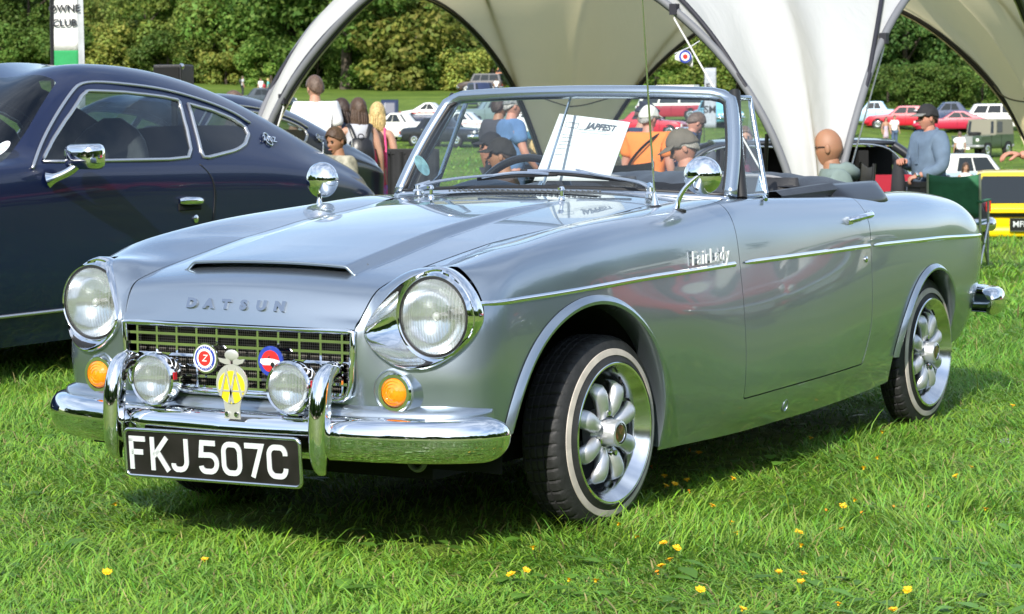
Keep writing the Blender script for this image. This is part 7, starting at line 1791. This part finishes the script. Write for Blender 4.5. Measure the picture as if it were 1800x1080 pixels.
def at_person(t, pts): 
    return [Vector(p) for p in pts]
def carried(name, label, cat, t, fn, parts):
    """a carried thing stays top level but stands where its carrier stands"""
    r_ = thing(name, label, cat, t.location, t.rotation_euler.z); r_.scale = t.scale
    for pn, q, m_ in parts: q.build(pn, m_, r_, smooth=60)
    return r_
q = MB(); rws = []
for z, w_, d_ in ((.93, .08, .04), (.95, .13, .075), (1.05, .15, .09), (1.18, .145, .085), (1.28, .12, .065), (1.32, .07, .03)): rws.append([(-.165 - d_ * math.cos(a) * .9, w_ * math.sin(a), z) for a in np.linspace(0, 6.283, 20, endpoint=False)])
q.grid(rws, cv=True); q.add(rws[-1], [tuple(range(20))]); q.add(rws[0], [tuple(range(20))])
st2 = MB(); [st2.tube(curve([(-.16, s * .06, 1.30), (-.06, s * .12, 1.46), (.05, s * .13, 1.40), (.10, s * .12, 1.22)], 12), .013, 6, flat=(1.8, .6)) for s in (1, -1)]; st2.tube([(-.19 + .02 * math.cos(a), .03 * math.sin(a), 1.33 + .03 * math.cos(a)) for a in np.linspace(0, 6.28, 12, endpoint=False)], .006, 6, closed=True)
fl_ = MB(); fl_.ball((-.235, 0, 1.05), .07, 12, 8, sc=(.35, 1.3, .8))
carried('backpack', 'small black backpack on the back of the brown haired woman', 'backpack', w1, None, [('bag', q, mat('black_nylon', (.014, .014, .016), rough=.35, bump=.3, bscale=25)), ('straps', st2, mat('black_nylon', (0, 0, 0))), ('front_pocket', fl_, mat('black_nylon', (0, 0, 0)))])
q = MB(); rws = []
for z, w_, d_ in ((.60, .10, .05), (.63, .15, .08), (.75, .15, .075), (.84, .09, .04)): rws.append([(-.10 + d_ * math.cos(a), -.20 + w_ * math.sin(a), z) for a in np.linspace(0, 6.283, 18, endpoint=False)])
q.grid(rws, cv=True); st2 = MB(); st2.tube(curve([(-.10, -.16, .82), (-.12, -.14, 1.2), (-.03, -.10, 1.46), (.06, -.14, 1.2), (.0, -.24, .82)], 16), .012, 6)
carried('shoulder_bag', 'pink and blue patterned shoulder bag hanging from the blonde woman', 'shoulder bag', w2, None, [('bag', q, mat('patterned_bag', (.65, .08, .25), rough=.8, col2=(.2, .25, .6), nscale=28)), ('strap', st2, C('pinkstrap', (.7, .08, .22)))])
person('child with short brown hair crouching between the two dark blue coupes', (lambda p: (p.x, p.y, p.z - .98))(at(594, 231, 16.8)), -150, 1.35, 'tan', 'brown', 'short', C('leafshirt', (.10, .10, .075), noise=.1, col2=(.42, .40, .32)), trousers=(SHORTS, .4), seat=True, head=(20, 12))
person('man with short brown hair showing above the roof of the near dark blue coupe', head_base(414, 158, 24, 1.74), 170, 1.74, 'tan', 'short', 'short', C('brownshirt', (.2, .12, .09)), trousers=(DARKTR, 1))
WK = 'walkers on the far meadow'
w = person('man in a grey shirt with a backpack walking on the far meadow at left', gp(429, 205), 20, 1.78, 'fair', 'short', 'short', C('palegrey', (.4, .42, .45)), trousers=(DARKTR, 1), group=WK)
q = MB(); q.ball((-.20, 0, 1.28), .20, 12, 8, sc=(.5, .8, 1.15)); carried('backpack', 'dark backpack of the man walking on the far meadow', 'backpack', w, None, [('bag', q, mat('black_nylon', (0, 0, 0)))])
person('woman in a white top in the small group on the far meadow', gp(461, 190), -90, 1.65, 'fair', 'brown', 'bob', C('white', (.78, .78, .78)), trousers=(JEANS, 1), female=True, group=WK)
person('child in a red top in the small group on the far meadow', gp(467, 186), 160, 1.35, 'tan', 'darkbrown', 'short', C('redtop', (.55, .05, .08)), trousers=(DARKTR, 1), group=WK)
person('blonde woman in a turquoise top in the small group on the far meadow', gp(474, 188), 180, 1.62, 'fair', 'blonde', 'bob', C('turquoise', (.12, .45, .42)), trousers=(JEANS, 1), female=True, group=WK)
person('woman in a white top leaning into the open tailgate of the brown estate', gp(874, 214), 90, 1.65, 'tan', 'brown', 'short', C('white', (.78, .78, .78)), trousers=(JEANS, 1), female=True, lean=15)
# --- seen through the windscreen
person('grey haired man in a blue short sleeved shirt and camouflage cap, hand held forward', head_base(899, 163, 24.5, 1.76), 20, 1.76, 'ruddy', 'grey', 'short', C('denimblue', (.10, .19, .36)), trousers=(JEANS, 1), cap=(C('camo', (.10, .11, .12), col2=(.28, .28, .27), nscale=40), 'cap'), pose=dict(eR=(.04, -.26, 1.14), wR=(.20, -.20, .97), eL=(.0, .25, 1.14), wL=(.2, .2, .98), curl=.9), head=(-5, 10))
person('dark haired man behind the blue shirted man in the camouflage cap', head_base(876, 166, 26, 1.75), 40, 1.75, 'tan', 'darkbrown', 'short', C('charcoal', (.05, .05, .06)), trousers=(DARKTR, 1))
person('seated man in a black cap low behind the steering wheel of the roadster', head_base(868, 240, 21.5, 1.28), 180, 1.75, 'ruddy', 'darkbrown', 'short', C('blackshirt', (.02, .02, .022)), cap=(C('blackcap', (.018, .018, .02)), 'cap'), seat=True, trousers=(DARKTR, 1))
person('second seated man in a black cap turned away below the blue shirted man', head_base(886, 262, 17.5, 1.20), 175, 1.70, 'tan', 'darkbrown', 'short', C('darkcheck', (.06, .04, .035)), cap=(C('blackcap', (.018, .018, .02)), 'cap'), seat=True, trousers=(DARKTR, 1))
person('person with long fair hair under a pale blue cap seated beside the show sheet', head_base(941, 224, 25, 1.26), 95, 1.68, 'fair', 'blonde', 'long', C('paleblue', (.25, .38, .48)), cap=(C('skycap', (.25, .62, .75)), 'cap'), seat=True, trousers=(JEANS, 1), female=True)
person('man in a navy pullover and dark peaked cap looking down behind the show sheet', head_base(1112, 178, 25.2, 1.78), -10, 1.78, 'fair', 'short', 'short', C('navypull', (.025, .04, .085)), sleeves='long', trousers=(DARKTR, 1), cap=(C('capnavy', (.025, .028, .045)), 'officer'), head=(0, 22), lean=10, pose=dict(eR=(.10, -.24, 1.13), wR=(.18, -.12, .95)))
om = person('man in an orange t-shirt and white cap seen from behind with a black shoulder bag', head_base(1139, 185, 24, 1.76), 70, 1.76, 'ruddy', 'grey', 'short', C('orange', (.80, .22, .045), noise=.05), trousers=(SHORTS, .4), cap=(C('whitecap', (.62, .60, .54)), 'cap'), head=(-25, 8), build=1.08)
q = MB(); q.box((.02, .24, .86), (.24, .10, .26)); st2 = MB(); st2.tube(curve([(.05, .24, .98), (-.15, .13, 1.2), (-.13, -.10, 1.43), (.0, -.14, 1.46), (.13, .0, 1.3), (.12, .2, 1.0)], 22), .010, 6, flat=(1.6, .6))
carried('shoulder_bag', 'black shoulder bag on a strap across the orange t-shirt', 'shoulder bag', om, None, [('bag', q, mat('black_nylon', (0, 0, 0))), ('strap', st2, mat('black_nylon', (0, 0, 0)))])
person('person in a striped grey shirt sitting behind the lower edge of the show sheet', head_base(1078, 246, 19, 1.22), 90, 1.65, 'fair', 'grey', 'short', C('greystripe', (.45, .46, .48), noise=.3, nscale=30), seat=True, trousers=(SHORTS, .4), lean=35)
person('man with short dark hair leaning forward beside the orange t-shirt', head_base(1172, 228, 26, 1.45), 20, 1.75, 'ruddy', 'short', 'short', C('navypull', (.025, .04, .085)), trousers=(DARKTR, 1), lean=32, head=(0, 20))
person('man slumped back in a dark camping chair with a brown cap over his face', head_base(1207, 256, 16.5, 1.20), 168, 1.75, 'ruddy', 'grey', 'short', C('darkgrey', (.06, .06, .065)), seat=True, trousers=(DARKTR, 1), cap=(C('browncap', (.12, .105, .09)), 'cap'), head=(10, 25), build=1.15)
person('man with sunglasses facing the camera in the middle of the windscreen view', head_base(1222, 223, 30, 1.68), -95, 1.74, 'ruddy', 'short', 'short', C('slate', (.09, .10, .13)), trousers=(DARKTR, 1), glasses=True)
person('man in a pink shirt stretching one arm out by the right windscreen edge', head_base(1300, 236, 20, 1.32), 178, 1.75, 'tan', 'short', 'short', C('pinkshirt', (.65, .06, .20)), seat=True, trousers=(SHORTS, .4), pose=dict(eR=(.28, -.2, 1.36), wR=(.50, -.12, 1.30), eL=(.25, .2, 1.34), wL=(.48, .14, 1.3)))
person('person in a red shirt holding a camera up, seen through the quarter light', head_base(1309, 227, 26, 1.68), -90, 1.72, 'fair', 'short', 'short', C('brick', (.40, .09, .07)), trousers=(DARKTR, 1), pose=dict(eR=(.2, -.2, 1.28), wR=(.26, -.05, 1.5), eL=(.2, .2, 1.28), wL=(.26, .05, 1.5)))
# --- right of the quarter light
bm_p = person('bald man in dark glasses and a grey green hoodie near the black coupe', head_base(1462, 250, 15.2, 1.24), 180, 1.78, 'tan', None, None, C('sagehood', (.16, .21, .20)), sleeves='long', seat=True, trousers=(JEANS, 1), head=(-14, 4), glasses=True, build=1.1)
q = MB(); q.tube(curve([(.03, .12, 1.06), (-.07, .12, 1.05), (-.13, 0, 1.02), (-.07, -.12, 1.05), (.03, -.12, 1.06)], 16), [.03] * 3 + [.05] * 10 + [.03] * 3, 8); q.build('hood', MATS['cloth_sagehood'], bm_p, smooth=180)
mc = person('man in a blue shirt and black cap standing by the green folding chair', head_base(1634, 183, 24, 1.80), 205, 1.80, 'ruddy', 'darkbrown', 'short', C('chambray', (.115, .165, .235)), sleeves='long', trousers=(C('greytr', (.10, .12, .15)), 1), cap=(C('blackcap', (.018, .018, .02)), 'greybrim'), head=(-12, 4), build=1.2,
    pose=dict(eL=(.03, .27, 1.13), wL=(.24, .15, 1.06), eR=(.02, -.28, 1.13), wR=(.23, -.12, 1.20), curl=1.1, uL=(0, .3, 1), uR=(0, -.3, 1)))
q = MB(); tv, tf = text_data('Tradition', .022, .001, shear=.3); 
for t_ in (mc,):
    J_, M_ = PJ[t_.name]; cq = MB(); n0 = Vector(J_['neckb'][:3]); cq.tube([n0 + Vector((.074 * math.cos(a) + .006, .076 * math.sin(a), .035 - .030 * math.cos(a))) for a in np.linspace(0, 6.283, 24, endpoint=False)], .016, 8, closed=True, flat=(.7, 1.3)); cq.build('collar', MATS['cloth_chambray'], t_, smooth=180)
    cq = MB(); c0 = Vector(J_['chest'][:3]); cq.box((c0.x + .150, 0, c0.z - .02), (.014, .035, .22)); cq.build('placket', MATS['cloth_chambray'], t_, smooth=0)
J_, M_ = PJ[mc.name]; q.add(tv, tf); q.xf(M_ @ frame((.117, 0, .085), (0, 1, 0), (-.35, 0, 1))); q.build('cap_lettering', WHITE, mc, smooth=0)
q = MB(); q.tube([(J_['wrL'][0] + .033 * math.cos(a) * .5, J_['wrL'][1] + .04 * math.sin(a), J_['wrL'][2] + .033 * math.cos(a)) for a in np.linspace(0, 6.28, 16, endpoint=False)], .009, 6, closed=True); q.ball((J_['wrL'][0] + .02, J_['wrL'][1] + .035, J_['wrL'][2] + .01), .020, 10, 6, sc=(1, .5, 1)); q.build('wristwatch', CHROME2, mc, smooth=180)
q = MB(); rws = []
for z, w_ in ((1.21, .03), (1.15, .055), (1.02, .075), (.90, .085), (.80, .06)): rws.append([(.28 + w_ * .8 * math.cos(a) * (1 + .15 * math.sin(3 * a + z * 20)), -.12 + w_ * math.sin(a), z) for a in np.linspace(0, 6.283, 18, endpoint=False)])
q.grid(rws, cv=True); q.add(rws[-1], [tuple(range(18))]); carried('jacket', 'bundled black jacket held in the hand of the man in the black cap', 'jacket', mc, None, [('folded_cloth', q, C('blackjacket', (.025, .026, .03)))])
q = MB(); q.box((.19, .13, .86), (.16, .22, .22)); q2 = MB(); q2.box((.20, .13, .98), (.18, .24, .05)); q3 = MB(); q3.tube(curve([(.12, .22, .97), (.02, .26, 1.03), (-.14, .12, 1.05), (-.14, -.15, 1.03), (.1, -.2, 1.0)], 14), .014, 6)
carried('camera_bag', 'black camera bag on the hip of the man in the black cap', 'camera bag', mc, None, [('bag', q, mat('black_nylon', (0, 0, 0))), ('flap', q2, mat('black_nylon', (0, 0, 0))), ('belt', q3, mat('black_nylon', (0, 0, 0)))])
person('man at the right edge of the frame gripping the tent leg with one raised hand', head_base(1945, 128, 15.5, 1.80), 180, 1.80, 'ruddy', 'short', 'short', C('maroon', (.2, .06, .05)), trousers=(SHORTS, .4), pose=dict(eR=(.16, -.22, 1.2), wR=(.52, -.12, 1.24), dR=(1, .1, .15), uR=(0, 0, 1), curl=.8))
PE = 'visitors standing on the grass at the right'
person('woman in a short patterned dress standing with the man in the raglan top', gp(1557, 126), -80, 1.66, 'fair', 'brown', 'bob', None, dress=C('flowerdress', (.62, .52, .55), col2=(.25, .2, .3), nscale=25), female=True, group=PE)
person('man in a white raglan top and jeans beside the woman in the patterned dress', gp(1572, 126), -70, 1.78, 'fair', 'short', 'short', C('white', (.78, .78, .78)), trousers=(JEANS, 1), group=PE)
person('man in a pale blue shirt and dark trousers in front of the pale blue saloon', gp(1501, 134), 175, 1.76, 'fair', 'short', 'short', C('paleshirt', (.34, .44, .54)), trousers=(DARKTR, 1), group=PE)
person('blonde woman in a white top at the far end of the pale blue saloon', gp(1471, 146), 90, 1.66, 'fair', 'blonde', 'bob', C('white', (.78, .78, .78)), trousers=(SHORTS, .4), female=True, group=PE)
person('man in a white shirt and blue cap by the bonnet of the pale blue saloon', gp(1491, 150), 150, 1.75, 'fair', 'brown', 'short', C('white', (.78, .78, .78)), cap=(C('royalcap', (.05, .15, .55)), 'cap'), trousers=(JEANS, 1), group=PE)
person('man with a black backpack beside the front tent leg', gp(1459, 140), 95, 1.76, 'fair', 'brown', 'short', C('bluegrey', (.14, .2, .28)), trousers=(JEANS, 1), group=PE)
person('sunburnt bare chested man sitting in a low chair on the grass', gp(1480, 132), -40, 1.72, 'ruddy', 'short', 'short', None, trousers=(DARKTR, .4), seat=True, group=PE)
person('woman in a white vest and jeans kneeling on the grass with a dark bag', gp(1464, 124, -.18), 80, 1.62, 'fair', 'blonde', 'bob', C('white', (.78, .78, .78)), sleeves='none', trousers=(JEANS, 1), female=True, seat=True, group=PE)
person('small child with ginger hair sitting on the grass above the black coupe', gp(1491, 116, -.28), -80, 1.0, 'ruddy', 'blonde', 'short', C('peach', (.6, .3, .2)), trousers=(SHORTS, .4), seat=True, group=PE)
person('man in a white t-shirt and black shorts walking past the green off roader', gp(1687, 108), 100, 1.76, 'fair', 'short', 'short', C('white', (.78, .78, .78)), trousers=(DARKTR, .4), group=PE)
person('woman in a white top sitting by the pale car with the white roof', gp(1697, 58, -.02), -85, 1.66, 'fair', 'brown', 'bob', C('white', (.78, .78, .78)), sleeves='none', trousers=(SHORTS, .4), seat=True, female=True, group=PE)
# ================================================================ chairs, flags, boxes
GREENC = cloth('greenchair', (.03, .14, .065)); TUBE = mat('chair_tube', (.55, .56, .57), rough=.3, metal=.9); DKTUBE = mat('dark_tube', (.03, .03, .032), rough=.4, metal=.5)
def folding_chair(name, label, base, face, fab, tube, w_=.56, ht=.88):
    t = thing(name, label, 'folding chair', tuple(base), YAW0 - math.pi / 2 + R(face), 'folding chairs around the tent')
    q = MB(); rws = [[(-.20 - .06 * (z - .5), y, z - .025 * (1 - (2 * y / w_) ** 2)) for z in np.linspace(.50, ht, 7)] for y in np.linspace(-w_ / 2, w_ / 2, 9)]; q.grid(rws); o = q.build('backrest', fab, t, smooth=180); o.modifiers.new('solid', 'SOLIDIFY').thickness = .008
    q = MB(); rws = [[(x, y, .44 - .04 * (1 - (2 * y / w_) ** 2) + .03 * x) for x in np.linspace(-.20, .26, 7)] for y in np.linspace(-w_ / 2, w_ / 2, 9)]; q.grid(rws); o = q.build('seat', fab, t, smooth=180); o.modifiers.new('solid', 'SOLIDIFY').thickness = .008
    for s in (1, -1):
        y = s * w_ / 2
        q = MB(); q.tube([(-.22, y, .02), (-.20, y, .5), (-.225, y, ht + .005)], .012, 8); q.build('back_post', tube, t)
        q = MB(); q.tube([(.26, y, .02), (.26, y, .62)], .012, 8); q.build('front_post', tube, t)
        q = MB(); q.tube([(-.22, y, .05), (.26, y, .43)], .010, 8); q.tube([(.26, y, .05), (-.20, y, .43)], .010, 8); q.build('side_brace', tube, t)
        q = MB(); q.box((.03, y, .635), (.52, .05, .02)); q.build('armrest', fab, t, smooth=0, bevel=.008)
        q = MB(); q.ball((.26, y, .02), .02, 8, 6); q.ball((-.22, y, .02), .02, 8, 6); q.build('rubber_foot', SEAL, t)
    return t
p = at(1684, 304, 21.5); gz = float(terrain(p.x, p.y)); folding_chair('folding_chair', 'green canvas folding chair with silver frame behind the tail of the silver roadster', (p.x, p.y, p.z - .885), 70, GREENC, TUBE, .46, .88)
DKC = cloth('charcoalchair', (.035, .037, .04))
for u, v, D, fc, lb in ((1218, 263, 16.3, 170, 'dark grey camping chair of the man with the brown cap'), (1300, 270, 19.8, 175, 'dark camping chair behind the right edge of the windscreen'), (1462, 330, 15.3, 180, 'dark chair under the bald man in the hoodie'), (941, 310, 25, 95, 'dark chair under the person in the pale blue cap'), (1078, 318, 19, 90, 'dark chair behind the lower edge of the show sheet')):
    p = at(u, v, D); folding_chair('folding_chair', lb, (p.x, p.y, p.z - (.95 if v < 270 else .80)), fc, DKC, DKTUBE, .60, .95)
# club banner: white and green feather flag
def feather(name, label, u, vtop, vbot, D, w_, mats, group='feather flags', text=()):
    p0, p1 = at(u, vbot, D), at(u, vtop, D); base = foot(u, D); t = thing(name, label, 'flag', tuple(base), YAW0 - math.pi / 2, group); H = p1.z - base.z; h0 = p0.z - base.z
    q = MB(); q.tube([(0, 0, 0), (0, 0, H * .7), (.02, 0, H)], .018, 8); q.build('flag_pole', DKTUBE, t)
    for nm, a, b, x0, x1, m_ in mats:
        q = MB(); q.grid([[(w_ * (x0 + (x1 - x0) * i / 8) , .010 * math.sin(2.4 * i / 8 + zz * 3), zz) for zz in np.linspace(h0 + (H - h0) * a, h0 + (H - h0) * b, 14)] for i in range(9)]); o = q.build(nm, m_, t, smooth=180); o.modifiers.new('solid', 'SOLIDIFY').thickness = .003
    for s, sz, x, zz, bold in text:
        tv, tf = text_data(s, sz, .001, bold=bold); q = MB().add(tv, tf); q.xf(frame((x, -.0145, h0 + (H - h0) * zz), (1, 0, 0), (0, 0, 1))); q.build('flag_lettering', mat('flag_ink', (.03, .03, .035), rough=.8), t, smooth=0)
    return t
WF, GF_, GREY = cloth('flagwhite', (.72, .72, .70), noise=.03), cloth('flaggreen', (.03, .30, .10), noise=.05), cloth('flagsilver', (.42, .44, .46), noise=.1)
sc = 22 / 4229.4
feather('club_banner', 'white and green club banner with black lettering rising behind the dark blue coupe', 97, -120, 200, 22, 56 * sc, [('green_band', .22, .345, 0, .82, GF_), ('white_panel', .345, 1.0, 0, .82, WF), ('silver_edge', .0, 1.0, .82, 1.0, GREY), ('lower_panel', 0, .22, 0, .82, WF)],
        text=(('CLUB', 17.5 * sc, 23 * sc, .494, .002), ('OWNE', 17.5 * sc, 23 * sc, .572, .002), ('DING', 17.5 * sc, 23 * sc, .648, .002)))
feather('feather_flag', 'tall pale grey feather flag beside the red and white camper van', 1238, 120, 225, 120, .75, [('flag_cloth', .0, 1.0, 0, .8, cloth('flaggrey', (.36, .38, .43)))], text=(('SM', .5, .30, .30, .01), ('F1', .45, .30, .68, .01)))
# pennant with a roundel hanging under the tent edge
p = at(1200, 95, 21); t = thing('pennant', 'white pennant with a red white and blue roundel hanging beside the tent', 'flag', tuple(p), YAW0 - math.pi / 2)
k = 21 / 4229.4
q = MB(); q.grid([[(x * k, .02 * math.sin(x * .15), -(y0 + (y1 - y0) * v) * k) for v in np.linspace(0, 1, 5)] for x, y0, y1 in ((-14, 3, 10), (-4, -4, 14), (6, -8, 18), (14, -3, 22), (18, 6, 24))]); o = q.build('cloth', WF, t, smooth=180); o.modifiers.new('solid', 'SOLIDIFY').thickness = .004
for nm, r_, yy, m_ in (('roundel_blue', 11, -.012, BLUE), ('roundel_white', 7.5, -.015, WH), ('roundel_red', 4.2, -.018, RED)):
    q = MB(); q.lathe([(r_ * k, -.002), (r_ * k, .002), (.0003, .002)], (4 * k, yy - .02, -5 * k), (0, -1, 0), 24); q.build(nm, m_, t, smooth=30)
q = MB(); q.tube([(-14 * k, 0, .0), (14 * k, 0, 12 * k), (30 * k, 0, 22 * k)], .006, 6); q.build('cord', TUBE, t)
# black speaker box on a stand behind the coupe
p = at(305, 114, 16); t = thing('speaker_box', 'black speaker box on a stand behind the roof of the dark blue coupe', 'speaker', (p.x, p.y, float(terrain(p.x, p.y))), YAW0 - math.pi / 2 + R(-12)); k = 16 / 4229.4; zt = p.z - float(terrain(p.x, p.y))
q = MB(); q.box((0, 0, zt - .09), (52 * k, .26, .18)); q.build('cabinet', mat('speaker_black', (.02, .02, .022), rough=.55, bump=.3, bscale=60), t, smooth=0, bevel=.012)
q = MB(); q.box((0, -.135, zt - .09), (46 * k, .01, .14)); q.build('front_grille', DARK, t, smooth=0)
q = MB(); q.tube([(0, 0, 0), (0, 0, zt - .18)], .022, 8); [q.tube([(0, 0, .5), (.4 * math.cos(a), .4 * math.sin(a), .01)], .014, 6) for a in (0, 2.1, 4.2)]; q.build('stand', DKTUBE, t)
q = MB(); q.ball((24 * k, -.10, zt - .015), .022, 8, 6); q.build('corner_cap', CHROME2, t)
# dark table with a black cloth behind the group
p = at(716, 262, 16.5); t = thing('display_table', 'small table under a black cloth left of the windscreen post', 'table', (p.x, p.y, float(terrain(p.x, p.y))), YAW0 - math.pi / 2 + R(6)); zt = p.z - t.location.z
q = MB(); q.box((.05, .2, zt - .02), (.34, .42, .03)); q.build('table_top', cloth('blackcloth', (.02, .02, .022)), t, smooth=0); q = MB(); q.grid([[(-.12 + .34 * i / 20, -.02 + .02 * math.sin(i * 1.3), zz) for zz in np.linspace(.02, zt - .02, 5)] for i in range(21)]); q.build('cloth_skirt', cloth('blackcloth', (.02, .02, .022)), t, smooth=180)
for i in range(4):
    q = MB(); q.tube([((-.1, .2)[i % 2], (.02, .38)[i // 2], 0), ((-.1, .2)[i % 2], (.02, .38)[i // 2], zt - .03)], .02, 6); q.build('leg', DKTUBE, t)
# crumpled scrap of paper on the grass at the right
p, D_ = ground_at(1768, 783); t = thing('paper_scrap', 'crumpled grey white scrap lying on the grass at the right', 'litter', (p.x, p.y, .03)); q = MB(); rr = random.Random(3); rws = [[((i - 3) * .012, (j - 2) * .010, rr.uniform(0, .022)) for j in range(5)] for i in range(7)]; q.grid(rws); q.build('crumpled_sheet', mat('scrap_paper', (.42, .43, .47), rough=.7), t, smooth=0)
# parked cars across the lane behind the photographer, seen only as reflections in the roadster's flank
GR2 = 'cars parked opposite, mirrored in the flank of the roadster'
def opposite(x, y, face, col, label):
    t = make_car('parked_car', label, 900, 900, face, dict(SALOON, L=4.2, W=1.66, paint=carpaint(*col), grille=(.9, .12), nl=1), group=GR2, D=12); t.location = (x, y, float(terrain(x, y)))
opposite(14.2, -9.4, 164, ('brightred', (.5, .012, .03)), 'bright red saloon mirrored in the door of the silver roadster')
opposite(19.2, -10.6, 166, ('deepred', (.42, .012, .045)), 'dark red saloon mirrored in the rear wing of the silver roadster')
opposite(9.4, -8.6, 162, ('black', (.015, .017, .022)), 'black saloon mirrored in the front wing of the silver roadster')
opposite(25.0, -11.6, 166, ('white', (.78, .78, .75)), 'white saloon mirrored beside the tail of the silver roadster')
